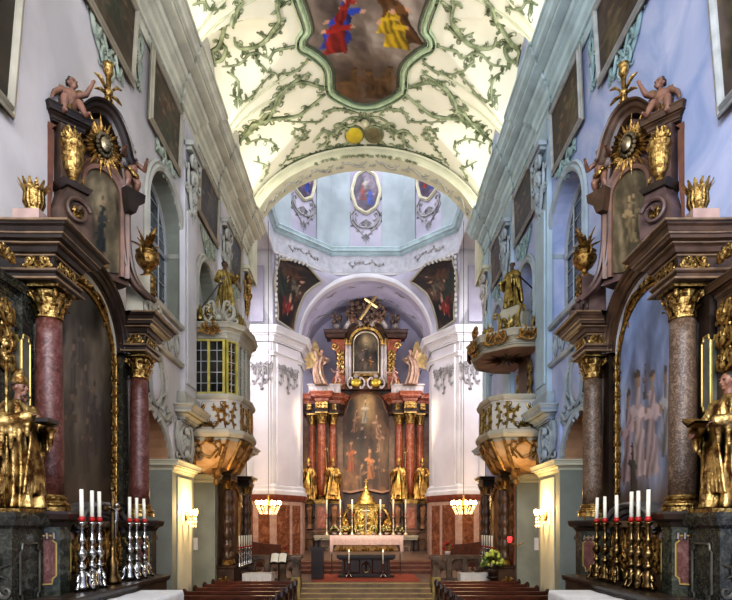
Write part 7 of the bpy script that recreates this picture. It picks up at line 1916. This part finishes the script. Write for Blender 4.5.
# communion rails, newels
for SGN in (-1, 1):
    sd = 'left' if SGN < 0 else 'right'
    T = thing('communion_rail', 'carved stone communion rail %s of the sanctuary steps' % sd, 'rail', (-3.3, 22.4, .6), 'communion rails')
    bm = B(); box(bm, -4.35, -2.4, 22.25, 22.6, 1.42, 1.55); sweep(bm, cornice_prof(0, 1.4, .07, .16), [(-4.3, 22.28), (-2.45, 22.28)], side=1); obj('top_rail', bm, M_rail, T)
    bm = B(); box(bm, -4.35, -2.4, 22.25, 22.6, .6, .72); obj('bottom_rail', bm, M_rail, T)
    for k in range(4):
        x = -4.25 + k * .58
        bm = B(); S = plane((x, 22.3, .72), (1, 0, 0), (0, 0, 1), (0, -1, 0)); prism_s(bm, [(-.09, 0), (.09, 0), (.07, .2), (.1, .4), (.07, .7), (-.07, .7), (-.1, .4), (-.07, .2)], S, -.15, .08); obj('baluster', bm, M_rail, T)
        if k < 3:
            bm = B(); molding(bm, S, [(a + .29, b) for a, b in arch_pts(0, .18, .3, .3, 10, 0)], [(0, -.1), (0, .05), (.06, .07), (.08, -.1)]); ball(bm, S(.29, .32, 0), (.07, .06, .09), 8, 6); obj('arch_piece', bm, M_rail, T)
    T = thing('rail_newel', 'ochre stone newel with scroll at the %s end of the steps' % sd, 'newel', (-2.4, 21.7, 0), 'newels at the steps')
    bm = B(); box(bm, -2.62, -2.32, 21.0, 21.7, 0, .85); obj('block', bm, mat('newel_ochre', (.38, .28, .09), .45, var=.3, scale=4), T)
    bm = B(); S = plane((-2.47, 20.99, 1.0), (1, 0, 0), (0, 0, 1), (0, -1, 0)); prism_s(bm, [(-.16, -.15), (.16, -.15), (.1, .1), (.14, .45), (-.14, .45), (-.1, .1)], S, -.55, 0); pts = spiral((0, .28), .13, 0, 8, 18, .1); tube(bm, [S(a, b, .02) for a, b in pts], .03, 6); obj('scroll', bm, M_rail, T)
    bm = B(); box(bm, -2.66, -2.28, 20.95, 21.75, 1.45, 1.56); obj('cap', bm, M_rail, T)
    # choir stall
    T = thing('choir_stall', 'dark curved choir bench before the marble dado, %s side' % sd, 'bench', (-5.2, 30.5, .6), 'choir benches')
    bm = B(); R = [[(-6.3 + 2.0 * q, 30.9 - .9 * q * q, z) for z in (.6, 1.72 + .22 * (1 - q) ** 2)] for q in np.linspace(0, 1, 14)]; rows(bm, R); rows(bm, [[(a + .03, b + .07, c) for a, b, c in r] for r in R]); rows(bm, [[r[1], (r[1][0] + .03, r[1][1] + .07, r[1][2])] for r in R]); obj('backrest', bm, M_pew, T)
    bm = B(); rows(bm, [[(-6.3 + 2.0 * q, 30.9 - .9 * q * q, 1.05), (-6.35 + 1.9 * q, 30.4 - .85 * q * q, 1.05)] for q in np.linspace(0, 1, 14)]); rows(bm, [[(-6.35 + 1.9 * q, 30.4 - .85 * q * q, 1.05), (-6.35 + 1.9 * q, 30.4 - .85 * q * q, .6)] for q in np.linspace(0, 1, 14)]); obj('seat', bm, M_pew, T)
    # chandelier
    C_ = Vector((-4.72, 29, 3.62))
    T = thing('chandelier', 'lit crystal chandelier hanging before the %s crossing pier' % sd, 'chandelier', C_, 'crystal chandeliers')
    bm = B(); tube(bm, [C_ + Vector((0, 0, .3)), Vector((C_.x, C_.y, R_(14.8)))], .014, 5); obj('cord', bm, M_wood, T)
    bm = B(); lathe(bm, [(.02, .55), (.07, .5), (.04, .4), (.09, .25), (.12, .1), (.05, -.05), (.1, -.12), (.03, -.3)], C_, 12); bd = obj('stem', bm, M_gold, T, smooth=True)
    for k in range(12):
        a = 2 * pi * k / 12; e = Vector((math.cos(a), math.sin(a), 0)); rr = .6 if k % 2 else .5
        bm = B(); tube(bm, [C_ + e * .05, C_ + e * rr * .5 + Vector((0, 0, -.14)), C_ + e * rr * .9 + Vector((0, 0, -.08)), C_ + e * rr + Vector((0, 0, .02))], .014, 6); lathe(bm, [(.05, 0), (.06, .03), (.02, .04)], C_ + e * rr + Vector((0, 0, .02)), 8); ar = obj('arm', bm, M_gold, T, smooth=True)
        bm = B(); ball(bm, C_ + e * rr + Vector((0, 0, .15)), (.055, .055, .11), 8, 6); obj('bulb', bm, glow('bulb_warm', (1, .66, .28), 40) if 'bulbm' not in globals() else bulbm, ar, smooth=True)
        bulbm = bpy.data.materials['bulb_warm']
        bm = B()
        for z in (-.06, -.16, -.27, -.36): ball(bm, C_ + e * (rr - (.02 - z) * .5) + Vector((0, 0, z)), (.035, .035, .05), 6, 4)
        obj('crystal_drop', bm, glow('crystal', (1, .68, .34), 1.6) if 'cryst' not in globals() else cryst, ar)  # drops given emission to strengthen the glow round the bulbs
        cryst = bpy.data.materials['crystal']
    xx = C_.x * (-1 if SGN > 0 else 1)
    point('chandelier_light', (xx, C_.y, C_.z + .3), 130, (1, .72, .42), .2)
    # sconce on the first pier
    C_ = Vector((-4.72, 16.2, R_(.3)))
    T = thing('wall_sconce', 'lit crystal sconce on the first pier of the %s arcade' % sd, 'wall lamp', C_ + Vector((-.15, 0, 0)), 'crystal wall lamps')
    bm = B(); lathe(bm, [(.02, 0), (.12, .02), (.12, .05), (.02, .07)], (0, 0, 0), 12)
    for v in bm.verts: v.co = Vector((-4.88 + v.co.z, C_.y + v.co.x, C_.z + v.co.y))
    obj('wall_plate', bm, M_gold, T)
    for k in range(3):
        dy = (k - 1) * .16; bm = B(); e = C_ + Vector((.14 if k == 1 else .04, dy, .0)); tube(bm, [Vector((-4.86, C_.y, C_.z - .05)), Vector((-4.8, C_.y + dy * .5, C_.z - .12)), e + Vector((0, 0, -.06)), e], .014, 6); ar = obj('arm', bm, M_gold, T, smooth=True)
        bm = B(); ball(bm, e + Vector((0, 0, .1)), (.035, .035, .08), 8, 6); obj('bulb', bm, bulbm, ar, smooth=True)
        bm = B()
        for z in (-.08, -.17, -.27): ball(bm, e + Vector((-.02, dy * z, z)), (.03, .03, .045), 6, 4)
        obj('crystal_drop', bm, cryst, ar)
    point('sconce_light', ((C_.x + .18) * (-1 if SGN > 0 else 1), C_.y, C_.z + .15), 150, (1, .66, .30), .06)
    # pews
    proto = None
    pl = ['first', 'second', 'third', 'fourth', 'fifth', 'sixth']
    for i in range(6):
        y = 18.5 - i * .98
        lb = 'dark wooden pew on the %s, %s row from the steps' % (sd, pl[i])
        L = Vector((-3.45, y, 0))
        if proto is None:
            T = thing('pew', lb, 'pew', L, 'pews on the ' + sd); proto = T
            bm = B(); box(bm, -4.72, -2.2, y - .03, y + .03, .3, .86); box(bm, -4.72, -2.2, y - .06, y + .06, .86, .93); obj('backrest', bm, M_pew, T)
            bm = B(); box(bm, -4.72, -2.2, y - .48, y - .04, .42, .46); obj('seat', bm, M_pew, T)
            bm = B(); box(bm, -4.72, -2.2, y + .12, y + .38, .74, .78); box(bm, -4.72, -2.2, y + .05, y + .1, .7, .8); obj('book_ledge', bm, M_pew, T)
            bm = B(); box(bm, -4.72, -2.2, y + .32, y + .5, .16, .22); obj('kneeler', bm, M_pewd, T)
            for x in (-4.74, -2.2):
                bm = B(); S = plane((x, y, 0), (0, 1, 0), (0, 0, 1), (1, 0, 0))
                prism_s(bm, [(-.5, 0), (.3, 0), (.3, .3), (.14, .5), (.2, .75), (.12, .93), (.0, 1.0), (-.12, .95), (-.14, .8), (-.08, .6), (-.3, .5), (-.48, .55), (-.54, .45)], S, 0, .06)
                pts = spiral((.02, .86), .1, 0, 8, 16, .1); tube(bm, [S(a, b, .07) for a, b in pts], .02, 5); obj('pew_end', bm, M_pewd, T)
        else:
            dup(proto, Vector((L.x * (-1 if SGN > 0 else 1), y, 0)), lb)
    # small cloth covered tables
    T = thing('side_table', 'small table beside the %s small altar' % sd, 'table', (-3.6, 20.1, 0), 'small covered tables')
    bm = B(); box(bm, -4.05, -3.15, 19.8, 20.4, .98, 1.05); obj('table_top', bm, M_wood, T)
    for a in (-4.0, -3.2):
        for b in (19.86, 20.34): bm = B(); tube(bm, [(a, b, 0), (a, b, .98)], .03, 6); obj('leg', bm, M_wood, T)
    bm = B(); n = 60; R = []
    rect = []
    for k in range(n):
        q = k / n * 4; e = q % 1; rect.append([(-4.08 + .96 * e, 19.77), (-3.12, 19.77 + .66 * e), (-3.12 - .96 * e, 20.43), (-4.08, 20.43 - .66 * e)][int(q)])
    R = [[(x, y, 1.058) for x, y in rect], [(x + .01 * math.sin(k * 1.7), y + .012 * math.sin(k * 2.1), .75) for k, (x, y) in enumerate(rect)], [(x + .025 * math.sin(k * 1.7), y + .025 * math.sin(k * 1.7), .5) for k, (x, y) in enumerate(rect)]]
    rows(bm, R, closeu=True); bm.faces.new([bm.verts.new((x, y, 1.058)) for x, y in rect]); tag(obj('tablecloth', bm, M_linen), 'white cloth hanging over the small table on the %s' % sd, 'tablecloth', 'white cloths on the small tables')
SGN = -1
# candles and flowers on the small altars
proto = None
for i in range(6):
    L = Vector((-4.22, 20.0 + .4 * i, 1.26)); lb = 'silver candlestick with candle on the small altar under the oratory, %s from the front' % pl[i]
    if proto is None:
        t = thing('small_candlestick', lb, 'candlestick', L, 'candlesticks under the oratory'); proto = t
        bm = B(); lathe(bm, [(.08, 0), (.07, .05), (.03, .12), (.045, .2), (.02, .3), (.04, .42), (.02, .5), (.05, .6), (.05, .62)], L, 10); obj('stem', bm, M_silver, t, smooth=True)
        bm = B(); tube(bm, [L + Vector((0, 0, .62)), L + Vector((0, 0, 1.05))], .028, 8); obj('wax_shaft', bm, M_wax, t, smooth=True)
        bm = B(); tube(bm, [L + Vector((0, 0, .62)), L + Vector((0, 0, .67))], .04, 8); obj('red_collar', bm, M_waxred, t, smooth=True)
    else: dup(proto, L, lb)
p2 = proto
for i in range(5):
    dup(p2, Vector((4.22, 20.1 + .42 * i, 1.26)), 'silver candlestick with candle on the small altar under the pulpit, %s from the front' % pl[i], 'candlesticks under the pulpit')
bouquet('green and yellow flower arrangement in front of the small altar under the pulpit', (4.1, 19.45, 1.0), .38, mat('petal_lime', (.42, .5, .1), .6, var=.3), M_pewd, 60, n=110)
t = thing('flower_stand', 'dark stand under the green and yellow flower arrangement', 'stand', (4.1, 19.45, 0), mirror=False)
bm = B(); lathe(bm, [(.25, 0), (.25, .06), (.06, .12), (.05, .9), (.2, .95), (.2, 1.0)], (4.1, 19.45, 0), 12); obj('column', bm, M_pewd, t, smooth=True, mirror=False)
M_poin = mat('poinsettia_red', (.45, .02, .02), .5, var=.25)
bouquet('red poinsettia in a white pot on the right communion rail', (3.05, 22.42, 1.56), .22, M_poin, M_white, 61, n=70)
bouquet('red poinsettia in a pot on the left communion rail', (-3.0, 22.42, 1.56), .16, M_poin, M_wood, 62, n=60)
t = thing('sanctuary_lamp', 'red glass lamp glowing beside the small altar under the pulpit', 'lamp', (4.55, 19.0, R_(-.4)), mirror=False)
bm = B(); lathe(bm, [(.03, 0), (.07, .05), (.08, .16), (.06, .2)], (4.55, 19.0, R_(-.5)), 10); obj('red_glass', bm, glow('lamp_red', (.9, .03, .03), 2.5), t, smooth=True, mirror=False)
bm = B(); tube(bm, [(4.98, 19.0, R_(-.5)), (4.8, 19.0, R_(-.58)), (4.55, 19.0, R_(-.5))], .02, 6); obj('bracket', bm, M_goldd, t, mirror=False)
# book stand with open book
T = thing('book_stand', 'dark book stand before the left communion rail', 'stand', (-2.95, 20.3, 0), mirror=False)
bm = B(); tube(bm, [(-2.95, 20.3, .05), (-2.95, 20.3, 1.45)], .035, 8); obj('pole', bm, M_pewd, T, mirror=False)
bm = B(); lathe(bm, [(.25, 0), (.25, .04), (.06, .08)], (-2.95, 20.3, 0), 12); obj('base', bm, M_pewd, T, mirror=False)
bm = B(); rows(bm, [[(-3.25, 20.12, 1.38), (-2.65, 20.12, 1.38)], [(-3.25, 20.42, 1.68), (-2.65, 20.42, 1.68)]]); rows(bm, [[(-3.25, 20.14, 1.35), (-2.65, 20.14, 1.35)], [(-3.25, 20.44, 1.65), (-2.65, 20.44, 1.65)]]); obj('desk', bm, M_pewd, T, mirror=False)
T = thing('open_book', 'open white book lying on the book stand by the left rail', 'book', (-2.95, 20.2, 1.5), mirror=False)
for s in (-1, 1):
    bm = B(); rows(bm, [[(-2.95 + s * (.01 + .25 * q), 20.12 + .28 * v, 1.41 + .28 * v + .03 * math.sin(pi * q)) for q in np.linspace(0, 1, 7)] for v in (0, 1)]); obj('page', bm, mat('paper', (.75, .72, .62), .8, var=.05), T, mirror=False)
# two slim posts beside the free standing altar
for s in (-1, 1):
    bm = B(); tube(bm, [(s * 1.42, 24.9, .6), (s * 1.42, 24.9, 1.5)], .018, 6); lathe(bm, [(.1, 0), (.1, .03), (.02, .04)], (s * 1.42, 24.9, .6), 10); tag(obj('microphone_stand', bm, M_silver, mirror=False), 'thin metal post just %s of the free standing altar' % ('left' if s < 0 else 'right'), 'stand', 'thin posts by the free standing altar')
# tidy helper properties
for o in bpy.data.objects:
    if '_loc' in o: del o['_loc']
